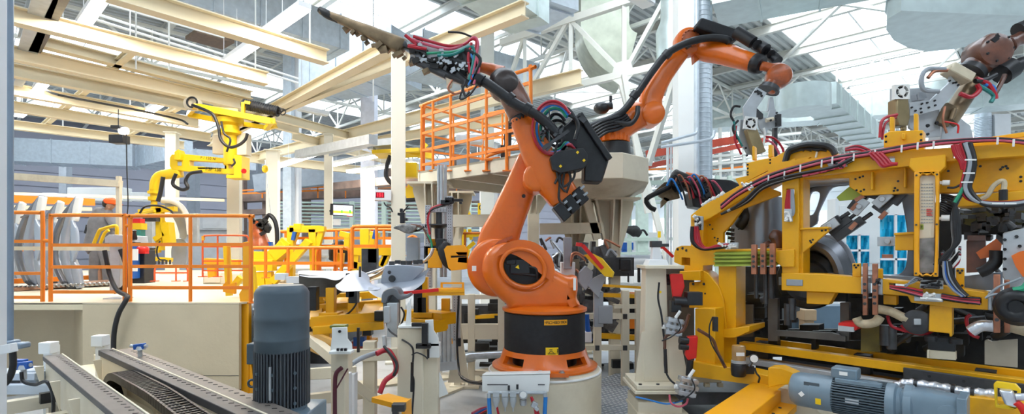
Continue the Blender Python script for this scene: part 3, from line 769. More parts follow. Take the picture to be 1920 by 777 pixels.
for pts, m, r in ((((775,68),(800,76),(840,86),(868,84),(884,74),(893,78),(890,98)), REDH, .014), (((772,74),(802,84),(842,92),(872,82),(888,70),(896,80),(893,104),(886,140)), PNK, .014), (((760,66),(780,84),(765,86),(800,92)), REDH, .016), (((820,104),(850,102),(880,88),(890,100),(880,150)), TEA, .016), (((800,100),(845,98),(874,92)), GRN, .013), (((884,80),(878,110),(884,150)), REDH, .014), (((840,60),(866,62),(890,72)), RUB, .01), (((848,150),(840,166),(852,176),(866,172)), COP, .01), (((866,160),(872,180),(880,172)), RUB, .012), (((874,150),(862,185),(880,178),(894,160)), RUB, .01), (((882,96),(890,130),(878,160)), BLUH, .009), (((872,92),(900,110),(890,140)), RUB, .018), (((892,100),(898,130),(888,158)), PNK, .012)):
    b = B(); b.tube([gp(x, y, -.12) for x, y in pts], r, 8, 5); Pt('tool_hose', b, m, g)
b = B(); b.lathe(gp(890, 124), V((1, 0, .02)), [(.09, 0), (.09, .03), (.075, .04)], 24); Pt('tool_changer', b, STD, g)
b = B(); obx(b, ((836,146),(848,150),(846,162),(838,166)), GY-.1, .05); Pt('tip_block', b, CRMD, g)

# ---- robot B on the raised platform
BY = 7.2
rb = T('industrial_robot', 'orange robot arm mounted on the raised cream platform', 'robot', P(1152, 292, BY))
b = B(); b.lathe((P(1152,0,BY).x, BY, P(0,306,BY).z), UP, [(.27, 0), (.27, .06), (.22, .1), (.21, .26), (.2, .27)], 36); Pt('base_cover', b, BLK, rb)
b = B(); x, z = P(1148,262,BY).x, P(0,268,BY).z; b.lathe((x, BY, z), UP, [(.2, 0), (.215, .01), (.215, .09), (.17, .1)], 40)
for k in range(20):
    a = k*math.pi/10; b.cyl((x+.215*math.cos(a), BY+.215*math.sin(a), z), (x+.215*math.cos(a), BY+.215*math.sin(a), z+.1), .018, n=8)
Pt('turntable', b, ORG, rb)
b = B(); b.limb([(P(1146,256,BY), .2, .2), (P(1160,240,BY), .19, .19), (P(1186,222,BY), .19, .17), (P(1215,212,BY), .17, .15)], 24, 2.6)
b.lathe(P(1227,210,BY-.2), V((0, 1, 0)), [(.1, 0), (.15, .03), (.155, .06), (.155, .3), (.13, .33)], 32); Pt('carousel_housing', b, ORG, rb)
b = B(); b.limb([(P(1219,203,BY-.05), .155, .12), (P(1222,180,BY-.05), .15, .11), (P(1244,140,BY-.05), .13, .1), (P(1270,105,BY-.05), .12, .1), (P(1286,80,BY-.05), .14, .11), (P(1294,68,BY-.05), .13, .11)], 24, 3)
b.lathe(P(1295,74,BY-.19), V((0, 1, 0)), [(.13, 0), (.17, .02), (.18, .05), (.18, .2), (.15, .24)], 32); Pt('link_arm', b, ORG, rb)
b = B(); b.lathe(P(1295,72,BY-.2), V((0, -1, 0)), [(.12, 0), (.12, .012), (.10, .014), (.1, .004), (0, .004)], 28)
for k in range(14): a = k*math.pi/7; b.sph(P(1295,72,BY-.215)+V((.11*math.cos(a), 0, .11*math.sin(a))), .012, n=8)
Pt('elbow_cap', b, ORGB, rb)
b = B(); b.limb([(P(1301,76,BY), .13, .14), (P(1322,92,BY-.1), .155, .14), (P(1360,102,BY-.3), .135, .13), (P(1414,119,BY-.6), .105, .105)], 26, 2.3); obx(b, ((1300,98),(1322,104),(1310,112),(1302,118)), BY-.1, .1); Pt('forearm', b, ORG, rb)
b = B(); d = P(1436,126,BY-.72)-P(1412,118,BY-.6); b.lathe(P(1413,118,BY-.6), d, [(.112, 0), (.122, .01), (.122, .09), (.1, .12)], 28); Pt('collar', b, BLK, rb)
b = B(); b.limb([(P(1428,124,BY-.68), .055, .055), (P(1443,127,BY-.72), .055, .055), (P(1458,132,BY-.74), .09, .09)], 20, 2.2)
b.lathe(P(1466,138,BY-.86), V((.15, 1, 0)), [(.06, 0), (.125, .02), (.145, .06), (.145, .18), (.12, .22)], 30)
b.limb([(P(1464,138,BY-.75), .13, .1), (P(1452,155,BY-.75), .1, .09), (P(1442,166,BY-.75), .095, .09)], 22, 2.3); Pt('wrist', b, ORGB, rb, 'worn orange wrist')
b = B(); b.tube([P(1106,238,BY-.25), P(1161,214,BY-.25), P(1192,179,BY-.25), P(1224,133,BY-.25), P(1252,100,BY-.26), P(1292,79,BY-.3), P(1331,71,BY-.35), P(1362,74,BY-.4), P(1368,80,BY-.4)], .047, 14); EH2 = Pt('energy_hose', b, RUB, rb, 'thick black hose following the arm')
b = B(); b.tube([P(1150,228,BY-.28), P(1180,233,BY-.28), P(1194,218,BY-.28), P(1196,200,BY-.26)], .032, 10); Pt('energy_hose', b, RUB, rb)
b = B()
for x0, y0, x1, y1 in ((1186,184,1194,174), (1247,106,1254,98), (1284,85,1292,80)): b.cyl(P(x0, y0, BY-.25), P(x1, y1, BY-.26), .062, n=16)
PtS('hose_clamp', b, BLK, EH2)
b = B(); obx(b, ((1306,50),(1314,33),(1320,33),(1388,56),(1384,74),(1372,76),(1326,58)), BY-.35, .3); Pt('drive_box', b, BLKM, rb, 'black box behind the elbow', bev=.02)
b = B()
for x0, y0, x1, y1, r in ((1380,60,1412,80,.075), (1410,78,1420,84,.06), (1416,82,1436,94,.075), (1434,92,1446,102,.055), (1440,98,1458,116,.068)): b.cyl(P(x0, y0, BY-.5), P(x1, y1, BY-.62), r, n=16)
PtS('swivel_hose', b, RUB, rb, 'stepped black hose along the upper arm')
b = B(); b.sph(P(1128,203,BY-.1), .095, (1.15, 1, .85), 18); b.cyl(P(1138,200,BY-.1), P(1148,198,BY-.1), .05); b.cyl(P(1145,196,BY-.1), P(1145,180,BY-.1), .02); Pt('accumulator', b, BLK, rb, 'round black accumulator')
for k in range(5):
    b = B(); b.tube([P(1108+k*3, 240+k*5, BY-.3), P(1130+k*2, 228+k*5, BY-.32), P(1160, 218+k*6, BY-.28), P(1172+k*3, 212+k*4, BY-.2)], .02, 8); Pt('cable', b, RUB, rb)
b = B(); b.box(P(1326,95,BY-.2), (.03, .03, .06)); b.cyl(P(1324,92,BY-.22), P(1330,86,BY-.22), .02); Pt('grease_plug', b, WHP, rb)
# welding gun held by robot B
wg = T('welding_gun', 'grey bolted welding gun hanging from the raised robot wrist', 'welding gun', P(1440, 166, 6.4))
W2 = FR(6.35)
b = B(); d = P(1438,176,6.45)-P(1445,162,6.45); b.lathe(P(1445,162,6.45), d, [(.11, 0), (.11, .035), (.125, .04), (.125, .06)], 28); Pt('mounting_flange', b, STD, wg)
b = B(); b.plate(W2, ((1419,163),(1438,174),(1430,187),(1419,203),(1418,221),(1396,224),(1393,202)), 0, .03); b.plate(W2, ((1396,224),(1388,224),(1386,262),(1402,290),(1416,290),(1400,240)), .12, .03); PtS('bent_plate', b, LGR, wg, bev=.004)
b = B(); b.plate(W2, ((1420,222),(1440,219),(1444,205),(1455,205),(1457,219),(1466,224),(1466,238),(1448,240),(1440,244),(1436,256),(1424,240)), .08, .03); b.plate(W2, ((1444,182),(1450,182),(1454,208),(1440,208)), .1, .05); PtS('yoke_plate', b, LGR, wg, bev=.004)
b = B(); b.plate(W2, rc(1457, 214, 1465, 236), .03, .06); b.plate(W2, ((1452,238),(1458,238),(1458,296),(1450,296)), .1, .06); b.plate(W2, ((1419,203),(1431,214),(1431,222),(1419,222)), .05, .06); PtS('dark_block', b, STD, wg)
b = B(); 
M = [W2(x, y, 0) for x, y in ((1400,242),(1418,236),(1437,284),(1416,292))]; b.prism(M, V((0, .1, 0))); Pt('servo_motor', b, mat('brown_anodised', (.34, .26, .14), .35, .6, noise=.2), wg, 'brown servo motor barrel', bev=.01)
def fan(parent, c, sz, rotm, Y):
    """square cooling fan with ring and blades, facing the camera"""
    b = B(); n = 24; W = [c+rotm@V((x*sz, 0, z*sz)) for x, z in ((-.5, -.5), (.5, -.5), (.5, .5), (-.5, .5))]
    H = [c+rotm@V((.42*sz*math.cos(-i*2*math.pi/n), 0, .42*sz*math.sin(-i*2*math.pi/n))) for i in range(n)]
    b.prism(W, rotm@V((0, .04, 0)), [H]); b.lathe(c+rotm@V((0, .0, 0)), rotm@V((0, 1, 0)), [(sz*.24, 0), (sz*.24, .02)], 20)
    for k in range(5):
        a = k*2*math.pi/5; d = rotm@V((math.cos(a), 0, math.sin(a))); b.bar(c+d*sz*.2+rotm@V((0, .006, 0)), c+d*sz*.43+rotm@V((0, .006, 0)), .012, .008)
    cf = Pt('cooling_fan', b, WHP, parent, 'white square fan guard')
    b = B(); b.lathe(c+rotm@V((0, .03, 0)), rotm@V((0, 1, 0)), [(sz*.42, 0), (sz*.42, .015)], 20); Pt('fan_recess', b, BLK, cf)
fan(wg, W2(1408, 231, -.02), .15, Matrix.Rotation(math.radians(8), 3, 'Y'), 6.3)
b = B(); [b.lathe(W2(x, y, -.004), V((0, -1, 0)), [(.014, 0), (.012, .012), (0, .012)], 8) for x, y in ((1416,172),(1422,176),(1428,180),(1398,278),(1400,292),(1455,222),(1455,230),(1456,212),(1445,226))]
b.plate(W2, ((1420,168),(1430,174),(1428,178),(1418,172)), -.01, .02); PtS('bolt', b, BLK, wg)
b = B(); b.cyl(W2(1436,226,.02), W2(1450,223,.02), .025); Pt('cylinder_rod', b, CRM, wg)
for pts, m in ((((1388,200),(1376,200),(1370,215),(1376,228)), RUB), (((1376,228),(1380,250),(1392,275)), TEA), (((1384,226),(1374,240),(1382,262)), RUB), (((1434,256),(1452,260),(1466,276),(1470,290)), REDH), (((1434,262),(1448,268),(1458,282),(1462,292)), PNK), (((1380,236),(1378,262),(1390,290)), REDH), (((1428,290),(1434,255),(1432,240)), WHP)):
    b = B(); b.tube([W2(x, y, .02) for x, y in pts], .014, 8); Pt('gun_hose', b, m, wg)

# ---- robot C, cut by the right edge, and its gripper
CY = 5.0
r3 = T('industrial_robot', 'brown worn robot wrist reaching in from the right picture edge', 'robot', P(1930, 70, CY))
b = B(); b.limb([(P(1960,58,CY), .1, .1), (P(1930,66,CY), .075, .075), (P(1905,76,CY), .06, .06), (P(1890,84,CY), .08, .08)], 22, 2.2); Pt('forearm', b, RUST, r3)
b = B(); b.limb([(P(1868,92,CY), .16, .13), (P(1850,104,CY), .15, .13), (P(1834,122,CY), .115, .12), (P(1824,134,CY), .105, .11)], 26, 2.2)
b.lathe(P(1874,90,CY-.17), V((.1, 1, 0)), [(.1, 0), (.145, .025), (.155, .06), (.155, .25), (.12, .3)], 32); Pt('wrist', b, RUST, r3, 'brown wrist with bolted cap')
b = B(); [b.lathe(P(1874+25*math.cos(a), 90+25*math.sin(a), CY-.155), V((0, -1, 0)), [(.012, 0), (.01, .012), (0, .012)], 8) for a in [k*.9 for k in range(7)]]
b.plate(FR(CY-.17), ((1858,74),(1872,64),(1878,70),(1866,80)), 0, .01); Pt('cap_bolts', b, BLK, r3)
b = B(); b.tube([P(1950,110,CY-.1), P(1915,120,CY-.1), P(1890,132,CY-.1), P(1882,136,CY-.1)], .06, 14); b.cyl(P(1896,126,CY-.1), P(1876,140,CY-.1), .1, n=16); b.cyl(P(1960,36,CY), P(1908,58,CY), .07, n=16); Pt('energy_hose', b, RUB, r3)
g3 = T('robot_gripper', 'grey bolted gripper with fan-cooled motor at the upper right', 'gripper', P(1822, 136, CY))
W3 = FR(4.9)
b = B(); d = P(1810,150,CY)-P(1826,134,CY); b.lathe(P(1826,132,CY), d, [(.12, 0), (.12, .03), (.13, .035), (.13, .06), (.1, .07)], 28); Pt('mounting_flange', b, STD, g3)
b = B(); b.plate(W3, ((1783,142),(1800,160),(1764,205),(1730,214),(1706,218),(1706,192),(1745,188),(1779,156)), 0, .03); b.plate(W3, ((1702,212),(1762,204),(1764,256),(1730,258),(1706,240)), .08, .03); b.plate(W3, ((1672,166),(1680,164),(1700,166),(1740,164),(1760,170),(1750,190),(1700,196),(1700,212),(1672,212)), .18, .03)
b.plate(W3, ((1768,228),(1802,222),(1820,236),(1826,262),(1764,262)), .1, .16); PtS('bent_plate', b, LGR, g3, bev=.004)
b = B(); b.bar(W3(1776,128), W3(1815,150), .14, .09); b.bar(W3(1778,126,-.04), W3(1790,134,-.04), .03, .05); Pt('tool_changer', b, CRMD, g3, 'beige tool changer block', bev=.01)
b = B(); b.cyl(W3(1828,150,.1), W3(1775,230,.1), .08, n=18); b.bar(W3(1765,235,.05), W3(1782,198,.05), .05, .1); b.cyl(W3(1783,225,.0), W3(1790,205,0), .02); Pt('gun_cylinder', b, TOOLB, g3)
b = B(); b.plate(W3, ((1681,184),(1704,184),(1707,222),(1703,236),(1684,236),(1681,222)), -.05, .12); b.cyl(W3(1694,236,0), W3(1694,246,0), .025); Pt('servo_motor', b, mat('brown_anodised', (.34, .26, .14)), g3, 'brown servo motor barrel', bev=.012)
fan(g3, W3(1692, 172, -.06), .135, Matrix.Rotation(math.radians(0), 3, 'Y'), 4.8)
b = B(); b.bar(W3(1720,176,.05), W3(1722,190,.05), .05, .1); b.bar(W3(1714,184,.05), W3(1732,180,.05), .06, .05); Pt('connector', b, GRY, g3)
b = B(); [b.lathe(W3(x, y, -.004), V((0, -1, 0)), [(r, 0), (r*.8, .012), (0, .012)], 8) for x, y, r in ((1709,202,.01),(1716,208,.01),(1728,195,.01),(1738,193,.01),(1726,204,.01),(1741,202,.01),(1727,211,.01),(1752,189,.01),(1753,198,.01),(1792,155,.01),(1796,160,.01),(1780,152,.01),(1787,156,.01),(1739,236,.018),(1756,231,.018),(1739,252,.014))]; PtS('bolt', b, BLK, g3)
for pts, m, r in ((((1760,172),(1732,168),(1728,146),(1740,130),(1772,130)), GRY, .02), (((1740,146),(1752,134),(1776,132)), COP, .016), (((1800,176),(1820,182),(1836,170),(1832,158)), REDH, .02), (((1830,148),(1850,156),(1864,176),(1866,186)), REDH, .022), (((1846,158),(1862,164),(1866,184)), BLUH, .018), (((1834,160),(1862,178),(1858,192)), TEA, .018), (((1828,152),(1846,150),(1868,140)), RUB, .022), (((1772,200),(1768,225),(1775,250)), COP, .01), (((1770,228),(1795,234),(1796,250)), RED, .008), (((1682,215),(1655,225),(1650,258)), REDH, .014), (((1680,220),(1660,232),(1654,262)), REDH, .01), (((1866,176),(1880,150),(1884,140)), RUST, .02)):
    b = B(); b.tube([W3(x, y, -.05) for x, y in pts], r, 8); Pt('tool_hose', b, m, g3)
# ---- small dark gripper of a robot hidden behind the yellow jig
t = T('robot_gripper', 'cluttered dark gripper with a bent black hook, reaching past the white column', 'gripper', P(1300, 370, 7.6))
W4 = FR(7.5)
b = B(); b.tube([W4(1256,350), W4(1232,362), W4(1212,374), W4(1218,388), W4(1229,394)], .035, 8, 3); Pt('hook', b, GUN, t)
b = B(); b.plate(W4, ((1228,358),(1246,342),(1268,340),(1275,372),(1250,378),(1236,368)), .02, .05); b.plate(W4, ((1240,378),(1246,370),(1256,374),(1240,390)), .02, .05); Pt('gripper_plate', b, TOOLB, t)
b = B(); b.limb([(W4(1262,330), .1, .1), (W4(1300,348), .12, .12), (W4(1340,362), .11, .1)], 18, 2.2); Pt('arm_tube', b, GUN, t)
b = B(); b.limb([(W4(1285,330), .06, .06), (W4(1305,338), .08, .08), (W4(1312,352), .06, .06)], 16, 2.2); b.plate(W4, ((1330,352),(1345,350),(1360,360),(1350,372)), -.1, .05); Pt('orange_joint', b, ORGB, t)
b = B(); b.plate(W4, ((1312,340),(1318,334),(1372,338),(1398,350),(1388,372),(1330,380),(1318,360)), -.12, .25); b.plate(W4, ((1296,360),(1330,352),(1336,376),(1325,392),(1300,388)), -.2, .3); Pt('dark_housing', b, BLK, t, bev=.02)
b = B()
for k in range(40): x = R.uniform(1255, 1340); b.box(W4(x, R.uniform(328, 352)+(x-1255)*.35, R.uniform(-.3, .1)), (R.uniform(.02, .09), .05, R.uniform(.02, .06)), rot=Matrix.Rotation(R.uniform(-1, 1), 3, 'Y'))
PtS('valve_block', b, GUN, t)
b = B(); [b.cyl(W4(x, y, -.3), W4(x+5, y-5, -.3), .028) for x, y in ((1318,388),(1326,382),(1334,376),(1345,372),(1352,366))]; PtS('white_connector', b, WHP, t)
for k in range(12):
    m = [BLUH, RUB, COP, REDH, RUB, PNK][k % 6]; x = 1250+k*7
    b = B(); b.tube([W4(x, 350+R.uniform(-12, 8), -.2), W4(x+10, 326+R.uniform(0, 14), -.25), W4(x+24, 346+R.uniform(0, 18), -.25), W4(x+30, 372+R.uniform(-6, 14), -.2)], .014, 6); Pt('tool_hose', b, m, t)
b = B(); b.limb([(W4(1272,356), .06, .06), (W4(1262,340), .05, .05), (W4(1268,328), .03, .03)], 14, 2.2); Pt('grey_sleeve', b, GUN, t)
# ================================================================ YELLOW FRAMING JIG on the right; it runs 45 degrees away from the viewer
J = PL(1, 1.03, 7.3)
jig = T('framing_jig', 'big yellow welding jig frame with red hoses filling the right side', 'jig', J(1500, 700, .2)-V((0, 0, .25)))
def jp(name, pts, off, th, m=YEL, label=None, bev=.006, holes=(), par=None):
    b = B(); b.plate(J, pts, off, th, holes); return Pt(name, b, m, par or jig, label, bev)
jp('sloping_beam', ((1295,404),(1301,399),(1319,385),(1386,348),(1490,297),(1500,322),(1468,332),(1395,371),(1332,409),(1317,416),(1295,412)), -.02, .26)
jp('end_column', ((1295,405),(1318,415),(1318,500),(1295,500)), 0, .24)
jp('gusset_web', ((1316,412),(1332,405),(1392,372),(1440,352),(1462,360),(1462,366),(1392,392),(1370,422),(1356,437),(1356,470),(1316,470)), .1, .05)
jp('end_block', ((1264,475),(1268,465),(1278,461),(1296,461),(1318,469),(1342,471),(1342,497),(1318,498),(1318,510),(1283,508),(1278,498),(1264,492)), -.03, .22, holes=[((1278,483),(1278,497),(1294,499),(1294,484))])
jp('pocket_panel', ((1278,483),(1278,498),(1294,499),(1294,484)), .06, .03)
jp('pier_column', ((1347,498),(1380,500),(1380,628),(1347,625)), -.02, .24)
jp('pier_gusset', ((1313,506),(1327,512),(1348,538),(1356,560),(1362,625),(1325,622),(1325,578),(1292,578),(1292,530),(1313,528)), -.05, .2)
jp('side_box', ((1274,509),(1313,508),(1313,527),(1274,525)), -.12, .12)
jp('column_foot', ((1345,620),(1405,612),(1405,622),(1378,634),(1345,633)), -.1, .4)
jp('front_post', ((1303,579),(1341,579),(1341,684),(1303,682)), -.28, .2)
jp('front_rail', ((1295,678),(1341,686),(1372,690),(1453,708),(1453,728),(1295,706)), -.34, .2)
jp('upper_flange', ((1440,309),(1462,304),(1574,291),(1681,283),(1788,277),(1930,266),(1930,291),(1771,303),(1701,312),(1490,333),(1462,337),(1440,340)), -.06, .1, holes=[((1786,281),(1810,279),(1810,295),(1786,297)), ((1655,295),(1678,293),(1678,306),(1655,308))])
jp('beam_web', ((1465,330),(1592,325),(1701,312),(1775,303),(1930,290),(1930,358),(1828,361),(1775,362),(1714,362),(1617,367),(1592,350),(1592,334),(1465,338)), .06, .14)
jp('lower_flange', ((1775,367),(1805,367),(1930,356),(1930,378),(1805,388),(1775,386)), -.04, .24)
jp('web_rib', rc(1632, 322, 1637, 356), .0, .08); jp('web_rib', ((1694,314),(1699,313),(1699,352),(1694,352)), .0, .08)
jp('upright_post', ((1466,330),(1498,328),(1498,522),(1466,520)), -.04, .12, holes=[((1474,354),(1474,372),(1489,372),(1489,354))])
jp('upright_side', ((1498,328),(1506,331),(1506,520),(1498,522)), .0, .2)
jp('post_plate', ((1453,470),(1489,468),(1489,501),(1466,501),(1453,490)), -.07, .05)
jp('clamp_bracket', ((1497,429),(1552,427),(1554,434),(1504,476),(1497,474)), 0, .04); jp('bracket_shelf', ((1497,428),(1552,425),(1554,429),(1497,432)), -.02, .16)
jp('side_bracket', ((1678,439),(1714,437),(1714,470),(1678,470)), .0, .14); jp('bracket_lip', ((1676,437),(1714,435),(1714,440),(1676,442)), -.02, .2)
jp('lower_beam', ((1465,512),(1540,514),(1616,521),(1616,552),(1560,549),(1465,545)), -.06, .2)
jp('lower_beam', ((1654,523),(1717,530),(1853,549),(1853,582),(1790,578),(1708,568),(1702,556),(1654,552)), -.06, .2, holes=[((1667,531),(1667,541),(1697,544),(1697,534)), ((1818,556),(1818,570),(1840,573),(1840,559))])
jp('beam_joint', ((1614,520),(1623,521),(1623,553),(1614,552)), -.065, .2, STL); jp('beam_joint', ((1645,523),(1655,524),(1655,554),(1645,553)), -.065, .2, STL); jp('beam_joint', ((1852,549),(1861,551),(1861,583),(1852,582)), -.065, .2, STL)
jp('hanging_bracket', ((1512,547),(1567,549),(1554,572),(1512,570)), 0, .12); jp('hanging_bracket', ((1656,553),(1681,555),(1681,573),(1656,571)), .04, .1)
jp('tee_leg', ((1743,572),(1785,575),(1785,632),(1780,632),(1780,626),(1741,622)), -.03, .14)
jp('small_tab', ((1598,494),(1614,494),(1614,520),(1598,520)), -.02, .03); jp('small_tab', ((1645,504),(1655,504),(1655,524),(1645,523)), -.02, .03); jp('small_tab', ((1792,503),(1808,503),(1808,544),(1792,542)), .05, .03)
jp('green_rail', ((1340,473),(1455,471),(1455,497),(1340,499)), -.05, .16, GRED, 'green-yellow ribbed rail')
b = B(); [b.plate(J, ((1338,y-2.2),(1455,y-3.2),(1455,y),(1338,y+1)), -.08, .04) for y in (477, 484, 491, 499)]; PtS('green_rib', b, LIME, jig)
jp('rail_top', ((1338,468),(1457,466),(1457,471),(1338,473)), -.03, .22)
# lift tower brackets on top
jp('tower_block', ((1378,335),(1400,330),(1400,306),(1423,300),(1454,294),(1473,283),(1475,300),(1520,294),(1500,310),(1440,320),(1386,348)), 0, .14)
for a in (((1410,301),(1410,276),(1412,273),(1415,277),(1415,300)), ((1440,296),(1440,272),(1447,271),(1448,294)), ((1668,247),(1668,219),(1676,219),(1676,247)), ((1713,245),(1713,213),(1721,213),(1721,246))): jp('fork_post', a, .02, .06)
jp('tower_block', ((1657,252),(1668,246),(1731,244),(1731,274),(1735,284),(1657,288)), .0, .14)
jp('cross_tab', rc(1690, 250, 1697, 262), -.03, .03)
jp('arched_plate', smooth2([(1473,303),(1475,285),(1483,277),(1510,273),(1540,274),(1558,279),(1568,291),(1530,299),(1490,304)], 3), .03, .12)
jp('white_strip', ((1474,300),(1481,283),(1484,284),(1477,302)), .01, .03, WHP); jp('white_strip', ((1527,296),(1531,278),(1534,278),(1531,296)), .01, .03, WHP)
jp('top_plate', ((1786,272),(1930,258),(1930,268),(1786,280)), -.02, .5); jp('top_plate', ((1850,258),(1930,246),(1930,256),(1860,264)), .3, .12)
b = B()                                                     # bolt holes
for x, y, o in [(1325,424,.1),(1331,422,.1),(1336,430,.1),(1340,446,.1),(1346,448,.1),(1345,452,.1),(1604,336,.06),(1612,333,.06),(1618,331,.06),(1606,357,.06),(1614,359,.06),(1620,356,.06),(1684,340,.06),(1678,353,.06),(1676,358,.06),(1683,357,.06),(1778,321,.06),(1830,310,.06),(1838,312,.06),(1826,314,.06),(1880,314,.06),(1886,312,.06),(1889,316,.06),(1876,318,.06),(1914,332,.06),(1914,340,.06),(1541,429+4,0),(1548,432,0),(1519,452,0),(1524,450,0),(1521,455,0),(1402,309,0),(1402,316,0),(1402,323,0),(1402,328,0),(1444,300,0),(1444,306,0),(1661,256,0),(1661,266,0),(1727,252,0),(1727,263,0),(1271,468,-.03),(1280,466,-.03),(1287,470,-.03),(1300,533,-.05),(1320,533,-.05),(1322,551,-.05),(1345,605,-.02),(1385,430,.1),(1602,498,-.02),(1609,498,-.02),(1605,502,-.02),(1796,508,.05),(1804,508,.05),(1800,512,.05),(1796,535,.05),(1804,536,.05)]:
    b.cyl(J(x, y, o-.004), J(x, y, o+.01), .009 if x > 1320 else .014, n=8)
Pt('bolt_holes', b, BLK, jig, kind='stuff')
# glazed sign panel
sp = jp('display_frame', ((1714,323),(1761,321),(1758,520),(1713,518)), -.16, .06, YELO, 'orange-yellow framed glazed panel', holes=[smooth2([(1724,332),(1738,329.5),(1753,331),(1753.5,420),(1751,510),(1737,512.5),(1723,510),(1723.5,420)], 2)])
jp('frame_bracket', ((1706,297),(1773,290),(1773,312),(1763,323),(1716,326),(1704,313)), -.12, .08)
PCD = jp('panel_card', ((1722,329),(1755,329),(1752,447),(1722,448)), -.12, .01, CRM, 'cream printed card')
jp('panel_window', ((1722,447),(1753,446),(1752,513),(1721,513)), -.12, .01, mat('dusty_grey_window', (.22, .21, .2), .25, noise=.5, scale=14), 'dusty grey window')
PBG = jp('panel_badge', ((1725.5,421),(1731.5,421),(1731.5,431),(1725.5,431)), -.126, .005, LIME)
b = B()
for r_ in range(13):
    for c in range(5): b.plate(J, rc(1727+c*4.8, 345+r_*6, 1730+c*4.8, 346.2+r_*6), -.126, .004)
Pt('card_print', b, GRY, PCD, kind='stuff')
b = B(); [b.plate(J, rc(1737, 392+k*3.6, 1746+(k % 2)*2, 393.6+k*3.6), -.128, .004) for k in range(4)]; Pt('red_print', b, RED, PCD, kind='stuff')
jt = J(1745, 408, -.13); u = V((1, -1/1.03, 0)).normalized()
text('badge_letter', 'E', .03, J(1728.6, 426, -.13), u, BKT, PBG)
b = B(); [b.lathe(J(x, y, -.162), -J.n, [(.007, 0), (.007, .006), (0, .007)], 8) for x, y in ((1718.5,329),(1757,327.5),(1718,422),(1756.5,421),(1717.5,513),(1754.5,514))]; PtS('screw', b, STD, sp)
b = B(); [b.cyl(J(x0, y, -.1), J(x1, y, -.1), r, n=12) for x0, x1, y, r in ((1761,1767,343,.012),(1767,1781,343,.02),(1761,1765,410,.012),(1765,1781,409,.022))]; PtS('limit_switch', b, WHP, jig)
jp('name_plate', ((1474,524),(1505,525),(1505,537),(1474,536)), -.07, .01, GRY)
# clamps hanging in the opening
for (x, y, a, L, r) in ((1612,376,-55,.2,.04),(1668,372,-48,.26,.045),(1640,362,20,.14,.05),(1592,430,-38,.26,.035),(1575,424,-40,.2,.03),(1618,352,-70,.14,.04),(1560,420,-35,.16,.035),(1690,362,-50,.2,.045)):
    b = B(); c = J(x, y, .18); d = u*math.cos(math.radians(a))-UP*math.sin(math.radians(a)); b.bar(c-d*L/2, c+d*L/2, r*1.6, r*2); b.cyl(c+d*L/2, c+d*(L/2+.08), r*.5, n=10)
    Pt('pneumatic_clamp', b, STD, jig, bev=.004)
for (x, y, a) in ((1655,374,-45),(1556,424,-35),(1665,453,0),(1612,388,-50)):
    b = B(); c = J(x, y, .1); d = u*math.cos(math.radians(a))-UP*math.sin(math.radians(a)); b.bar(c-d*.07, c+d*.07, .03, .075); b.cyl(c-J.n*.02, c-J.n*.035, .022, n=12); Pt('clamp_head', b, LGR, jig, bev=.004)
for (x, y, a) in ((1603,388,-50),(1656,404,-50),(1600,424,-50),(1664,481,0),(1612,372,-30)):
    b = B(); c = J(x, y, .1); d = u*math.cos(math.radians(a))-UP*math.sin(math.radians(a)); b.bar(c-d*.035, c+d*.035, .04, .03); Pt('copper_tip', b, COP, jig)
jp('lime_plate', ((1568,370),(1592,350),(1620,366),(1600,375),(1573,377)), .14, .02, LIME)
# copper bars
for (x, y0, y1, w_, o) in ((1413,459,515,10,-.14),(1430,457,515,10,-.14),(1447.5,457,515,10,-.14),(1621.5,494,592,9,-.12),(1640,495,591,10,-.12),(1869,515,625,13,-.14),(1888,525,625,11,-.1)):
    b = B(); b.plate(J, rc(x-w_/2, y0, x+w_/2, y1), o, .04)
    cpb = Pt('copper_bar', b, COP, jig, bev=.005)
    b = B(); n = 3 if y1-y0 < 60 else 4
    for k in range(n): b.lathe(J(x, y0+(y1-y0)*(.4+.5*k/n), o), -J.n, [(.012, 0), (.012, .008), (.006, .009), (0, .009)], 8)
    PtS('bar_bolt', b, STD, cpb)
# hoses over the frame
def hose(pts, m, r, o, name='hose', n=8):
    b = B(); b.tube([J(x, y, o) for x, y in pts], r, n, 5); return Pt(name, b, m, jig)
for k in range(7):
    m = [REDH, RUB, PNK, REDH, RUB, RUB, REDH][k]; dy = k*1.3
    hose([(1352,392-dy),(1385,366-dy),(1440,338-dy*1.2),(1500,318-dy),(1560,303-dy),(1640,290-dy*.9),(1720,276-dy*.8),(1790,268-dy*.6),(1870,264-dy*.5),(1930,270-dy*.5)], m, .011, -.1-.012*(k % 3))
for k in range(5):
    m = [RUB, RUB, GRY, RUB, RUB][k]; hose([(1352+k*6,402-k*3),(1400,380-k*2),(1430,354-k*2),(1480,336-k*1.5),(1560,318-k),(1600,300-k)], m, .013, -.09-.01*k)
for k in range(6): hose([(1630+k*4,286),(1644+k*4,300),(1655+k*3,312-k),(1668+k*3,308)], REDH if k % 2 else PNK, .014, -.13-.01*(k % 2))
for k in range(5): hose([(1505+k*10,330-k*2),(1540+k*5,322-k*2),(1560+k*5,314),(1585,300)], REDH if k % 2 else PNK, .012, -.12)
for k in range(4): hose([(1787+k*4,272),(1793+k*4,290),(1802+k*3,303),(1806+k*3,318)], REDH, .016, -.14)
for k, (m, dx) in enumerate(((REDH, 0), (RUB, 4), (GRY, 7), (GRN, 10), (RUB, 13), (RUB, 16))):
    hose([(1803+dx,268),(1813+dx*.9,300),(1808+dx,330),(1804+dx*.9,352),(1815+dx,372),(1850,380+k),(1900,380+k*1.2),(1930,376+k)], m, .014, -.15-.01*(k % 3))
hose([(1806,352),(1800,364),(1790,380)], GRN, .012, -.16)
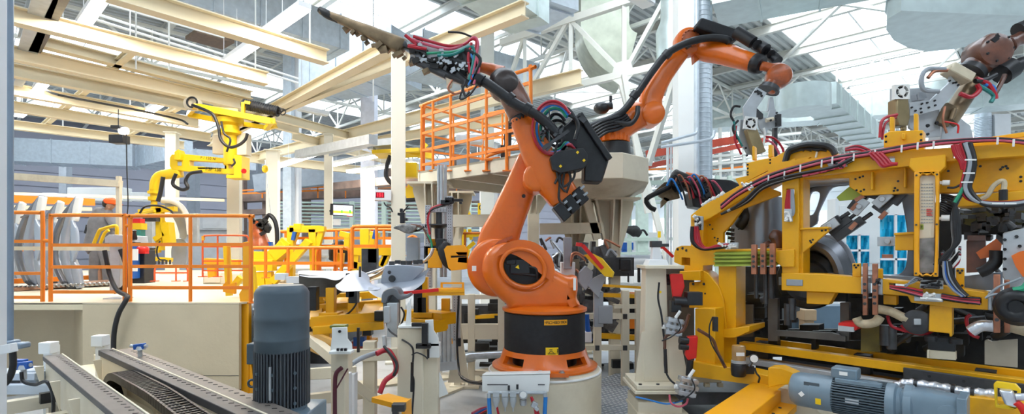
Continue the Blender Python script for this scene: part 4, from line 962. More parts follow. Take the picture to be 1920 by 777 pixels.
for k in range(9): hose([(1808-k,358+k),(1795-k*.8,378),(1788+k*.9,400),(1787+k*1.4,430),(1789+k*.9,455),(1780-k,478),(1768-k*2,490+k)], RUB if k % 3 else GRY, .013, -.1-.012*(k % 3))
for k in range(8): hose([(1764,366+k*4),(1775+R.uniform(-2,2),366+k*5),(1790,372+k*6),(1786,390+k*8)], RUB, .009, -.05)
for k in range(10): hose([(1766,470+k*3),(1778+R.uniform(-4,6),482+k*3),(1796,478+R.uniform(-8,16)),(1800,462+k*2)], [RUB, GRY, REDH, RUB, WHP][k % 5], .008, .0-.01*k)
hose([(1840,374),(1852,366),(1862,350),(1876,340),(1883,343),(1881,362)], BEI, .016, -.12); hose([(1881,356),(1881,376)], RUB, .024, -.12)
hose([(1776,352),(1790,352),(1804,345)], RUB, .008, -.12)
b = B()
for x, y in ((1440,338),(1470,330),(1500,318),(1540,309),(1560,303),(1600,297),(1640,290),(1690,281),(1720,276),(1750,274),(1870,266),(1900,270)): b.bar(J(x, y+5, -.135), J(x+1, y-9, -.135), .01, .008)
for x, y in ((1815,300),(1812,325),(1808,342),(1866,382),(1890,382)): b.bar(J(x-6, y, -.18), J(x+16, y, -.18), .008, .01)
PtS('cable_tie', b, WHP, jig)
for k in range(6): hose([(1297+k*2.2,425),(1296+k*3,445),(1300+k*3,458),(1318+k*1.5,468-k*.4),(1345,466-k),(1366,463-k*.8)], [RUB, RUB, REDH, REDH, PNK, REDH][k], .013, -.1-.01*(k % 2))
for k in range(5): hose([(1478+k*2,356),(1474+k*3.4,380),(1474+k*3.6,396),(1477+k*2.2,405)], REDH if k < 3 else GRY, .011, -.08)
for k in range(5): hose([(1494+k*14,282),(1490+k*6,279),(1481,288),(1477,300)], RUB, .013, .0)
hose([(1472,304),(1478,284),(1490,277),(1515,271),(1545,273),(1560,280),(1566,290)], RUB, .026, -.02)
for k in range(4): hose([(1640+k*5,300),(1625+k*4,286),(1608,280-k*2),(1585,282-k)], [REDH, PNK, RUB, REDH][k], .01, -.08)
for x0, x1, y0, y1 in ((1665,1700,534,548),):
    for k in range(5): hose([(1668,537+k),(1700,540+k*2.4),(1730,546+k*3)], [REDH, RUB, REDH, PNK, RUB][k], .008, -.11)
for k in range(6): hose([(1765,552+k*1.6),(1800,558+k*1.6),(1838,560+k*2.2)], [RUB, REDH, RUB, REDH, PNK, RUB][k], .008, -.11)
for k in range(6): hose([(1770+k*2,490),(1772+k*3,520),(1786+k*3,542),(1805+k*2,556)], [GRY, BLU, RUB, GRY, RUB, RUB][k], .011, -.13)
for k in range(5): hose([(1697,535+k),(1712+k,530-k*2),(1722+k*2,524)], RUB if k % 2 else GRY, .008, -.11)
# white manifold blocks
for a in (((1726,525),(1768,527),(1768,543),(1724,541)), ((1714,549),(1768,552),(1768,567),(1714,565)), ((1387,356),(1402,344),(1412,340),(1413,344),(1396,361)), ((1302,404),(1317,406),(1317,432),(1302,430)), ((1470,392),(1484,392),(1485,416),(1470,416)), ((1345,456),(1383,455),(1383,466),(1345,467)), ((1548,304),(1586,300),(1588,312),(1556,316)), ((1640,522),(1650,522),(1650,536),(1640,536))):
    q = jp('manifold_block', a, -.1, .03, LGR, bev=.003)
    xs = [p[0] for p in a]; ys = [p[1] for p in a]
    b = B()
    for k in range(7): b.cyl(J(R.uniform(min(xs)+3, max(xs)-3), R.uniform(min(ys)+3, max(ys)-3), -.1), J(R.uniform(min(xs), max(xs)), R.uniform(min(ys), max(ys)), -.13), .009, n=8)
    Pt('fitting', b, RUB if R.random() > .4 else WHP, q, kind='stuff')
b = B(); [b.cyl(J(x, y, -.12), J(x+4, y-4, -.12), .013, n=10) for x, y in ((1316,386),(1322,382),(1328,378),(1338,374),(1345,370),(1352,366),(1300,408),(1306,414),(1310,420),(1304,422))]; PtS('white_fitting', b, WHP, jig)
# lower hoses
for pts, m, r, o in ((((1606,596),(1612,606),(1626,608),(1642,604),(1650,594)), BEI, .035, -.02), (((1646,580),(1668,584),(1690,594),(1702,600)), BEI, .035, .02), (((1820,622),(1838,612),(1862,612)), SIL, .04, -.03), (((1893,612),(1930,622)), BEI, .04, -.03), (((1848,560),(1870,540),(1895,530),(1915,522)), GRY, .008, -.2), (((1849,558),(1872,552),(1900,562)), GRY, .008, -.22), (((1690,610),(1705,622),(1735,626),(1765,610)), REDH, .014, .05), (((1820,590),(1812,600),(1820,626),(1836,634)), REDH, .012, .05), (((1664,592),(1672,612),(1700,622)), REDH, .012, .06)):
    hose(pts, m, r, o, n=12)
b = B(); b.lathe(J(1720,604,.02), -J.n, [(.09, 0), (.095, .02), (.08, .03), (0, .032)], 24); RCV = Pt('round_cover', b, STD, jig)
jp('cover_plate', rc(1713, 598, 1727, 610), -.02, .01, LGR, par=RCV)
b = B(); b.torus(J(1905,574,-.3), (J.n+UP*.2), .07, .035, 28, 10); b.lathe(J(1910,574,-.2), -J.n, [(.12, 0), (.13, .05), (.1, .1), (.05, .11)], 24); Pt('black_hub', b, RUB, jig, 'round black rubber hub at the picture edge')
hose([(1900,545),(1920,540),(1935,520)], GRN, .02, -.3)
# ---- yellow long rails and the dark lifting base under the jig
RZ = .86
def Zq(x, y, z): return Q(x, y, z)
bs = T('jig_base', 'long yellow and grey rails running under the yellow jig', 'machine base', Q(1600, 690, .5)-V((0, 0, .5)))
A0, A1 = Q(1385, 642, .90), Q(1940, 716, .90); dd = (A1-A0).normalized(); nn = V((-dd.y, dd.x, 0))
if nn.y < 0: nn = -nn
def rail(name, off, z, w, h, m, s0=0, s1=None, label=None):
    a = A0+dd*s0+nn*off; c = (A1 if s1 is None else A0+dd*s1)+nn*off; a.z = c.z = z
    b = B(); b.bar(a, c, w, h); return Pt(name, b, m, bs, label, bev=.005)
rail('long_rail', .06, .865, .1, .07, YEL); rail('long_rail', .24, .845, .2, .03, YEL); rail('rear_rail', .36, .88, .04, .06, YEL)
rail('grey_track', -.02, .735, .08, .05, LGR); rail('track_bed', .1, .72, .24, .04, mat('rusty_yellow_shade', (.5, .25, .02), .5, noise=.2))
rail('slotted_plate', -.06, .83, .02, .11, STD, 1.35)
b = B(); 
for k in range(9): c = A0+dd*(1.42+k*.1)-nn*.085; b.lathe(V((c.x, c.y, .83+(.02 if k % 2 else -.02))), -nn, [(.012, 0), (.012, .01), (0, .011)], 8)
PtS('plate_bolt', b, BLK, bs)
rail('support_plinth', .62, .34, .5, .6, GUN, .1)
b = B(); [b.box(A0+dd*s+nn*.22-V((0, 0, .45)), (.12, .12, .9), rz=-math.pi/4) for s in (.15, 1.0, 1.8)]; PtS('support_leg', b, STD, bs)
# orange-yellow cross beams running towards the viewer
b = B(); a, c = Q(1446, 731, .60), Q(1378, 782, .60); b.bar(a+(a-c)*.15, c+(c-a)*1.0, .26, .12); Pt('cross_beam', b, YELO, bs, 'orange-yellow cross beam in the lower front', bev=.006)
b = B(); a2, c2 = a+V((.30, .1, -.06)), c+V((.30, .1, -.06)); b.bar(a2, c2+(c2-a2), .16, .05); Pt('cross_beam_step', b, YELO, bs)
b = B(); 
for k in range(7): q = a2+(c2-a2)*(k/5+.1); b.lathe(q+V((0, 0, .025)), UP, [(.012, 0), (.012, .008), (0, .009)], 8)
PtS('beam_bolt', b, STD, bs)
jl = PL(1, 1.03, 7.3)
b = B(); b.plate(J, ((1440,690),(1462,690),(1490,702),(1490,722),(1462,722),(1440,728)), -.62, .14); Pt('motor_mount_beam', b, YEL, bs, bev=.005)
b = B(); b.plate(J, ((1815,744),(1940,760),(1940,800),(1815,790)), -.5, .12); Pt('yellow_bracket', b, YEL, bs, bev=.005)
# dark clamping machinery behind
dk = T('lifting_unit', 'dark greasy lifting machinery behind the long yellow rails', 'machinery', J(1650, 700, .8)-V((0, 0, .3)))
b = B()
for k in range(90):
    x = R.uniform(1392, 1925); y = R.uniform(545, 655); w_, h_ = R.uniform(8, 44), R.uniform(6, 34); o = R.uniform(.25, .95)
    if 1490 < x < 1585 and 560 < y < 618: continue
    b.plate(J, rc(x-w_/2, y-h_/2, x+w_/2, y+h_/2), o, R.uniform(.04, .2))
Pt('machinery_mass', b, GUN, dk, kind='stuff')
b = B()
for k in range(34):
    x = R.uniform(1392, 1925); y = R.uniform(500, 655); o = R.uniform(.2, .7); L = R.uniform(.05, .25)
    if 1490 < x < 1720 and y < 618: continue
    b.cyl(J(x, y, o), J(x, y, o)+V((R.uniform(-1, 1), R.uniform(-1, 1), R.uniform(-1, 1))).normalized()*L, R.uniform(.01, .045), n=12)
Pt('dark_rods', b, STD, dk, kind='stuff')
for a, o, m in ((rc(1380, 500, 1466, 670), 1.15, GUN), (rc(1466, 618, 1930, 720), 1.15, GUN), (rc(1715, 380, 1790, 620), .95, GUN), (rc(1800, 388, 1930, 440), .7, GUN), (rc(1585, 550, 1790, 625), 1.35, GUN), (rc(1770, 560, 1930, 625), 1.1, GUN)):
    b = B(); b.plate(J, a, o, .08); Pt('dark_backing', b, m, dk)  # dark sheets added to darken the bright gaps behind the jig
b = B(); b.plate(J, ((1455,620),(1560,625),(1585,632),(1585,641),(1455,630)), .2, .05); b.plate(J, rc(1440, 560, 1458, 640), .3, .06); b.plate(J, rc(1575, 568, 1592, 640), .25, .06); b.plate(J, rc(1383, 572, 1412, 632), .4, .03); PtS('grey_support', b, mat('soiled_and_shade_grey', (.12, .11, .10), .5, noise=.2), dk)
b = B(); b.plate(J, ((1572,606),(1605,604),(1610,612),(1605,620),(1572,612)), .0, .2); Pt('red_block', b, RED, dk); b = B(); b.plate(J, ((1571,611),(1601,614),(1601,623),(1571,621)), -.01, .04); Pt('silver_valve', b, LGR, dk)
b = B(); b.plate(J, ((1738,657),(1792,661),(1792,676),(1738,672)), .0, .08); b.plate(J, ((1738,657),(1742,657),(1742,672),(1738,672)), -.02, .1); Pt('beige_bracket', b, CRMD, dk)
b = B(); b.plate(J, ((1740,632),(1790,636),(1790,662),(1740,658)), .02, .1); b.cyl(J(1745,630,-.0), J(1745,640,0), .04); b.cyl(J(1792,636,0), J(1792,645,0), .04); Pt('slide_block', b, BLK, dk)
b = B(); b.plate(J, ((1846,640),(1852,638),(1860,642),(1880,640),(1908,638),(1908,690),(1846,684)), .02, .06); Pt('beige_plate', b, mat('beige_steel', (.36, .31, .24), .5, noise=.12), dk, bev=.004)
b = B(); b.plate(J, rc(1614, 612, 1650, 660), .2, .06); Pt('lift_plate', b, mat('olive_steel', (.16, .12, .02), .5, noise=.4), dk)
b = B(); [b.cyl(J(x, y0, .1), J(x, y1, .1), r, n=12) for x, y0, y1, r in ((1660,610,648,.04),(1672,612,655,.035),(1485,560,600,.03),(1477,570,610,.03),(1418,500,560,.02),(1436,500,570,.02),(1446,505,560,.03))]; PtS('dark_cylinder', b, STD, dk)
b = B()
for k in range(42): x = R.uniform(1795, 1925); y = R.uniform(388, 446); b.bar(J(x, y, .5), J(x+R.uniform(-16, 16), y+R.uniform(-10, 10), .35), R.uniform(.02, .07), R.uniform(.02, .06))
Pt('dark_clamps', b, STD, dk, kind='stuff')
b = B(); b.plate(J, ((1800,392),(1870,388),(1890,410),(1850,432),(1806,420)), .6, .04); b.plate(J, ((1870,388),(1930,384),(1930,420),(1885,436)), .55, .04); PtS('olive_plate', b, mat('olive_shade', (.09, .075, .02), .5, noise=.4), dk)
b = B(); b.plate(J, ((1341,632),(1378,634),(1374,692),(1341,686)), .05, .05); Pt('yellow_web', b, YEL, jig)
b = B(); b.prism([P(x, y, 5.75) for x, y in rc(1250, 505, 1302, 722)], V((0, .06, 0))); Pt('shade_panel', b, mat('soiled_and_shade_grey', (.12, .11, .10), .5, noise=.2), dk)  # dark sheet standing in for shade on the pillar's right side
# machine head at the picture edge
t = T('grey_spot_welder', 'grey bolted welding head with orange arm at the right picture edge', 'welding head', J(1900, 540, .0))
b = B(); b.plate(J, ((1880,437),(1930,425),(1930,545),(1890,540),(1880,520)), .0, .2); Pt('head_body', b, LGR, t, bev=.01)
b = B(); [b.lathe(J(x, y, 0), -J.n, [(.011, 0), (.011, .012), (0, .013)], 8) for x, y in ((1884,450),(1884,468),(1884,486),(1884,505),(1906,444),(1912,462),(1908,490),(1915,506))]; PtS('bolt', b, BLK, t)
b = B(); b.plate(J, ((1896,480),(1912,472),(1935,468),(1935,515),(1918,520),(1904,500)), -.08, .08); b.plate(J, ((1830,474),(1868,448),(1878,458),(1876,474),(1862,482),(1838,486)), .15, .1); PtS('orange_arm', b, ORG, t)
b = B(); b.plate(J, ((1812,452),(1826,449),(1848,449),(1850,510),(1812,512)), .2, .1); b.bar(J(1815,447,.2), J(1848,447,.2), .12, .04); Pt('brown_clamp', b, RUST, t)
b = B(); b.tube([J(1868,470,.1), J(1866,492,.1), J(1850,506,.1), J(1836,512,.1)], .04, 12); b.tube([J(1900,430,.1), J(1886,420,.1), J(1882,435,.1)], .03, 10); PtS('black_hose', b, RUB, t)
# ---- car body clamped in the jig
cb = T('car_body_shell', 'unpainted sheet steel car body side seen through the yellow jig', 'car body', J(1560, 560, .75)-V((0, 0, .2)))
def cbp(name, pts, o, th, m=SHT, holes=(), rnd=.02):
    b = B(); W = [J(x, y, o) for x, y in pts]; b.prism(W, J.n*th, [[J(x, y, o) for x, y in h] for h in holes]) if not rnd else b.pillow(W, J.n*th, rnd, [[J(x, y, o) for x, y in h] for h in holes], 3)
    return Pt(name, b, m, cb)
b = B(); b.tube([J(1499,428,.45), J(1500,390,.45), J(1508,350,.45), J(1518,342,.45), J(1560,338,.45), J(1600,336,.45), J(1660,340,.45)], .05, 10, 6); Pt('door_frame', b, SHT, cb)
cbp('pillar_panel', smooth2([(1508,350),(1520,344),(1590,338),(1592,347),(1560,352),(1545,375),(1534,400),(1530,420),(1505,428),(1506,390)], 3), .5, .05, SHTD, [smooth2([(1522,360),(1536,362),(1534,380),(1524,402),(1514,400),(1516,376)], 3)[::-1]], .008)
arch = smooth2([(1500,436),(1530,440),(1556,446),(1580,466),(1596,492),(1604,522),(1600,535),(1500,535)], 4)
b = B()
for k in range(5): b.tube([J(1500, 462-k*4, .3+k*.07), J(1530, 461-k*3, .3+k*.07), J(1556+k*2, 474-k*4, .3+k*.07), J(1572+k*4, 500-k*2, .3+k*.07), J(1578+k*5, 530, .3+k*.07)], .05, 8, 5)
Pt('wheel_arch', b, SHTD, cb, 'pressed steel wheel arch')
cbp('arch_panel', smooth2([(1498,450),(1520,444),(1550,440),(1580,452),(1598,480),(1606,525),(1560,528),(1540,500),(1520,476),(1498,470)], 3), .55, .05, SHT, (), .01)
b = B(); b.lathe(J(1515,525,.5), -J.n, [(.28, 0), (.26, .06), (.2, .08), (.17, .05), (.08, .05), (0, .07)], 36); Pt('inner_wheel_housing', b, STD, cb)
cbp('rear_pillar', smooth2([(1690,362),(1714,362),(1716,500),(1700,530),(1650,526),(1672,516),(1690,512),(1700,490),(1700,430)], 3), .55, .06, SHTD, (), .01)
b = B(); W = []
rs = []
for i in range(9):
    v = i/8; yy = 372+v*100
    rs.append([J(1372+ (x_/14)*100, yy-6*math.sin(x_/14*3.1), .55-.25*math.sin(x_/14*3.14)) for x_ in range(15)])
for i in range(8):
    for j in range(14): b.f(b.vs([rs[i][j], rs[i][j+1], rs[i+1][j+1], rs[i+1][j]]))
bmesh.ops.remove_doubles(b.bm, verts=b.bm.verts, dist=1e-5); bmesh.ops.solidify(b.bm, geom=b.bm.faces[:], thickness=.01)
Pt('curved_panel', b, mat('drum_grey', (.30, .31, .34), .3, .6, noise=.15, scale=2), cb, 'large curved grey sheet panel')
cbp('sill_panel', ((1460,520),(1560,512),(1720,520),(1720,530),(1460,535)), .4, .1, SHT, (), 0)
cbp('sill_panel', ((1808,518),(1880,510),(1880,545),(1808,545)), .3, .06, SHT, (), .006)
b = B(); b.limb([(J(1352,398,.35), .05, .05), (J(1378,392,.35), .08, .06), (J(1400,405,.35), .06, .05), (J(1385,425,.35), .05, .05)], 12, 3); Pt('dark_bracket', b, BLK, cb)
for k in range(5):
    b = B(); b.bar(J(1358+k*4,430+k*8,.3), J(1376,432+k*8,.3), .03, .03); Pt('small_clamp', b, STD, cb)
b = B(); b.limb([(J(1448,440,.15), .05, .05), (J(1458,446,.15), .06, .06), (J(1462,465,.15), .05, .05)], 10, 3); b.limb([(J(1436,455,.15), .03, .03), (J(1440,462,.15), .045, .04)], 10, 3); PtS('brown_clamp', b, RUST, cb)
# ---- servo gear motors
def finned(b, a, c, r, n=30, fin=.03, hint=None):
    a, c = V(a), V(c); q, w_ = perp(c-a, hint)
    b.cyl(a, c, r-fin, n=32)
    for k in range(n):
        an = k*2*math.pi/n; d = q*math.cos(an)+w_*math.sin(an); b.bar(a+d*(r-fin/2), c+d*(r-fin/2), .008 if abs(d.z) < .8 else .008, fin+.01, d)
M0, M1 = J(1482, 727, -.72), J(1812, 778, -.72)
ax = (M1-M0); LN_ = ax.length; ax.normalize()
def at(u): return M0+ax*(LN_*u)
mt = T('gear_motor', 'blue-grey horizontal gear motor lying below the yellow jig', 'gear motor', at(.4)-V((0, 0, .14)))
r = .125
b = B(); b.lathe(at(0), ax, [(r*.45, 0), (r*.85, .02), (r, .06), (r, LN_*.155), (r*1.015, LN_*.156), (r*1.015, LN_*.29), (r*.95, LN_*.3)], 40); Pt('fan_cowl', b, MOTL, mt)
b = B(); finned(b, at(.29), at(.60), r*1.02, 44, .022); Pt('finned_housing', b, MOT, mt)
b = B(); q, w_ = perp(ax)
if w_.z < 0: w_ = -w_
side = -q if (-q).y < 0 else q
b.box(at(.45)+w_*r*.9+side*.02, (.2, .06, .04), rz=math.atan2(ax.y, ax.x)); b.bar(at(.31)+w_*(r*.95)+side*.06, at(.58)+w_*(r*.95)+side*.06, .05, .03); Pt('terminal_base', b, MOTL, mt, bev=.004)
b = B(); b.box(at(.36)+w_*(r+.04), (.16, .13, .075), rz=math.atan2(ax.y, ax.x)); TB = Pt('terminal_box', b, MOTL, mt, bev=.01)
b = B(); b.lathe(at(.60), ax, [(r*1.05, 0), (r*1.08, .01), (r*1.08, .05), (r*.9, .06), (r*.85, .09), (r*1.1, .1), (r*1.1, .14), (r*.95, .15)], 40); Pt('flange', b, MOTL, mt)
b = B(); b.limb([(at(.70), r*.95, r*.95), (at(.78), r*.9, r), (at(.88), r*.8, r*.95), (at(.98), r*.72, r*.9)], 24, 4, hint=UP); b.lathe(at(.92)+side*.05, side, [(.07, 0), (.075, .03), (.06, .05), (.03, .055)], 24)
b.box(at(.985), (.05, r*1.9, r*1.9), rz=math.atan2(ax.y, ax.x)); Pt('gearbox', b, MOTL, mt, bev=.006)
def side_plate(u, h, w0, h0, m, nm, rot=0):
    b = B(); c = at(u)+side*(r*math.sqrt(max(0, 1-h*h))+.004)+w_*r*h; Mx = Matrix((ax, side, w_)).transposed() @ Matrix.Rotation(rot, 3, 'Y'); b.box(c, (w0, .004, h0), rot=Mx); Pt(nm, b, m, mt)
side_plate(.11, -.05, .03, .03, WHP, 'diamond_sticker', .785); side_plate(.215, -.3, .035, .05, YELB, 'yellow_sticker'); side_plate(.42, .0, .08, .035, LGR, 'rating_plate'); side_plate(.86, -.4, .09, .04, COP, 'gearbox_plate'); side_plate(.17, .55, .1, .03, MOT, 'brake_slot')
b = B(); c = at(.36)+w_*(r+.045)+side*.07; b.box(c, (.05, .004, .025), rz=math.atan2(ax.y, ax.x)); Pt('box_label', b, WHP, TB)
fs = T('foil_wrapped_hose', 'silver foil wrapped hose lying along the horizontal gear motor', 'hose', J(1760, 730, -.4))
b = B(); b.tube([J(x, y, -.42) for x, y in ((1680,726),(1700,720),(1730,723),(1765,728),(1800,735),(1830,738),(1866,741))], lambda t: .034+.004*math.sin(t*60), 14, 6); Pt('foil_sleeve', b, SIL, fs)
b = B(); 
for x, y in ((1718,722),(1788,732),(1824,738)): c = J(x, y, -.42); b.lathe(c-dd*.01, dd, [(.041, 0), (.041, .02)], 16)
PtS('black_band', b, BLK, fs)
cn = T('cable_gland_box', 'yellow bracket holding a silver connector box at the lower right corner', 'connector', J(1880, 745, -.6))
b = B(); Wo = [J(x, y, -.62) for x, y in ((1863,722),(1868,717),(1905,722),(1914,732),(1914,762),(1900,770),(1866,765))]; Wi = [J(x, y, -.62) for x, y in ((1870,728),(1870,760),(1906,764),(1907,734))]; b.prism(Wo, J.n*.05, [Wi]); Pt('yellow_frame', b, YELB, cn, bev=.004)
b = B(); b.plate(J, ((1872,732),(1898,735),(1910,756),(1906,766),(1884,760)), -.7, .08); Pt('silver_box', b, SIL, cn, bev=.01)
b = B(); b.tube([J(1905,755,-.7), J(1916,765,-.7), J(1930,790,-.7)], .02, 10); Pt('red_cable', b, RED, cn); b = B(); b.tube([J(1905,745,-.7), J(1930,745,-.7)], .022, 10); Pt('silver_cable', b, SIL, cn)
# grease lubricator and gauge
gl_ = T('grease_lubricator', 'clear grease lubricator pot with black base on the yellow rail', 'lubricator', J(1386, 706, -.38))
c = J(1385, 706, -.42)
b = B(); b.lathe(c+V((0, 0, -.0)), UP, [(.05, 0), (.06, .01), (.065, .05), (.065, .1), (.06, .11)], 24); b.box(c+V((.07, 0, .06)), (.1, .08, .07)); Pt('pump_body', b, BLK, gl_, bev=.004)
b = B(); b.lathe(c+V((0, 0, .115)), UP, [(.062, 0), (.062, .02), (.055, .02), (.055, .025)], 24); Pt('collar', b, LGR, gl_)
b = B(); b.lathe(c+V((0, 0, .14)), UP, [(.056, 0), (.057, .11), (.052, .125), (.03, .13), (0, .13)], 28); CPT = Pt('clear_pot', b, mat('amber_grease_pot', (.45, .26, .10), .12, noise=.1, coat=.6), gl_, 'amber clear pot')
b = B(); b.box(c+V((-.01, -.057, .2)), (.07, .004, .03)); Pt('pot_label', b, WHP, CPT)
b = B(); q = J(1413, 672, -.44); b.lathe(q, V((-.3, -1, 0)), [(.034, 0), (.036, .01), (.036, .025), (.032, .03)], 24); b.cyl(q+V((-.01, 0, -.03)), q+V((-.04, 0, -.07)), .012); GB = Pt('gauge_body', b, STD, gl_)
b = B(); b.lathe(q+V((-.3, -1, 0)).normalized()*.03, V((-.3, -1, 0)), [(.031, 0), (.031, .002)], 24); Pt('gauge_dial', b, WHP, GB, 'white gauge dial')
b = B(); b.tube([J(1415,690,-.42), J(1418,700,-.42), J(1424,708,-.42), J(1422,718,-.42)], .008, 8); Pt('thin_hose', b, RUB, gl_)
# red locking jaws and silver cylinders between the white pillar and the jig
def redjaw(pts, Y, label):
    t = T('locking_jaw', label, 'clamp', P(pts[-1][0], max(p[1] for p in pts), Y)); b = B(); b.prism([P(x, y, Y) for x, y in pts], V((.02, .09, 0))); Pt('red_plate', b, RED, t, bev=.006); return t
t = redjaw(((1256,516),(1259,514),(1280,514),(1284,538),(1278,556),(1272,565),(1262,564)), 4.9, 'upper red locking jaw beside the white pillar')
b = B(); b.cyl(P(1216,518,5), P(1256,520,5), .028); b.cyl(P(1216,528,5), P(1256,530,5), .028); b.cyl(P(1262,566,4.88), P(1290,568,4.88), .05); b.box(P(1300,560,4.88), (.14, .1, .12)); b.box(P(1266,575,4.88), (.09, .08, .1)); PtS('dark_pin', b, BLK, t, bev=.005)
t = redjaw(((1289,633),(1309,632),(1306,672),(1290,676),(1285,668)), 4.7, 'lower red locking jaw beside the yellow jig post')
b = B(); b.cyl(P(1274,638,4.72), P(1290,640,4.72), .035); b.cyl(P(1274,650,4.72), P(1290,652,4.72), .03); b.cyl(P(1294,676,4.7), P(1292,705,4.7), .03); PtS('dark_pin', b, BLK, t)
for (x, y, Y, lb) in ((1263, 613, 4.8, 'upper silver clamp cylinder on the white pillar'), (1288, 725, 4.5, 'lower silver clamp cylinder at the pillar foot')):
    t = T('clamp_cylinder', lb, 'cylinder', P(x, y+18, Y)); Mr = Matrix.Rotation(math.radians(12), 3, 'Y')
    b = B(); c = P(x, y, Y)
    for dz in (-.055, 0, .055): b.box(c+Mr@V((0, 0, dz)), (.15 if dz else .17, .1, .035), rot=Mr)
    for dx in (-.05, 0, .05): b.cyl(c+Mr@V((dx, -.02, -.08)), c+Mr@V((dx, -.02, .08)), .022, n=12)
    Pt('cylinder_body', b, STL, t, bev=.004)
    b = B(); b.cyl(c+Mr@V((0, 0, .08)), c+Mr@V((.03, 0, .15)), .014); b.cyl(c+Mr@V((-.1, 0, -.02)), c+Mr@V((-.06, 0, -.02)), .02); Pt('piston_rod', b, WHP, t)
    b = B(); b.tube([c+V((.02, -.06, .08)), c+V((.03, -.1, 0)), c+V((-.04, -.07, -.08)), c+V((-.12, -.05, -.12))], .006, 6); Pt('thin_cable', b, RUB, t)
b = B(); b.tube([P(1308,618,4.5), P(1335,636,4.5), P(1345,660,4.5), P(1360,690,4.5)], .014, 8); S('red_wire_loom', b, RUST, 'reddish wiring loom hanging across the yellow jig post', 'cable')
b = B(); b.tube([P(1336,595,4.45), P(1330,615,4.45), P(1334,645,4.45), P(1358,684,4.45)], .006, 8); b.box(P(1341,608,4.45), (.035, .04, .12)); S('black_sensor_cable', b, RUB, 'black cable with cylindrical plug on the jig post', 'cable')

b = B(); b.prism([J(x, y, -.45) for x, y in ((1400,780),(1462,728),(1500,735),(1560,800),(1400,810))], J.n*.3); S('beige_sheet_box', b, CRMD, 'soiled beige sheet box under the horizontal gear motor', 'box')
# ================================================================ LEFT: raised walkway, railings, foreground rails
CHQ = mat('cream_chequer_plate', (.68, .56, .38), .5, noise=.04, scale=3, bump=.25, bscale=26)
nt = CHQ.node_tree                                  # raised tear pattern
pf = T('raised_platform', 'cream chequer-plate platform box at the left with a dark recess', 'platform', (-5, 8, 0))
ZT = 1.153
XL, XR, X0 = (155-CX)/F*6.6, (448-CX)/F*6.6, -14.0
b = B(); b.prism([V((X0, 6.6, ZT-.02)), V((XR, 6.6, ZT-.02)), V((XR+.3, 7.2, ZT-.02)), V((XR+.3, 17.5, ZT-.02)), V((X0, 17.5, ZT-.02))], V((0, 0, .02))); Pt('deck', b, mat('cream_deck_plate', (.74, .63, .45), .42, noise=.05, scale=2, bump=.2, bscale=30, dirt=(.5, .4, .28), dscale=1.5, damt=.35), pf)
b = B(); b.box(((XL+XR)/2, 6.63, .60), (XR-XL, .06, 1.06)); Pt('front_panel', b, CHQ, pf)
b = B(); zz = CZ-(705-HZ)/F*6.6; b.box(((XL+XR)/2, 6.596, zz), (XR-XL, .006, .006)); b.box((XR-.5, 6.596, (zz+.07)/2), (.006, .006, zz-.07)); Pt('panel_joint', b, STD, pf)
b = B(); b.box((P(340, 700, 6.6).x, 6.594, CZ-(711-HZ)/F*6.6), (.16, .01, .08)); b.box((P(420, 740, 6.6).x, 6.62, .04), (.3, .2, .07)); Pt('dark_slot', b, BLK, pf)
b = B(); b.box((P(436, 740, 6.6).x, 6.62, .05), (.06, .1, .1)); Pt('foot_pad', b, WHP, pf)
b = B(); b.prism([V((XL, 6.6, 0)), V((XL-.72, 7.35, 0)), V((XL-.72, 7.4, 0)), V((XL, 6.66, 0))], V((0, 0, ZT-.02))); b.box((X0/2-3.0, 7.38, .57), (abs(X0)-6.0, .05, 1.13)); PtS('recess_wall', b, CHQ, pf)
b = B(); b.box(((X0+XL)/2, 6.62, ZT-.05), (XL-X0, .04, .08)); Pt('deck_edge', b, CRB, pf)
b = B(); b.box((XR+.15, 9.5, .5), (.04, 5.6, 1.0)); Pt('end_panel', b, STD, pf)
ZD = ZT
def railing(name, posts, Y, ytop, yrails, ybot, label, m=RAILO, r=.024, rr=None, Y2=None, grp='orange platform railings', ydy=0):
    """pipe railing with rounded corners between pixel columns; Y2 = depth at the far end"""
    Y2 = Y2 or Y; x0, x1 = posts[0], posts[-1]
    def p(x, y):
        u0, u1, u = (x0-CX)/F, (x1-CX)/F, (x-CX)/F                   # point on the straight line between both ends
        a, c = V((u0*Y, Y)), V((u1*Y2, Y2)); d = c-a
        k = (u*a.y-a.x)/(d.x-u*d.y) if abs(d.x-u*d.y) > 1e-6 else 0
        q = a+d*k
        yy = y if not isinstance(y, tuple) else y[0]+(y[1]-y[0])*(x-x0)/max(1e-6, (x1-x0))
        return V((q.x, q.y, CZ+(HZ-yy)/F*q.y))
    t = T(name, label, 'railing', p((x0+x1)/2, ybot), grp)
    def yy(y, x): return y if not isinstance(y, tuple) else y[0]+(y[1]-y[0])*(x-x0)/max(1e-6, (x1-x0))
    c = 11*min(1, 7/Y)
    b = B(); b.tube([p(x0, ybot), p(x0, yy(ytop, x0)+c), p(x0+c*.3, yy(ytop, x0)+c*.3), p(x0+c, ytop), p(x1-c, ytop), p(x1-c*.3, yy(ytop, x1)+c*.3), p(x1, yy(ytop, x1)+c), p(x1, ybot)], r, 10, 3); Pt('top_rail', b, m, t)
    for x in posts[1:-1]: b = B(); b.cyl(p(x, ybot), p(x, ytop), r*.9, n=10); Pt('post', b, m, t)
    for i, y in enumerate(yrails):
        b = B(); b.bar(p(x0, y), p(x1, y), r*1.1, r*1.7); Pt('mid_rail', b, m, t)
    b = B()
    for x in posts: q = p(x, ybot); b.box((q.x, q.y, q.z+.006), (.1, .1, .012))
    PtS('foot_plate', b, m, t); return t
railing('platform_railing', [-60, 80], 6.75, 399, [453, 513, 558], 574, 'orange railing cut off by the left picture edge')
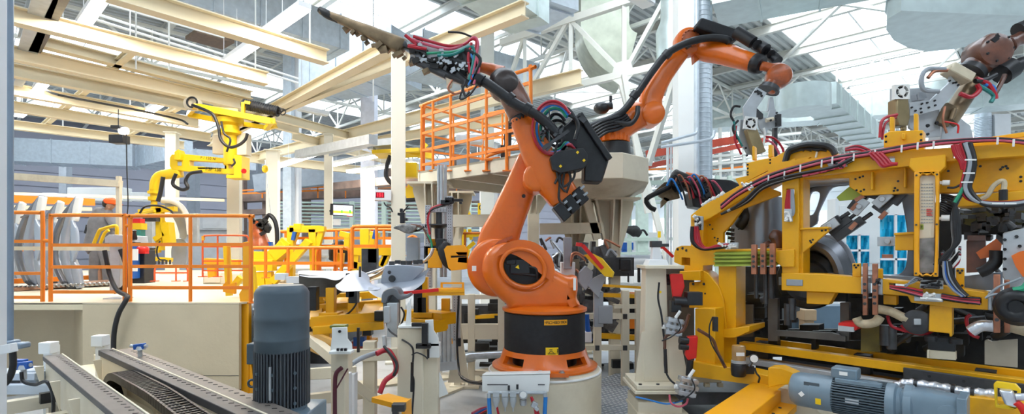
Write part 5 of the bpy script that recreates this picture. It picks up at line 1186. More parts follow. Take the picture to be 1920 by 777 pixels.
railing('platform_railing', [95, 234], 6.75, 404, [460, 501, 548], 572, 'orange railing panel in front of the worker in the orange cap')
railing('platform_railing', [244, 357, 470], 6.75, 405, [459, 500, 540], 569, 'orange three-post railing panel in front of the yellow manipulator')
b = B(); b.cyl(P(80,452,6.75), P(95,452,6.75), .022); b.cyl(P(234,424,6.75), P(244,424,6.75), .022); S('railing_clip', b, RAILO, 'short orange clips joining the platform railing panels', 'clip')
t = T('yellow_gate_post', 'yellow-orange channel post at the right end of the platform', 'post', P(462, 745, 6.7))
b = B(); b.prism([V((P(452,0,6.7).x, 6.7, 0)), V((P(466,0,6.7).x, 6.7, 0)), V((P(466,0,6.7).x, 6.78, 0)), V((P(452,0,6.7).x, 6.78, 0))], V((0, 0, 1.15))); Pt('lower_post', b, YELO, t, bev=.004)
b = B(); b.prism([P(x, y, 6.72) for x, y in ((466,640),(478,740),(450,748),(450,738),(466,736))], V((0, .08, 0))); Pt('foot_gusset', b, YELO, t)
b = B(); b.prism([P(x, y, 6.74) for x, y in ((455,455),(470,452),(472,560),(468,566),(450,566),(448,552),(455,540))], V((0, .05, 0))); b.prism([P(x, y, 6.9) for x, y in ((425,462),(428,462),(428,535),(441,530),(440,552),(418,548),(417,535),(425,528))], V((0, .05, 0))); PtS('upper_panel', b, YELO, t, bev=.003)
b = B(); b.box((P(452,0,6.9).x-.02, 6.9, .6), (.03, .04, 1.1)); Pt('dark_strip', b, BLK, t)
b = B(); b.tube([P(196,470,6.9), P(200,490,6.9), P(207,520,6.9), P(220,545,6.75), P(238,555,6.6), P(237,562,6.5), P(222,590,6.5), P(214,625,6.5), P(213,665,6.5), P(214,700,6.5)], .028, 10); S('black_cable', b, RUB, 'black cable hanging over the platform edge down the cream panel', 'cable')
b = B(); b.tube([P(226,468,6.95), P(234,490,6.95), P(240,520,6.9), P(232,540,6.9), P(214,548,6.9)], .03, 10); S('black_cable', b, RUB, 'black cable looping down beside the control desk', 'cable')
# control desk
t = T('control_desk', 'grey control desk on a post with a yellow guard bar by the worker', 'control desk', P(218, 560, 7.2))
b = B(); b.prism([P(x, y, 7.0) for x, y in ((196,446),(204,440),(238,442),(240,456),(196,456))], V((0, .4, 0))); b.box(P(222,500,7.2), (.14, .14, .7)); b.box(P(222,562,7.15), (.24, .24, .06)); PtS('desk_body', b, LGR, t, bev=.006)
b = B(); b.tube([P(176,457,7.0), P(186,434,7.0), P(192,430,7.0), P(214,424,7.0), P(219,427,7.0), P(219,440,7.0)], .022, 8, 4); b.tube([P(188,457,7.1), P(196,438,7.1), P(204,432,7.1)], .02, 8, 4); PtS('guard_bar', b, YELB, t)
b = B(); b.lathe(P(252,450,7.1), UP, [(.03, 0), (.035, .02), (.02, .1), (.03, .12), (0, .14)], 14); b.box(P(252,456,7.1), (.1, .1, .02)); Pt('joystick', b, BLK, t)
b = B(); b.box(P(260,425,7.6), (.16, .12, .09)); Pt('beacon_base', b, YELB, t); b = B(); b.box(P(258,415,7.6), (.14, .1, .07)); Pt('red_beacon', b, RED, t); b = B(); b.box(P(260,438,7.6), (.12, .1, .1)); Pt('green_beacon', b, TEA, t)
b = B(); b.box(P(223,398,8.2), (.055, .06, 1.1)); b.bar(P(226,345,8.2), P(-20,328,8.2), .1, .1); b.bar(P(226,467,8.2), P(-20,466,8.2), .08, .06); S('rack_frame', b, CRMD, 'cream rack frame with an upright in front of the worker', 'frame')
# worker
def worker():
    Y = 10.2; t = T('person', 'worker in grey overalls and orange cap standing with his back half turned', 'person', P(200, 537, Y))
    sk = B(); 
    p = lambda x, y, o=0: P(x, y, Y+o)
    sk.limb([(p(201,400), .06, .065), (p(203,393), .055, .06), (p(206,386), .075, .09), (p(208,379), .082, .105), (p(207,373), .065, .085)], 20, 2.1)
    sk.bm.verts.ensure_lookup_table()
    sk.limb([(p(213,384,-.01), .022, .02), (p(216,386,-.01), .012, .012)], 8, 2)          # nose
    sk.limb([(p(216,431,-.1), .035, .03), (p(220,434,-.12), .04, .022), (p(224,436,-.12), .03, .018)], 10, 2.4)
    sk.limb([(p(200,400), .10, .08), (p(196,420), .16, .1), (p(192,450), .13, .09), (p(196,470), .13, .1)], 16, 2.4)
    for dx, dy in ((-8, 0), (8, -.05)):
        sk.limb([(p(196+dx,470,dy), .07, .08), (p(196+dx,500,dy), .05, .06), (p(196+dx,530,dy), .04, .05)], 12, 2.2)
    Pt('body', sk, SKIN, t)
    b = B(); b.sph(p(204,390,-.09), .022, (.5, .5, 1)); b.limb([(p(218,384+52,-.12), .008, .008), (p(228,388+50,-.12), .008, .008)], 6, 2)
    for k in range(4): b.limb([(p(222,432.5+k*1.6,-.12), .009, .009), (p(227,433+k*1.7,-.13), .009, .009), (p(230,435+k*1.5,-.13), .007, .007)], 6, 2)
    Pt('ear_and_fingers', b, SKIN, t)
    b = B(); b.limb([(p(201,388), .07, .085), (p(203,382), .085, .11), (p(204,378), .08, .1)], 16, 2.2); Pt('hair', b, DHAIR, t)
    b = B(); b.lathe(p(206.5,383), V((.12, 0, 1)), [(.10, 0), (.112, .01), (.115, .05), (.105, .085), (.07, .11), (0, .115)], 24); b.prism([p(x, y, -.08) for x, y in ((212,381),(219,382.5),(219,383.5),(212,383.5))], V((0, .16, 0))); Pt('cap', b, CAPO, t, 'orange cap')
    b = B(); b.limb([(p(200,396), .10, .09), (p(196,402), .21, .12), (p(192,420), .24, .15), (p(188,440), .22, .15), (p(182,458), .21, .15), (p(186,468), .2, .15)], 24, 2.6)
    b.limb([(p(206,406,-.1), .09, .09), (p(214,420,-.16), .085, .08), (p(219,428,-.18), .07, .065), (p(220,432,-.14), .055, .05)], 14, 2.2); b.limb([(p(178,408,.1), .08, .08), (p(172,425,.12), .075, .075), (p(176,440,.1), .06, .06)], 14, 2.2)
    b.lathe(p(201,400), V((.1, 0, 1)), [(.1, -.02), (.085, .06), (.08, .06)], 18); Pt('jacket', b, WORK, t, 'grey work jacket')
    b = B(); b.limb([(p(188,462), .2, .14), (p(186,480,.0), .15, .14), (p(182,505,.03), .12, .12), (p(181,530,.03), .11, .11)], 18, 2.4); b.limb([(p(196,464), .16, .14), (p(203,482,-.05), .13, .13), (p(205,505,-.05), .11, .11), (p(206,530,-.05), .10, .1)], 18, 2.4); Pt('trousers', b, WORK, t, 'grey work trousers')
    b = B(); [b.limb([(p(x-4,534,o), .055, .06), (p(x+6,535,o), .05, .05), (p(x+10,536,o), .03, .04)], 12, 2.4) for x, o in ((182, .03), (206, -.05))]; PtS('shoe', b, BLK, t)
    b = B(); b.bar(p(172,424,.1), p(168,440,.1), .2, .04); Pt('tool_pouch', b, BLK, t)
worker()
# car body side frames on the platform
def bodyframe(x, y0, Y, label, s=1.0):
    t = T('body_side_panel', label, 'car body panel', P(x, y0+168*s, Y), 'sheet steel body sides waiting on the platform')
    def path(pts, w, o, m, nm='pillar', dp=.05):
        b = B(); b.limb([(P(x+q[0]*s, y0+q[1]*s, Y+o), w0*Y/F*s, dp) for q, w0 in zip(pts, w)], 14, 4, sub=5); Pt(nm, b, m, t, bev=0)
    SB = mat('bluish_pressed_sheet', (.40, .46, .56), .36, .4, noise=.08, scale=3)
    path([(24,0),(14,20),(4,48),(-2,80),(-2,112),(4,140),(14,166)], [4,5,5,5.5,6,6,5], 0, SHT)
    path([(20,4),(-4,36),(-18,70),(-22,105),(-16,135),(-4,160)], [3,4,4,4.5,4,4], .3, SHTD, 'rear_pillar')
    path([(25,2),(21,22),(17,44)], [5,6,4], -.12, WHP, 'pillar_tip_highlight')  # white part painted in as the highlight on the steel tip
    path([(12,44),(16,66),(17,92),(14,120)], [2,6.5,6.5,2], -.16, SB, 'door_post', .03)
    path([(-8,92),(-4,118),(4,148),(10,166)], [2.5,4,4,3], .1, SB, 'wheel_panel', .03)
    path([(14,118),(20,140),(24,160),(27,170)], [4,8,7,5], -.1, SHT, 'lower_post')
    path([(-4,160),(12,170),(27,168)], [3,4,3], -.05, STD, 'foot_clamp')
    path([(-16,40),(-6,36),(8,34)], [1.5,1.5,1.5], .15, SHTD, 'cross_stay', .02)
bodyframe(56, 368, 8.9, 'leftmost pressed steel body side frame behind the railing')
bodyframe(124, 370, 9.0, 'pressed steel body side frame left of the worker')
bodyframe(20, 380, 10.5, 'darker body side frame behind the conduit pipe', .9)
bodyframe(92, 378, 10.6, 'body side frame between the two nearest ones', .9)
t = T('roller_track', 'rusty brown roller track lying on the platform under the body panels', 'track', P(120, 535, 9))
b = B(); b.bar(P(-20,545,8.3), P(215,528,9.9), .5, .05); Pt('track_bed', b, mat('rusty_track', (.3, .16, .10), .6, .2, noise=.5, scale=9), t)
b = B(); b.bar(P(-20,530,9), P(180,520,10.4), .12, .08); b.bar(P(-20,470,11), P(175,462,12), .1, .1); PtS('orange_rail', b, RAILO, t)
b = B(); [b.tube([P(x, 541-x*.04, 8.6), P(x+6, 538-x*.04, 8.5), P(x+12, 542-x*.04, 8.6)], .012, 6) for x in range(0, 200, 9)]; Pt('chain', b, STL, t, kind='stuff')
b = B(); b.bar(P(-20,372,12.0), P(178,380,13.2), .3, .16); S('orange_gantry_beam', b, RAILO, 'orange gantry beam behind the body panels', 'beam')
b = B(); b.bar(P(-20,388,11.8), P(172,393,13.0), .2, .08); b.bar(P(-20,362,14), P(420,376,14), .06, .07); S('white_gantry_beam', b, CRB, 'cream beams behind the body panels', 'beam')
for x0, x1, y0, y1, lb in ((135,240,353,378,'wide white cabinet on the far wall behind the worker'),(88,112,363,372,'small white cabinet on the far wall at the left'),(252,278,362,378,'small white cabinet behind the yellow manipulator arm')):
    Y = 22; b = B(); b.box(P((x0+x1)/2, (y0+y1)/2, Y), (px(x1-x0, Y), .5, px(y1-y0, Y))); S('wall_cabinet', b, WHP, lb, 'cabinet', bev=.02)
t = T('blue_bin', 'blue and white cabinet behind the railing below the manipulator', 'cabinet', P(240, 520, 9.5))
b = B(); b.box(P(242,490,9.5), (.32, .3, .62)); Pt('bin_body', b, BLU, t, bev=.01)
b = B(); b.box(P(250,478,9.3), (.16, .02, .2)); b.box(P(252,505,9.3), (.1, .02, .08)); PtS('white_label', b, WHP, t)
b = B(); b.sph(P(268,468,9.5), .1, (1, 1, .7)); b.bar(P(262,474,9.5), P(276,474,9.5), .1, .04); S('red_lamp', b, RED, 'round red lamp on the blue cabinet', 'lamp')
b = B(); b.box(P(268,500,9.7), (.26, .3, .6)); S('dark_bin', b, BLK, 'dark cabinet beside the blue one', 'cabinet', bev=.01)

# ---- yellow overhead manipulator
mY = 11.0
mm = T('overhead_manipulator', 'yellow overhead manipulator hanging from the crane rails', 'manipulator', P(430, 330, mY))
def mp(nm, pts, o, th, m=YELB, bev=.006, holes=(), label=None):
    b = B(); b.plate(FR(mY), pts, o, th, holes); return Pt(nm, b, m, mm, label, bev)
mp('carriage_beam', ((368,196),(372,194),(460,212),(512,222),(516,232),(500,232),(455,222),(372,207)), -.3, .1)
mp('carriage_beam', ((350,211),(356,210),(400,219),(505,236),(515,232),(518,238),(500,243),(400,228),(352,219)), .25, .1)
b = B(); b.bar(P(368,198,mY-.3), P(354,214,mY+.3), .08, .08); b.bar(P(512,226,mY-.3), P(498,242,mY+.2), .08, .08); b.bar(P(420,206,mY-.2), P(424,226,mY+.2), .5, .1); PtS('carriage_tie', b, YELB, mm)
b = B(); b.cyl(P(358,195,mY-.2), P(366,196,mY+.1), .14, n=20); Pt('motor_drum', b, CRM, mm, 'cream motor drum'); b = B(); b.torus(P(360,192,mY-.25), V((0, 1, 0)), .1, .02); Pt('drum_cable', b, RUB, mm)
b = B(); b.lathe(P(432,228,mY), -UP, [(.26, -.05), (.24, .05), (.17, .1), (.17, .2), (.22, .2), (.22, .26), (.13, .3), (.13, .9)], 24); Pt('slewing_head', b, YELB, mm)
mp('vertical_arm', ((427,236),(438,236),(438,296),(427,296)), -.05, .2)
b = B(); b.box(P(450,272,mY+.12), (.38, .22, .46)); b.box(P(415,272,mY+.25), (.28, .18, .4)); PtS('control_cabinet', b, CRM, mm, 'cream control cabinet', bev=.01)
mp('arm_knuckle', ((438,290),(453,292),(453,334),(424,334),(424,328),(438,328)), -.2, .34)
mp('parallel_arm', ((318,296),(322,290),(345,289),(424,297),(438,298),(438,327),(424,326),(345,321),(322,318),(318,312)), -.1, .16, holes=[((355,301),(355,311),(421,316),(421,305)), ((428,305),(428,316),(436,316),(436,305))])
mp('arm_fork', ((327,285),(334,280),(338,289),(338,300),(326,300)), -.2, .2)
b = B(); b.limb([(P(338,322,mY), .12, .1), (P(318,327,mY), .1, .1), (P(300,330,mY), .09, .09), (P(292,342,mY), .09, .09), (P(290,358,mY), .085, .085)], 16, 3.4); Pt('curved_arm', b, YELB, mm)
b = B(); b.lathe(P(289,358,mY), -UP, [(.09, 0), (.12, .01), (.12, .06), (.07, .07), (.07, .12), (.11, .13), (.11, .2), (.06, .21), (.06, .4)], 20); Pt('swivel_joint', b, YELB, mm)
b = B(); b.bar(P(262,398,mY), P(330,392,mY), .12, .1); b.bar(P(300,385,mY), P(301,470,mY), .12, .12); b.bar(P(290,402,mY+.2), P(316,432,mY), .1, .1); b.bar(P(314,418,mY), P(318,456,mY), .16, .2); b.bar(P(268,484,mY-.2), P(322,488,mY-.1), .14, .08); b.bar(P(294,450,mY), P(312,438,mY), .2, .1); b.bar(P(272,478,mY), P(300,470,mY), .08, .08); b.bar(P(256,403,mY), P(290,396,mY-.2), .06, .06); PtS('gripper_frame', b, YELB, mm, bev=.005)
b = B(); b.box(P(272,470,mY), (.3, .2, .1)); b.box(P(285,412,mY-.1), (.28, .15, .08)); [b.cyl(P(x, 488, mY-.2), P(x, 496, mY-.2), .02) for x in range(270, 322, 7)]; PtS('dark_block', b, STD, mm)
for pts, r in (([(360,197),(384,206),(400,216),(410,240),(414,262),(430,276),(448,272),(460,262),(464,250)], .03), ([(415,228),(420,250),(432,262),(425,285)], .02), ([(378,322),(356,326),(348,340),(352,352),(342,356),(328,350),(324,342),(330,326)], .035), ([(306,332),(303,350),(300,365),(296,378)], .04), ([(262,400),(272,388),(296,386),(318,394),(326,402)], .02), ([(300,452),(294,470),(298,486),(310,488)], .015), ([(438,298),(440,306),(434,312)], .02)):
    b = B(); b.tube([P(x, y, mY-.35) for x, y in pts], r, 10, 5); Pt('manipulator_hose', b, RUB, mm)
b = B(); n = 16
for k in range(n): u_ = k/n; b.torus(P(458+u_*66, 196+u_*14, mY-.1), V((1, 0, -.15)), .085, .028, 18, 6)
Pt('festoon_coil', b, RUB, mm, 'black coiled cable on the carriage', kind='stuff'); b = B(); b.torus(P(530,210,mY-.1), V((0, 1, 0)), .06, .012); b.torus(P(524,208,mY-.1), V((.3, 1, 0)), .06, .012); Pt('cable_loop', b, RUB, mm)
b = B(); b.bar(P(457,192,mY-.2), P(456,212,mY-.2), .06, .06); b.bar(P(460,192,mY-.2), P(470,194,mY-.2), .06, .06); PtS('coil_bracket', b, YELB, mm)
b = B(); b.cyl(P(456,321,mY-.22), P(458,321,mY-.24), .05, n=12); Pt('red_button', b, RED, mm); b = B(); b.box(P(337,307,mY-.11), (.08, .01, .08)); Pt('grey_sticker', b, LGR, mm)
text('arm_marking', 'PSF-150', .10, P(400,318.0,mY-.115), (1, 0, -.06), BKT, mm, up=V((.06, 0, 1))); text('arm_marking', 'F / 150 N', .08, P(390,297.2,mY-.115), (1, 0, -.1), BKT, mm, up=V((.1, 0, 1)))
# door panel held by the gripper
t = T('car_door_panel', 'pale curved car panel held by the yellow manipulator gripper', 'car body panel', P(330, 470, 11.3))
b = B(); b.tube([P(304,377,11.3), P(322,378,11.3), P(340,388,11.3), P(352,410,11.3), P(356,440,11.3)], .055, 10); Pt('panel_edge', b, WHP, t)
b = B(); b.pillow([P(x, y, 11.35) for x, y in smooth2([(306,381),(322,382),(338,392),(348,412),(352,440),(340,450),(330,420),(318,400)], 3)], V((0, .06, 0)), .015); b.pillow([P(x, y, 11.4) for x, y in smooth2([(322,460),(330,448),(345,450),(352,470),(345,500),(325,500),(320,480)], 3)], V((0, .06, 0)), .02); PtS('inner_sheet', b, SHT, t)
b = B(); b.box(P(365,430,11.8), (.16, .1, .7)); b.box(P(282,430,11.6), (.14, .1, .8)); PtS('grey_stay', b, LGR, t)
# hanging projector and hook
t = T('hanging_projector', 'black projector lamp hanging on a cable above the worker', 'lamp', P(224, 268, 9))
b = B(); b.box(P(224,262,9), (.24, .18, .14)); b.box(P(222,240,9), (.16, .16, .06)); PtS('housing', b, BLK, t, bev=.01); b = B(); b.cyl(P(226,245,9), P(238,246,9), .06); Pt('lens', b, LAMP, t); b = B(); b.cyl(P(222,240,9), P(222,205,9), .008, n=6); b.tube([P(237,246,9), P(238,320,9), P(240,380,9), P(238,408,9)], .01, 6); PtS('hanging_cable', b, RUB, t)
t = T('chain_hoist_hook', 'small yellow hoist with a thin chain hanging right of the manipulator', 'hoist', P(497, 316, 15))
b = B(); b.sph(P(497,317,15), .09, (1, .7, 1.2)); Pt('hoist_body', b, YELB, t, bev=.01); b = B(); b.cyl(P(497,300,15), P(497,320,15), .012); b.tube([P(499,326,15), P(503,360,15), P(508,404,15)], .012, 6); b.torus(P(508,408,15), V((0, 1, 0)), .05, .012); PtS('chain', b, STL, t)
# ---- foreground machined rails
RZt = .90
def zr(x, y, z=RZt): return Q(x, y, z)
def longrail(a, c, w, h, label, cream, back):
    a, c = zr(*a), zr(*c); d = (c-a).normalized(); n = V((-d.y, d.x, 0)); c = a+d*3.6
    t = T('guide_rail', label, 'guide rail', V((a.x, a.y, 0)), 'machined guide rails at the lower left')
    b = B(); b.bar(a+n*w/2-V((0, 0, h/2)), c+n*w/2-V((0, 0, h/2)), w, h); Pt('steel_rail', b, mat('machined_rail', (.085, .078, .08), .48, .2, noise=.15, scale=10), t, bev=.004)
    b = B(); k = .12
    while k < 3.4: q = a+d*k+n*w*.72; b.box(q+V((0, 0, .001)), (.028, .006, .004), rz=math.atan2(d.y, d.x)+.9); k += .085
    Pt('bolt_slots', b, BLK, t, kind='stuff')
    b = B(); b.bar(a+n*w*.5-V((0, 0, h+.14)), c+n*w*.5-V((0, 0, h+.14)), w*.7, .28); b.bar(a+n*w*1.06-V((0, 0, .01)), c+n*w*1.06-V((0, 0, .01)), .012, .03); PtS('cream_girder', b, cream, t, bev=.004)
    for k in (.15, .9, 1.6, 2.3, 3.0):
        b = B(); q = a+d*k+n*w*.5; b.box((q.x, q.y, .28), (.14, .1, .56), rz=math.atan2(d.y, d.x)); q2 = q-n*w*.6; b.prism([q2+V((0, 0, -.06)), q2+V((0, 0, -.3)), q2-n*.06+V((0, 0, -.06))], d*.02); Pt('girder_leg', b, cream, t)
    return a, c, d, n
longrail((80, 668), (212, 777), .12, .04, 'front dark machined rail with bolt slots at the lower left', CRM, 0)
a, c, d, n = longrail((184, 657), (442, 777), .10, .05, 'rear dark machined rail running towards the grey motor', CRM, 0)
b = B(); o = n*.18; b.bar(a+o+d*.0-V((0, 0, .03)), a+d*3.7+o-V((0, 0, .03)), .16, .03)
t = T('guide_rail', 'brownish flat machined strip beside the rear rail', 'guide rail', V((a.x, a.y, 0)), 'machined guide rails at the lower left'); Pt('flat_strip', b, mat('brownish_machined', (.20, .17, .15), .48, .2, noise=.12), t, bev=.003)
b = B(); k = .2
while k < 3.5: q = a+d*k+n*.21; b.box(q+V((0, 0, -.014)), (.028, .006, .004), rz=math.atan2(d.y, d.x)+.9); k += .085
Pt('bolt_slots', b, BLK, t, kind='stuff'); b = B(); b.box(a+d*1.8+n*.18-V((0, 0, .45)), (3.6, .08, .86), rz=math.atan2(d.y, d.x)); Pt('strip_web', b, CRMD, t)
# energy chain
t = T('energy_chain', 'black cable drag chain lying along the rear machined rail', 'cable chain', V((a.x, a.y, .3)))
pts = [(zr(380, 790, .84))]
PC = [Q(440,800,.86), Q(395,777,.86), Q(330,735,.86), Q(285,712,.86), Q(258,700,.84), Q(246,706,.78), Q(241,722,.70), Q(244,740,.63), Q(256,752,.58), Q(285,768,.56), Q(320,800,.56)]
b = B(); b2 = B(); sp_ = spline(PC, 12); acc = 0
for i in range(len(sp_)-1):
    p, q = sp_[i], sp_[i+1]; dl = (q-p)
    if dl.length < 1e-4: continue
    h = n
    up_ = dl.normalized().cross(h).normalized()
    for sgn in (0, 1):
        o = n*(-.17+sgn*.13); b.bar(p+o, p+dl*.85+o, .05, .012, n) if False else b.hexa([p+o-up_*.028, p+o+n*.014-up_*.028, p+o+n*.014+up_*.028, p+o+up_*.028, p+dl*.9+o-up_*.028, p+dl*.9+o+n*.014-up_*.028, p+dl*.9+o+n*.014+up_*.028, p+dl*.9+o+up_*.028])
    if True:
        for vv in (-.026, .026): c0 = p-n*.16+up_*vv; b2.bar(c0, c0+n*.11, .014, .005, up_)
Pt('chain_links', b, BLK, t, kind='stuff'); Pt('chain_bars', b2, BLK, t, kind='stuff')
b = B(); [b.tube([p-n*(.14-k*.02) for p in PC], .008, 6, 4) for k in range(4)]; PtS('chain_cable', b, RUB, t)
# cream trough between both rails

t = T('cream_trough', 'cream channel between the two guide rails', 'channel', Q(200, 730, .55))
a1 = Q(142, 690, .62); dA = d
b = B(); b.bar(a1, a1+dA*3.0, .34, .03); b.bar(a1-n*.16+V((0, 0, .05)), a1-n*.16+dA*3+V((0, 0, .05)), .03, .12); b.bar(a1+n*.16+V((0, 0, .05)), a1+n*.16+dA*3+V((0, 0, .05)), .03, .12); PtS('trough_sheet', b, CRB, t, bev=.003)
b = B(); [b.box(a1-n*.42+dA*k-V((0, 0, .05)), (.09, .5, .1), rz=math.atan2(dA.y, dA.x)) for k in (.4, 1.1, 1.8)]; PtS('cross_member', b, CRM, t, bev=.003)
b = B(); [b.box(a1-n*.4+dA*k+V((0, 0, .02)), (.06, .12, .08), rz=math.atan2(dA.y, dA.x)) for k in (.55, 1.3)]; PtS('black_stop', b, BLK, t)
for x, y, Y, lb in ((97, 668, 4.75, 'cream post with a box head behind the front guide rail'), (193, 655, 4.95, 'cream post with a box head behind the rear guide rail')):
    t = T('stop_post', lb, 'post', P(x, y+60, Y).xy.to_3d()); b = B(); b.box((P(x,0,Y).x, Y, (CZ-(y-20-HZ)/F*Y)/2), (.08, .08, CZ-(y-20-HZ)/F*Y)); Pt('post', b, WHP, t); b = B(); q = P(x, y-17, Y); b.box((q.x, q.y-.03, q.z), (.105, .1, .1)); Pt('box_head', b, WHP, t, bev=.006)
for x, y, Y, lb, s in ((262, 650, 4.6, 'small blue sensor on a stalk in front of the cream panel', 1), (44, 686, 4.0, 'pair of small blue sensors on the grey frame at the left edge', 1.2)):
    t = T('blue_sensor', lb, 'sensor', P(x, y+20, Y)); b = B(); b.box(P(x, y, Y), (.085*s, .05, .045*s), rot=Matrix.Rotation(-.1, 3, 'Y')); 
    if s > 1: b.box(P(x-8, y-6, Y+.1), (.1, .05, .045))
    PtS('sensor_body', b, BLU, t, bev=.004)
    b = B(); b.cyl(P(x-10,y,Y), P(x-17,y-1,Y), .014); b.cyl(P(x+9,y,Y), P(x+14,y-1,Y), .015); b.cyl(P(x,y+3,Y), P(x+1,y+22*s,Y), .018); b.lathe(P(x+2,y+6,Y), UP, [(.04, 0), (.03, .03)], 14); PtS('sensor_mount', b, LGR, t)
    if s > 1: b = B(); b.tube([P(40,698,3.95), P(44,716,3.95), P(66,722,3.95), P(86,716,3.9), P(98,735,3.9), P(100,760,3.9), P(99,785,3.9)], .012, 8); Pt('sensor_cable', b, RUB, t)
t = T('grey_support_frame', 'pale blue-grey support frame at the lower left corner', 'frame', P(50, 740, 4.6).xy.to_3d())
b = B(); b.box(P(48,700,4.6), (.42, .3, .06)); b.box(P(48,730,4.4), (.5, .06, .08)); b.box(P(66,715,4.55), (.1, .1, .2)); PtS('frame_bar', b, mat('pale_blue_grey', (.56, .62, .70), .5), t, bev=.005)
b = B(); b.box(P(20,718,4.7), (.2, .2, .16)); b.box(P(78,712,4.7), (.2, .2, .16)); PtS('dark_motor_box', b, GRY, t, bev=.005)
b = B(); b.box((P(48,0,4.6).x, 4.75, .14), (.62, .2, .28)); Pt('frame_foot', b, CRM, t)
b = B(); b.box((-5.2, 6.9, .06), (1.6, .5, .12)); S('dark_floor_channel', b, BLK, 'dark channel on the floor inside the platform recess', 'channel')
# ---- big upright grey motor
MY = 3.35; mx = P(529, 0, MY).x; rr = px(48, MY); zt = CZ-(535-HZ)/F*MY
t = T('gear_motor', 'big dark blue-grey upright finned motor in the foreground', 'gear motor', (mx, MY, 0))
def z_(y): return CZ-(y-HZ)/F*MY
b = B(); b.lathe((mx, MY, z_(657)), UP, [(rr*.98, 0), (rr*1.0, .005), (rr*1.0, z_(637)-z_(657)), (rr*1.012, z_(636)-z_(657)), (rr*1.012, z_(632)-z_(657)), (rr, z_(631)-z_(657)), (rr, z_(600)-z_(657)), (rr*1.012, z_(599)-z_(657)), (rr*1.012, z_(591)-z_(657)), (rr, z_(590)-z_(657)), (rr, z_(549)-z_(657)), (rr*.93, z_(542)-z_(657)), (rr*.78, z_(535)-z_(657)), (0, z_(534)-z_(657))], 12 if False else 48); Pt('fan_cowl', b, MOT, t)
b = B(); finned(b, (mx, MY, z_(757)), (mx, MY, z_(655)), rr*1.0, 52, .02); Pt('finned_housing', b, mat('motor_fin_dark', (.07, .08, .095), .45, noise=.1), t)
b = B(); [b.lathe((mx+rr*math.sin(a)*.98, MY-rr*math.cos(a)*.98, z_(y)), V((math.sin(a), -math.cos(a), 0)), [(.011, 0), (.011, .012), (0, .013)], 8) for a in (.05, .85, -.6) for y in (693, 720, 748)]; PtS('housing_bolt', b, MOT, t)
b = B(); b.box((mx-.0, MY-rr-.006, z_(708)), (.012, .012, .2)); Pt('lifting_strip', b, LGR, t); b = B(); b.torus((mx-rr-.02, MY-.02, z_(718)), V((0, 1, 0)), .022, .008); Pt('lifting_eye', b, MOT, t)
b = B(); b.box((mx-.125, MY-rr*.72, z_(576)), (.022, .004, .012), rz=-.9); Pt('rating_sticker', b, WHP, t)
b = B(); b.box((mx-rr-.03, MY+.05, z_(665)), (.07, .1, .13)); Pt('terminal_box', b, MOT, t, bev=.006)
b = B(); b.lathe((mx, MY, z_(772)), UP, [(rr*1.15, -.04), (rr*1.15, 0), (rr*.95, .01), (rr*.9, .03), (rr*.98, .05)], 40); b.box((mx, MY, .42), (rr*2.6, rr*2.6, .78)); Pt('gearbox', b, MOTL, t, bev=.01)
# ================================================================ MIDDLE: upper deck, fixtures, racks
dk2 = T('upper_platform', 'raised cream steel platform carrying the second orange robot', 'platform', (0, 8, 2.7))
a, c = V((-1.35, 7.62, 0)), V((.62, 5.95, 0)); a = V((Q(786,322,2.93).x, Q(786,322,2.93).y, 0)); c0 = Q(985,288,2.93); c = V((c0.x, c0.y, 0)); dB = (c-a).normalized(); nA = V((-dB.y, dB.x, 0)); nA = nA if nA.y > 0 else -nA
b = B(); u1 = V((0, 0, 2.93)); L_ = (c-a).length
b.prism([a+u1-V((0, 0, .17)), c+u1-V((0, 0, .17)), c+u1, a+u1], nA*.06); Pt('edge_beam', b, CRM, dk2)
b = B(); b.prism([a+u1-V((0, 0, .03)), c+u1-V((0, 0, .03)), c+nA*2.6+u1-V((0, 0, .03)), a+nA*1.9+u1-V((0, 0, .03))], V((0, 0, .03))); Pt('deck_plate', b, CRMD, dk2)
b = B()
for k in (.35, .7, 1.0): q = a+dB*L_*k; b.bar(q+V((0, 0, 2.83)), q+nA*2.2+V((0, 0, 2.83)), .06, .14)
b.bar(a+nA*1.9+V((0, 0, 2.83)), c+nA*2.4+V((0, 0, 2.83)), .08, .17); b.bar(a+V((0, 0, 2.83)), a+nA*1.9+V((0, 0, 2.83)), .06, .17); PtS('deck_joist', b, CRM, dk2)
def zpt(x, Y, z): return V(((x-CX)/F*Y, Y, z))
oc = [zpt(1045, 6.75, 0), zpt(1085, 6.4, 0), zpt(1168, 6.35, 0), zpt(1216, 6.75, 0), zpt(1206, 7.9, 0), zpt(1160, 8.4, 0), zpt(1060, 8.3, 0)]
b = B(); b.prism([p+V((0, 0, 2.66)) for p in oc], V((0, 0, .31))); Pt('octagonal_base', b, CRM, dk2, 'cream octagonal robot base', bev=.01)
b = B(); cc = sum(oc, V())/len(oc); b.rings([[p*.45+cc*.55+V((0, 0, 2.50)) for p in oc], [p+V((0, 0, 2.66)) for p in oc]]); Pt('base_underside', b, CRMD, dk2)
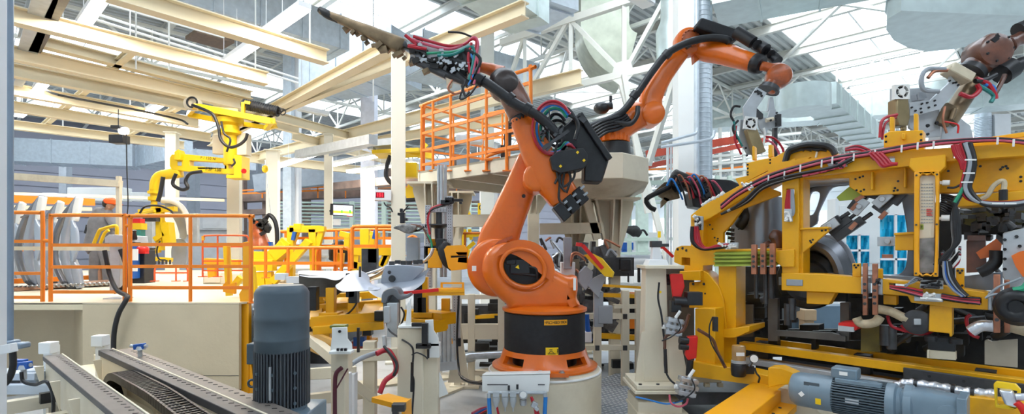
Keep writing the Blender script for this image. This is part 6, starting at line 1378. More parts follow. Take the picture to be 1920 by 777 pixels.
def postg(x, Y, w, z, lb, ztop, fl=.26, m=CRM, bot=0):
    b = B(); X = (x-CX)/F*Y; b.box((X, Y, (bot+z)/2), (w, w, z-bot)); 
    t = T('support_post', lb, 'column', (X, Y, bot)); Pt('post', b, m, t, bev=.005)
    b = B(); b.box((X, Y, ztop-.01), (fl*2.3, fl*2, .03)); b.box((X, Y, .015+bot), (w*1.8, w*1.8, .03)); PtS('end_plate', b, m, t)
    b = B()
    for s in (-1, 1):
        b.prism([V((X+s*w/2, Y-.01, ztop-.02)), V((X+s*fl, Y-.01, ztop-.02)), V((X+s*fl, Y-.01, ztop-.1)), V((X+s*w/2, Y-.01, z-.75))], V((0, .02, 0)))
        b.prism([V((X-.01+s*.05, Y-w/2, ztop-.02)), V((X-.01+s*.05, Y-fl, ztop-.02)), V((X-.01+s*.05, Y-fl, ztop-.1)), V((X-.01+s*.05, Y-w/2, z-.75))], V((.02, 0, 0)))
    PtS('gusset', b, m, t); return t
postg(808, 7.7, .16, 2.74, 'cream gusseted post under the left corner of the upper platform', 2.76)
postg(856, 8.9, .16, 2.74, 'cream gusseted post further back under the upper platform', 2.76)
postg(1152, 7.3, .14, 2.48, 'cream gusseted post right under the raised robot base', 2.5, m=CRM)
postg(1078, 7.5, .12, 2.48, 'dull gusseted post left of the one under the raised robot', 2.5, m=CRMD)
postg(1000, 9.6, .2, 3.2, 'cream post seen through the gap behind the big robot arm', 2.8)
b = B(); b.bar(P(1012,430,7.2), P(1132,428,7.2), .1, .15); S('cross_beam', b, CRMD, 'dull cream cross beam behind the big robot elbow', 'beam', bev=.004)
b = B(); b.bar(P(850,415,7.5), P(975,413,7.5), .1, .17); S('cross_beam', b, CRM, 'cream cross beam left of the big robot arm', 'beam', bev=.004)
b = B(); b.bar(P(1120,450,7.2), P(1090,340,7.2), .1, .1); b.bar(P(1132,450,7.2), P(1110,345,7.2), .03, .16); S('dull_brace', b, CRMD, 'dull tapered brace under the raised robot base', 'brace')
Ya, Yb = a.y+.03, 6.1
railing('deck_railing', [791, 812, 845, 878, 912, 950, 995], Ya, (197,128), [(219,155), (251,196), (283,237), (310,269)], 322, 'orange cage railing along the front edge of the upper platform', r=.022, Y2=Yb)
railing('deck_railing', [795, 850, 905, 955], Ya+.05, (199,246), [(222,262), (253,286), (283,305), (308,322)], 330, 'orange cage railing running back along the side of the upper platform', r=.018, Y2=9.5)
railing('deck_railing', [905, 942, 985], 8.6, (215,200), [(238,226), (262,252)], 300, 'orange railing at the back of the upper platform', r=.018, Y2=8.0)
b = B(); b.tube([P(938,297,6.6), P(912,299,6.6), P(917,292,6.6), P(950,282,6.5), P(975,279,6.4)], .02, 8); S('orange_pipe', b, RAILO, 'short bent orange pipe on the upper platform edge', 'pipe')
b = B(); [b.box(P(x, y, 7), (.1, .08, .16)) for x, y in ((952,262),(956,240),(946,285))]; S('dark_valve', b, GUN, 'dark valve block behind the orange cage railing', 'valve')
for x, y, w_ in ((965,213,.3),(880,262,.4)):
    b = B(); b.box(P(x, y, 8.2), (w_, .2, .12)); S('grey_box', b, LGR, 'grey box on the upper platform behind the cage' if w_ > .35 else 'small grey box right above the orange cage corner', 'box', bev=.01)
# tall profile stand with perforated rails
PERF = mat('perforated_grey', (.50, .51, .54), .45, .3, noise=.1, scale=10)
t = T('profile_stand', 'perforated grey profile stand with small sensors left of the big robot', 'stand', P(820, 640, 6.0).xy.to_3d())
def perf(x0, y0, x1, y1, Y):
    b = B(); b.prism([P(x, y, Y) for x, y in rc(x0, y0, x1, y1)], V((0, .08, 0))); q = Pt('perforated_rail', b, PERF, t, bev=.003)
    b = B(); n = int(max(abs(y1-y0), abs(x1-x0))/5)
    for k in range(n):
        for s in (.3, .7):
            if abs(y1-y0) > abs(x1-x0): c_ = P(x0+(x1-x0)*s, y0+(y1-y0)*(k+.5)/n, Y)
            else: c_ = P(x0+(x1-x0)*(k+.5)/n, y0+(y1-y0)*s, Y)
            b.cyl(c_-V((0, .002, 0)), c_+V((0, .01, 0)), .005, n=6)
    Pt('holes', b, BLK, q, kind='stuff')
perf(797, 385, 807, 480, 6.0); perf(838, 368, 848, 460, 6.0); perf(806, 390, 840, 398, 6.05); perf(765, 420, 800, 428, 6.0); perf(848, 540, 862, 640, 6.1); perf(800, 470, 809, 540, 6.0)
b = B(); b.cyl(P(828,310,6.3), P(828,520,6.3), .022); b.cyl(P(835,310,6.35), P(835,520,6.35), .02); b.cyl(P(822,310,6.3), P(822,500,6.3), .016); PtS('upright_tube', b, LGR, t)
b = B(); b.cyl(P(823,396,6.1), P(823,421,6.1), .035); b.lathe(P(823,421,6.1), -UP, [(.14, 0), (.14, .015), (.05, .05), (.045, .2)], 20); Pt('pivot_foot', b, STD, t)
for pts, m in (([(848,376),(835,382),(815,388),(806,396),(802,415),(806,440)], REDH), ([(850,380),(830,386),(812,392),(800,402)], RUB), ([(800,440),(806,448),(810,462),(806,476)], GRN), ([(770,422),(790,426),(800,440),(806,456)], RUST), ([(765,436),(785,432),(795,425)], RUB)):
    b = B(); b.tube([P(x, y, 5.95) for x, y in pts], .012, 8); Pt('cable', b, m, t)
b = B()
for x, y, w_, h_ in ((755,409,.05,.12),(753,395,.03,.04),(843,376,.1,.06),(858,376,.12,.03),(864,381,.03,.02),(835,380,.1,.05),(748,402,.02,.03),(762,412,.03,.03)): b.box(P(x, y, 5.95), (w_, .06, h_))
b.cyl(P(756,398,5.95), P(766,385,5.95), .008); b.cyl(P(757,394,5.95), P(768,390,5.95), .006); PtS('sensor_block', b, BLK, t, bev=.003)
b = B(); b.pillow([P(x, y, 5.9) for x, y in smooth2([(737,428),(745,422),(765,421),(780,424),(778,432),(768,438),(758,437),(748,432)], 3)], V((0, .1, 0)), .015); Pt('headlamp_bracket', b, mat('mottled_steel', (.25, .24, .23), .4, .6, noise=.5, scale=25), t)
b = B(); b.box(P(775,470,6.2), (.14, .12, .3)); b.box(P(768,462,6.2), (.06, .1, .03)); Pt('grey_bracket', b, GRY, t, bev=.004)
b = B(); b.box(P(822,478,6.1), (.3, .2, .2)); b.box(P(828,460,6.0), (.1, .2, .14)); b.limb([(P(838,456,5.9), .05, .06), (P(832,470,5.9), .07, .07), (P(842,490,5.9), .08, .07), (P(850,503,5.9), .05, .05)], 12, 3); PtS('dark_drive', b, BLK, t, bev=.006)
b = B(); b.box(P(818,484,6.0), (.16, .2, .22)); b.box(P(815,455,6.2), (.12, .1, .08)); PtS('yellow_block', b, YELO, t, bev=.006)
# yellow protective flaps with red bars
def flap(nm, lb, pts, Y, vec, red=None, m=YELO, rY=None, holes=()):
    t = T(nm, lb, 'guard plate', P(pts[0][0], max(p[1] for p in pts), Y)); b = B(); b.prism([P(x, y, Y) for x, y in pts], vec, [[P(x, y, Y) for x, y in h] for h in holes]); Pt('yellow_plate', b, m, t, bev=.003)
    if red: b = B(); [b.bar(P(*p, rY or Y-.04), P(*q, rY or Y-.04), .03, .04) for p, q in zip(red[:-1], red[1:])]; Pt('red_bar', b, RED if m is not YELO or rY else RED, t)
    return t
t = flap('octagon_flap', 'orange-yellow octagonal flap with a dark slot left of the big robot', ((832,468),(838,461),(870,460),(876,468),(876,505),(846,508),(840,502)), 5.6, V((.01, .012, 0)), holes=[((844,480),(844,484),(875,482),(875,479))])
b = B(); b.prism([P(x, y, 5.64) for x, y in rc(840, 474, 876, 490)], V((0, .02, 0))); Pt('slot_back', b, BLK, t)
t = T('flat_guard_plate', 'flat orange-yellow plate with a red bar beside the sheet metal part', 'guard plate', P(800, 557, 5.3))
b = B(); b.prism([P(800,546,5.0), P(871,544,5.0), P(871,542,5.6), P(822,540,5.6), P(795,544,5.1)], V((0, 0, -.02))); b.bar(P(797,549,5.02), P(871,548,5.02), .02, .06); b.prism([P(x, y, 5.6) for x, y in ((826,530),(870,530),(870,542),(826,542))], V((0, .02, 0)), [[P(x, y, 5.6) for x, y in ((830,533),(830,540),(866,540),(866,533))]]); PtS('yellow_plate', b, YELO, t)
b = B(); b.bar(P(757,550,4.9), P(822,544,5.0), .02, .03); Pt('red_bar', b, RED, t)
b = B(); b.limb([(P(724,566,4.85), .03, .1), (P(728,551,4.85), .04, .1), (P(742,546,4.85), .04, .1), (P(752,556,4.85), .03, .1), (P(762,556,4.85), .02, .08), (P(771,552,4.85), .015, .06)], 12, 4); b.box(P(738,580,4.9), (.11, .08, .26)); b.box(P(724,572,4.8), (.045, .05, .14)); PtS('grey_swing_arm', b, mat('arm_dark_grey', (.17, .18, .20), .42, .3, noise=.15), t, bev=.003)
t = flap('tilted_flap', 'bright yellow tilted flap with a red bar right of the big robot', ((1094,478),(1112,476),(1128,484),(1150,510),(1147,520),(1133,518)), 5.9, V((.02, .03, -.01)), ((1080,458),(1092,460),(1130,504)), m=YELB)
b = B(); b.box(P(1064,475,6.1), (.09, .1, .36)); b.prism([P(x, y, 5.98) for x, y in ((1128,514),(1137,520),(1126,546),(1124,560),(1110,546),(1102,536),(1112,522))], V((0, .03, 0))); b.prism([P(x, y, 6.0) for x, y in ((1087,512),(1099,499),(1112,510),(1110,530),(1098,545),(1086,530))], V((0, .12, 0))); b.box(P(1122,580,6.05), (.1, .08, .4)); b.box(P(1134,590,6.05), (.16, .1, .2)); PtS('grey_hinge', b, GRY, t, bev=.005)
b = B(); b.box(P(1064,508,6.2), (.16, .14, .2)); b.box(P(1102,632,6.1), (.08, .08, .12)); PtS('white_block', b, WHT, t, bev=.004)
b = B(); b.tube([P(1106,640,6.1), P(1101,610,6.1), P(1100,590,6.1)], .03, 8); Pt('blue_fitting', b, BLU, t)
b = B(); b.tube([P(1070,500,6), P(1075,480,6), P(1085,478,6), P(1098,490,6)], .01, 6); b.tube([P(1071,500,6), P(1072,478,6), P(1082,474,6), P(1096,482,6)], .01, 6); Pt('wire', b, COP, t)
b = B(); b.bar(P(1226,466,6.2), P(1243,464,6.2), .03, .03); b.bar(P(1243,464,6.2), P(1262,482,6.2), .03, .03); REDBAR = b
# white pillar with cable
WP = 4.95
t = T('white_pillar', 'tall off-white pillar with cap plate between the big robot and the yellow jig', 'pillar', P(1231, 840, WP).xy.to_3d())
def zz_(y, Y=WP): return CZ-(y-HZ)/F*Y
X_ = P(1231,0,WP).x
b = B(); b.rings([[V((X_+sx*w_, WP+sy*w_*.9+.1, z)) for sx, sy in ((-1, -1), (1, -1), (1, 1), (-1, 1))] for z, w_ in ((zz_(716), .12), (zz_(503), .095))]); Pt('pillar_body', b, CRM, t, bev=.006)
b = B(); b.box((X_+.05, WP+.08, zz_(501)), (.36, .34, .03)); b.box((X_+.03, WP+.1, zz_(720)), (.5, .5, .04)); b.box((X_+.03, WP+.1, zz_(728)), (.54, .54, .03)); PtS('end_plate', b, CRM, t, bev=.004)
b = B(); b.prism([V((X_-.2, WP, zz_(716))), V((X_-.1, WP, zz_(716))), V((X_-.1, WP, zz_(622))), V((X_-.14, WP, zz_(624)))], V((0, .02, 0))); b.prism([V((X_+.1, WP+.0, zz_(716))), V((X_+.3, WP+.0, zz_(716))), V((X_+.2, WP+.0, zz_(615))), V((X_+.1, WP+.0, zz_(600)))], V((0, .02, 0))); PtS('gusset', b, CRM, t)
b = B(); b.box((X_+.0, WP+.1, zz_(740)/2-.02), (.4, .44, zz_(740)-.04)); b.box((X_+.02, WP+.1, zz_(770)), (.46, .5, .03)); b.box((X_-.0, WP+.1, .02), (.7, .7, .04)); PtS('base_block', b, CRM, t, bev=.005)
b = B(); [b.lathe((X_+dx, WP-.12, zz_(718)), UP, [(.016, 0), (.016, .02), (0, .022)], 6) for dx in (-.18, -.02, .14, .24)]; PtS('anchor_bolt', b, BLK, t)
b = B(); b.rings([[V((X_+.02+sx*w_, WP+sy*w_+.1, z)) for sx, sy in ((-1, -1), (1, -1), (1, 1), (-1, 1))] for z, w_ in ((zz_(499), .10), (zz_(488), .08), (zz_(487), .045), (zz_(462), .035))]); Pt('top_pylon', b, WHT, t, bev=.004); b = B(); b.box((X_+.02, WP+.1, zz_(458)), (.1, .08, .06)); b.box((X_+.1, WP+.1, zz_(460)), (.08, .05, .03)); Pt('pylon_head', b, STD, t, bev=.004); Pt('red_bar', REDBAR, RED, t, 'thin red bar')
b = B(); b.tube([P(1236,530,4.8), P(1234,560,4.8), P(1240,590,4.8), P(1244,625,4.8), P(1246,650,4.78), P(1247,690,4.76), P(1256,712,4.74), P(1274,726,4.7)], .009, 8); b.tube([P(1247,655,4.77), P(1249,700,4.76)], .016, 8); Pt('pillar_cable', b, RUB, t)
b = B(); b.tube([P(1192,745,4.7), P(1215,750,4.7), P(1250,758,4.7), P(1280,752,4.6)], .008, 6); Pt('blue_cable', b, BLUH, t); b = B(); b.tube([P(1255,742,4.6), P(1258,756,4.5), P(1272,763,4.5), P(1286,758,4.5), P(1290,748,4.5)], .009, 6); Pt('pink_cable', b, PNK, t)
b = B(); b.tube([P(1292,590+0,4.7), P(1280,620,4.75), P(1250,630,4.77), P(1246,655,4.77)], .014, 8); Pt('red_spiral_cable', b, RUST, t)
b = B(); b.cyl(P(1238,548,4.81), P(1238,548,4.80), .012); Pt('yellow_dot', b, YELB, t)
t = T('dark_undercarriage', 'dark bolted slide unit on the floor behind the white pillar', 'machine base', P(1340, 750, 5.2).xy.to_3d())
b = B(); b.box(P(1330,735,5.3), (.9, .5, .12)); b.box((P(1330,0,5.4).x, 5.4, .12), (1.0, .7, .24)); b.box(P(1312,700,5.2), (.2, .2, .1)); PtS('slide_block', b, STD, t, bev=.006)
b = B(); b.box(P(1320,706,5.1), (.3, .1, .1)); [b.box(P(x, 722, 5.05), (.05, .05, .04)) for x in (1300, 1325, 1350)]; PtS('cream_bracket', b, CRMD, t, bev=.006)
# sheet metal part on its fixture
t = T('sheet_metal_panel', 'pressed sheet steel floor panel lying on the yellow fixture', 'car body panel', P(690, 545, 5.3))
def sheet(nm, rows, m, par, th=.008):
    b = B(); vs_ = [b.vs([P(x, y, Y) for x, y, Y in r_]) for r_ in rows]
    for r0, r1 in zip(vs_[:-1], vs_[1:]):
        for i in range(len(r0)-1): b.f([r0[i], r0[i+1], r1[i+1], r1[i]])
    bmesh.ops.solidify(b.bm, geom=b.bm.faces[:], thickness=th); o = Pt(nm, b, m, par); md = o.modifiers.new('s', 'SUBSURF'); md.levels = 2; md.render_levels = 2; return o
SH2 = mat('bright_pressed_sheet', (.42, .46, .56), .42, .35, noise=.1, scale=4)
sheet('rear_sheet', [[(558,518,5.8),(585,522,5.8),(608,520,5.7),(628,528,5.6),(640,524,5.5)], [(558,511,6.1),(585,513,6.1),(610,512,6.1),(632,515,5.8),(646,517,5.7)], [(560,507,6.9),(600,508,6.9),(640,509,6.8),(665,509,6.6),(680,509,6.5)]], SH2, t)
b = B(); b.pillow([P(x, y, 5.9) for x, y in ((560,514),(580,517),(606,517),(628,524),(640,524),(640,548),(625,558),(566,556),(560,530))], V((0, .04, 0)), .01); Pt('front_skirt', b, mat('dark_brown_steel', (.10, .09, .08), .45, .5, noise=.3), t)
sheet('tunnel_dome', [[(628,538,5.2),(634,545,5.16),(648,548,5.12),(670,546,5.1),(692,545,5.1),(714,544,5.12)], [(629,534,5.25),(640,538,5.22),(652,541,5.2),(672,540,5.18),(694,540,5.2),(714,538,5.2)], [(640,530,5.3),(646,520,5.4),(656,514,5.42),(670,513,5.42),(684,519,5.42),(696,536,5.3)], [(648,514,5.7),(654,510,5.7),(664,508,5.7),(674,508,5.7),(684,512,5.7),(692,522,5.6)], [(655,510,6.1),(660,508,6.1),(668,507,6.1),(676,508,6.1),(686,511,6.1),(694,520,6.0)]], SH2, t)
b = B(); b.lathe(P(666,529,5.33), V((0, -1, 0)), [(.018, 0), (.016, .004), (0, .003)], 14); Pt('dome_hole', b, BLK, t)
sheet('centre_sheet', [[(690,546,5.1),(700,555,5.02),(720,562,4.98),(745,558,5.0),(765,550,5.0),(785,540,5.1),(800,526,5.2)], [(690,541,5.14),(705,545,5.1),(722,548,5.08),(742,546,5.08),(764,540,5.1),(782,530,5.2),(796,514,5.3)], [(692,534,5.3),(706,533,5.3),(718,530,5.3),(736,528,5.32),(760,524,5.35),(778,518,5.4),(792,506,5.5)]], SHT, t)
b = B(); b.pillow([P(x, y, 5.28) for x, y in smooth2([(714,530),(720,505),(728,498),(765,498),(795,502),(790,512),(776,524),(764,536),(735,538)], 2)], V((0, .03, 0)), .008); Pt('upright_plate', b, SHT, t)
b = B(); b.lathe(P(735,523,5.27), V((0, -1, 0)), [(.035, 0), (.03, .006), (.012, .006), (0, .005)], 18); b.lathe(P(730,511,5.27), V((0, -1, 0)), [(.018, 0), (.015, .005), (0, .005)], 14); PtS('round_boss', b, STD, t)
b = B(); b.tube([P(690,524,6.0), P(712,514,5.8), P(735,500,5.6), P(762,497,5.5), P(788,494,5.5), P(806,480,5.5), P(812,466,5.5)], .035, 8, 6, flat=.5); b.tube([P(670,520,6.2), P(715,505,5.9), P(730,497,5.7)], .03, 8, 5, flat=.5); PtS('white_flange', b, SIL, t)
b = B(); b.prism([P(x, y, 5.3) for x, y in ((776,524),(796,508),(806,504),(800,516),(786,532))], V((0, .04, 0))); Pt('blue_steel_tab', b, SHT, t)
b = B(); [b.box(P(x, y, 5.45), (.05, .05, .04)) for x, y in ((735,494),(746,492),(757,493),(768,493),(780,492),(788,491))]; b.cyl(P(675,520,5.3), P(675,500,5.3), .012); PtS('black_clip', b, STD, t)
b = B(); b.box(P(694,490,6.4), (.18, .1, .3)); b.box(P(700,480,6.4), (.1, .1, .16)); S('grey_bracket', b, STD, 'small grey bracket standing behind the sheet metal part', 'bracket')
b = B(); [b.box(P(x, y, 6.6), (w_, .1, .08)) for x, y, w_ in ((528,519,.13),(552,525,.16))]; S('white_clip_block', b, WHT, 'white clip blocks on the frame beside the upright motor', 'block')
# yellow fixture under the sheet
t = T('yellow_fixture', 'yellow positioning fixture frame under the sheet metal part', 'fixture', P(650, 650, 5.8))
b = B()
for p, q, w_, h_, Ya, Yb in (((586,604),(724,594),.16,.12,5.6,5.7),((584,580),(722,570),.14,.10,6.3,6.4),((584,560),(716,552),.12,.09,7.0,7.1),((600,566),(588,606),.12,.08,6.9,5.6),((716,556),(722,600),.12,.08,7.0,5.7),((655,560),(650,604),.3,.03,6.9,5.7),((588,620),(720,610),.10,.08,5.5,5.6),((770,590),(842,598),.2,.12,5.9,5.5),((780,606),(826,612),.2,.12,5.6,5.4),((590,548),(600,574),.1,.1,6.6,6.4),((690,600),(700,574),.2,.06,5.7,6.3)): b.bar(P(*p, Ya), P(*q, Yb), w_, h_)
for x, y0, y1, Y in ((621,540,590,5.7),(662,560,605,5.75),(795,520,590,5.6),(613,610,650,6.1),(688,600,640,6.1),(836,560,600,5.8)): b.box((P(x,0,Y).x, Y, (zz_(y0, Y)+zz_(y1, Y))/2), (.09, .09, abs(zz_(y0, Y)-zz_(y1, Y)))); b.box((P(x,0,Y).x, Y, zz_(y1, Y)), (.2, .2, .05))
PtS('yellow_bar', b, YEL, t, bev=.004)
b = B(); [b.box(P(x, y, 5.6), (.09, .1, h_)) for x, y, h_ in ((659,535,.25),(664,555,.15),(712,592,.1),(785,560,.3),(792,580,.25),(588,560,.25),(690,618,.12))]; PtS('black_block', b, BLK, t, bev=.004)
b = B(); b.tube([P(671,548,5.6), P(668,570,5.6), P(650,590,5.6), P(622,596,5.6)], .01, 6); b.tube([P(586,606,5.7), P(592,598,5.7), P(640,594,5.7), P(700,596,5.7), P(725,588,5.7)], .012, 6); b.tube([P(752,576,5.5), P(758,590,5.5), P(752,610,5.5)], .01, 6); PtS('thin_cable', b, RUB, t)
b = B(); b.box(P(675,640,5.9), (.12, .1, .1)); Pt('blue_block', b, BLU, t); b = B(); b.box(P(672,655,6.0), (.12, .1, .18)); Pt('dark_red_block', b, REDB, t)
b = B(); b.bar(P(585,640,5.6), P(650,668,5.0), .05, .2); Pt('orange_side_plate', b, mat('ochre_plate', (.62, .34, .08), .5, noise=.1), t)
# cream table frame and posts in front
t = T('cream_stand', 'cream fixture frame with open legs beside the upright motor', 'stand', P(690, 760, 5).xy.to_3d())
def cb_(p, q, w_, h_, m=CRM, nm='frame_bar'): b = B(); b.bar(p, q, w_, h_); return Pt(nm, b, m, t, bev=.005)
cb_(P(577,632,5.7), P(660,700,4.5), .08, .1); cb_(P(575,702,4.9), P(642,698,4.6), .07, .1); cb_(P(575,750,4.9), P(700,735,5.2), .07, .1); cb_(P(640,702,4.7), P(700,748,4.9), .06, .08); cb_(P(630,668,4.9), P(745,664,5.0), .06, .11)
for x, Y, y0, w_ in ((637,4.3,690,.11),(694,5.0,640,.11),(663,4.5,700,.02),(652,4.35,700,.02)):
    b = B(); z1 = zz_(y0, Y); b.box((P(x,0,Y).x, Y, z1/2), (w_ if w_ > .05 else .04, .1, z1)); Pt('leg', b, CRM if w_ > .05 else WHT, t, bev=.004)
t = T('bracket_post', 'cream post with a bolted angle bracket and dark cable, right of the upright motor', 'post', P(640, 840, 4.1).xy.to_3d())
Yp = 4.05
b = B(); b.box(P(641,678,Yp), (.13, .12, .13)); b.box((P(638,0,Yp).x, Yp+.02, zz_(690,Yp)/2), (.09, .1, zz_(690,Yp))); PtS('post_body', b, CRM, t, bev=.006)
b = B(); b.prism([P(x, y, Yp-.06) for x, y in ((622,615),(650,614),(651,636),(659,646),(660,662),(622,660))], V((0, .02, 0))); b.prism([P(x, y, Yp-.06) for x, y in ((622,632),(624,655),(622,660),(619,660))], V((0, .1, 0))); b.box(P(641,660,Yp-.09), (.16, .1, .02)); PtS('angle_bracket', b, WHP, t, bev=.003)
b = B(); [b.box(P(x, 656, Yp-.14), (.018, .02, .018)) for x in (634, 641, 648)]; b.lathe(P(637,622,Yp-.062), V((0, -1, 0)), [(.012, 0), (.01, .01)], 8); b.box(P(672,638,Yp+.3), (.02, .02, .2)); PtS('bolt', b, BLK, t)
b = B(); b.box(P(636,612,Yp), (.11, .1, .02)); Pt('green_pad', b, mat('moss_pad', (.18, .2, .04), .6), t)
b = B(); b.tube([P(641,690,Yp-.1), P(631,700,Yp-.1), P(628,720,Yp-.1), P(628,790,Yp-.1)], .016, 8); b.tube([P(652,692,Yp-.1), P(636,720,Yp-.1), P(629,732,Yp-.1)], .006, 6); Pt('dark_cable', b, mat('dark_red_black_cable', (.10, .015, .03), .5), t)
t = T('loom_cable', 'grey wrapped cable loom with a red cable curving down to the floor stand', 'cable', P(700, 690, 4.5))
b = B(); b.tube([P(660,683,4.2), P(678,672,4.35), P(700,664,4.5), P(722,658,4.6)], .02, 10); Pt('grey_loom', b, GRY, t); b = B(); b.tube([P(706,664,4.45), P(722,657,4.5), P(732,662,4.5), P(742,682,4.45), P(740,700,4.4), P(722,715,4.35), P(712,738,4.3)], .022, 10); Pt('red_cable', b, REDH, t); b = B(); b.tube([P(720,650,4.5), P(735,668,4.44), P(744,685,4.4), P(738,706,4.36)], .012, 8); Pt('black_cable', b, RUB, t)
b = B(); b.tube([P(724,600,4.75), P(730,620,4.7), P(752,636,4.5), P(770,648,4.4), P(775,662,4.4), P(773,700,4.4), P(776,720,4.4), P(772,790,4.4)], .008, 8); b.tube([P(772,666,4.4), P(782,662,4.4), P(796,668,4.4), P(802,674,4.4)], .006, 6); b.tube([P(773,680,4.39), P(772,735,4.39)], .013, 6); PtS('black_cable', b, RUB, t)
t = T('square_post', 'thick cream square post with a bolted joint standing beside the red cable', 'post', P(765, 800, 4.6).xy.to_3d()); Yp = 4.5
b = B(); b.box((P(770,0,Yp).x, Yp+.08, zz_(616,Yp)/2), (.22, .2, zz_(616,Yp))); b.box((P(806,0,Yp).x, Yp+.1, zz_(655,Yp)/2), (.13, .14, zz_(655,Yp))); PtS('post_body', b, CRM, t, bev=.01)
b = B(); b.box((P(770,0,Yp).x+.01, Yp+.08, zz_(613,Yp)), (.22, .22, .02)); b.prism([P(x, y, Yp) for x, y in ((760,612),(764,570),(770,560),(770,612))], V((0, .03, 0))); b.prism([P(x, y, Yp-.05) for x, y in ((797,601),(812,600),(813,620),(822,634),(824,650),(800,650))], V((0, .02, 0))); b.box(P(815,656,Yp), (.09, .1, .12)); b.prism([P(x, y, Yp+.1) for x, y in ((815,690),(820,690),(840,740),(810,752))], V((0, .03, 0))); PtS('cream_bracket', b, WHP, t, bev=.003)
b = B(); b.box(P(797,628,Yp-.09), (.05, .05, .19)); b.box(P(794,649,Yp-.09), (.12, .05, .04)); b.box(P(786,609,Yp-.08), (.12, .04, .03)); b.cyl(P(803,655,Yp-.09), P(803,672,Yp-.09), .01); Pt('black_square', b, BLK, t, bev=.003)
b = B(); b.box(P(737,600,Yp+.25), (.09, .08, .3)); b.box(P(728,600,Yp+.2), (.03, .05, .06)); b.box(P(726,590,Yp+.1), (.05, .05, .14)); b.cyl(P(720,630,Yp+.1), P(722,650,Yp+.1), .02); PtS('grey_mount', b, LGR, t, bev=.004)
t = T('yellow_shelf', 'small orange-yellow angle shelf with a valve in front of the square post', 'shelf', P(735, 775, 4.0))
b = B(); b.prism([P(698,745,3.8), P(740,757,3.7), P(766,748,4.0), P(728,738,4.2)], V((0, 0, -.02))); b.prism([P(738,756,3.72), P(766,748,4.0), P(767,790,4.0), P(754,792,3.72), P(752,758,3.72)], V((.02, .01, 0))); b.bar(P(698,750,3.79), P(740,761,3.7), .015, .035); PtS('angle_plate', b, YELO, t)
b = B(); b.box(P(748,764,3.65), (.09, .06, .05)); b.box(P(742,772,3.65), (.04, .05, .06)); PtS('valve', b, STD, t, bev=.004)
# pedestal front shelf with air service unit
t = T('air_service_unit', 'cream hood with regulators, filters and hoses in front of the pedestal', 'pneumatic unit', P(965, 775, 4.6))
b = B(); b.prism([P(904,705,4.66), P(1032,702,4.66), P(1032,698,4.95), P(912,700,4.95)], V((0, 0, .012))); b.prism([P(x, y, 4.66) for x, y in ((904,706),(1031,703),(1031,716),(1029,735),(904,735))], V((0, .02, 0))); PtS('hood', b, WHP, t, bev=.004)
b = B(); b.box((P(967,0,4.78).x, 4.85, .34), (.52, .05, .68)); Pt('back_board', b, CRMD, t)
b = B(); b.cyl(P(915,737,4.62), P(1022,737,4.62), .014)
for x, y in ((930,748),(947,748),(962,748)): b.box(P(x, y-9, 4.6), (.055, .05, .04)); b.lathe(P(x, y-4, 4.6), -UP, [(.03, 0), (.03, .04), (.022, .06), (.02, .08), (.006, .1), (.006, .13)], 16)
b.lathe(P(1022,740,4.62), UP, [(.02, -.02), (.02, .02)], 10); b.lathe(P(917,742,4.62), UP, [(.02, -.02), (.02, .02)], 10); PtS('regulator', b, LGR, t)
b = B(); b.lathe(P(981,741,4.58), V((0, -1, 0)), [(.036, 0), (.038, .005), (.036, .02), (.03, .022)], 22); b.lathe(P(981,750,4.6), -UP, [(.03, 0), (.03, .04), (.024, .05)], 16); PtS('pressure_gauge', b, STL, t); b = B(); b.lathe(P(981,741,4.556), V((0, -1, 0)), [(.028, 0), (.028, .002)], 20); Pt('gauge_dial', b, WHP, t)
b = B(); b.box(P(954,728,4.62), (.02, .02, .04)); b.box(P(970,726,4.62), (.02, .02, .04)); b.box(P(933,722,4.645), (.18, .006, .008)); b.box(P(1015,722,4.645), (.06, .006, .008)); PtS('black_knob', b, BLK, t)
b = B(); b.cyl(P(917,746,4.62), P(919,800,4.62), .018); b.cyl(P(1023,745,4.62), P(1020,800,4.62), .018); PtS('blue_hose', b, BLUH, t)
b = B(); b.tube([P(996,745,4.6), P(999,755,4.6), P(1006,768,4.58), P(1014,790,4.56)], .012, 8); b.tube([P(998,748,4.6), P(1003,765,4.58), P(1006,790,4.56)], .012, 8); b.tube([P(931,760,4.6), P(933,770,4.6), P(938,790,4.6)], .01, 8); PtS('red_hose', b, REDH, t); b = B(); b.bar(P(997,757,4.57), P(1007,762,4.57), .04, .05); b.bar(P(1003,764,4.57), P(1009,769,4.57), .05, .03); Pt('coupling', b, STL, t, bev=.004)
t = T('hose_bundle', 'red and blue hoses lying on the floor left of the pedestal', 'hose', P(905, 775, 5.2).xy.to_3d())
for k in range(5): b = B(); b.tube([Q(885+k*4, 776+k*3, .04), Q(900+k*3, 768+k*3, .05), Q(915+k, 765+k*3, .06), Q(930, 775+k*2, .04)], .014, 6); Pt('hose', b, [PNK, BLU, REDH, RUB, PNK][k], t)
b = B(); b.tube([P(860,555,6.1), P(857,640,6.0), P(860,690,5.9), P(864,706,5.7), P(880,716,5.5), P(905,720,5.2)], lambda u: .018 if u > .6 else .012, 8); b.box(P(860,642,6.05), (.05, .05, .09)); S('floor_cable', b, RUB, 'black cable running down a post to the pedestal, with a small grey switch', 'cable')
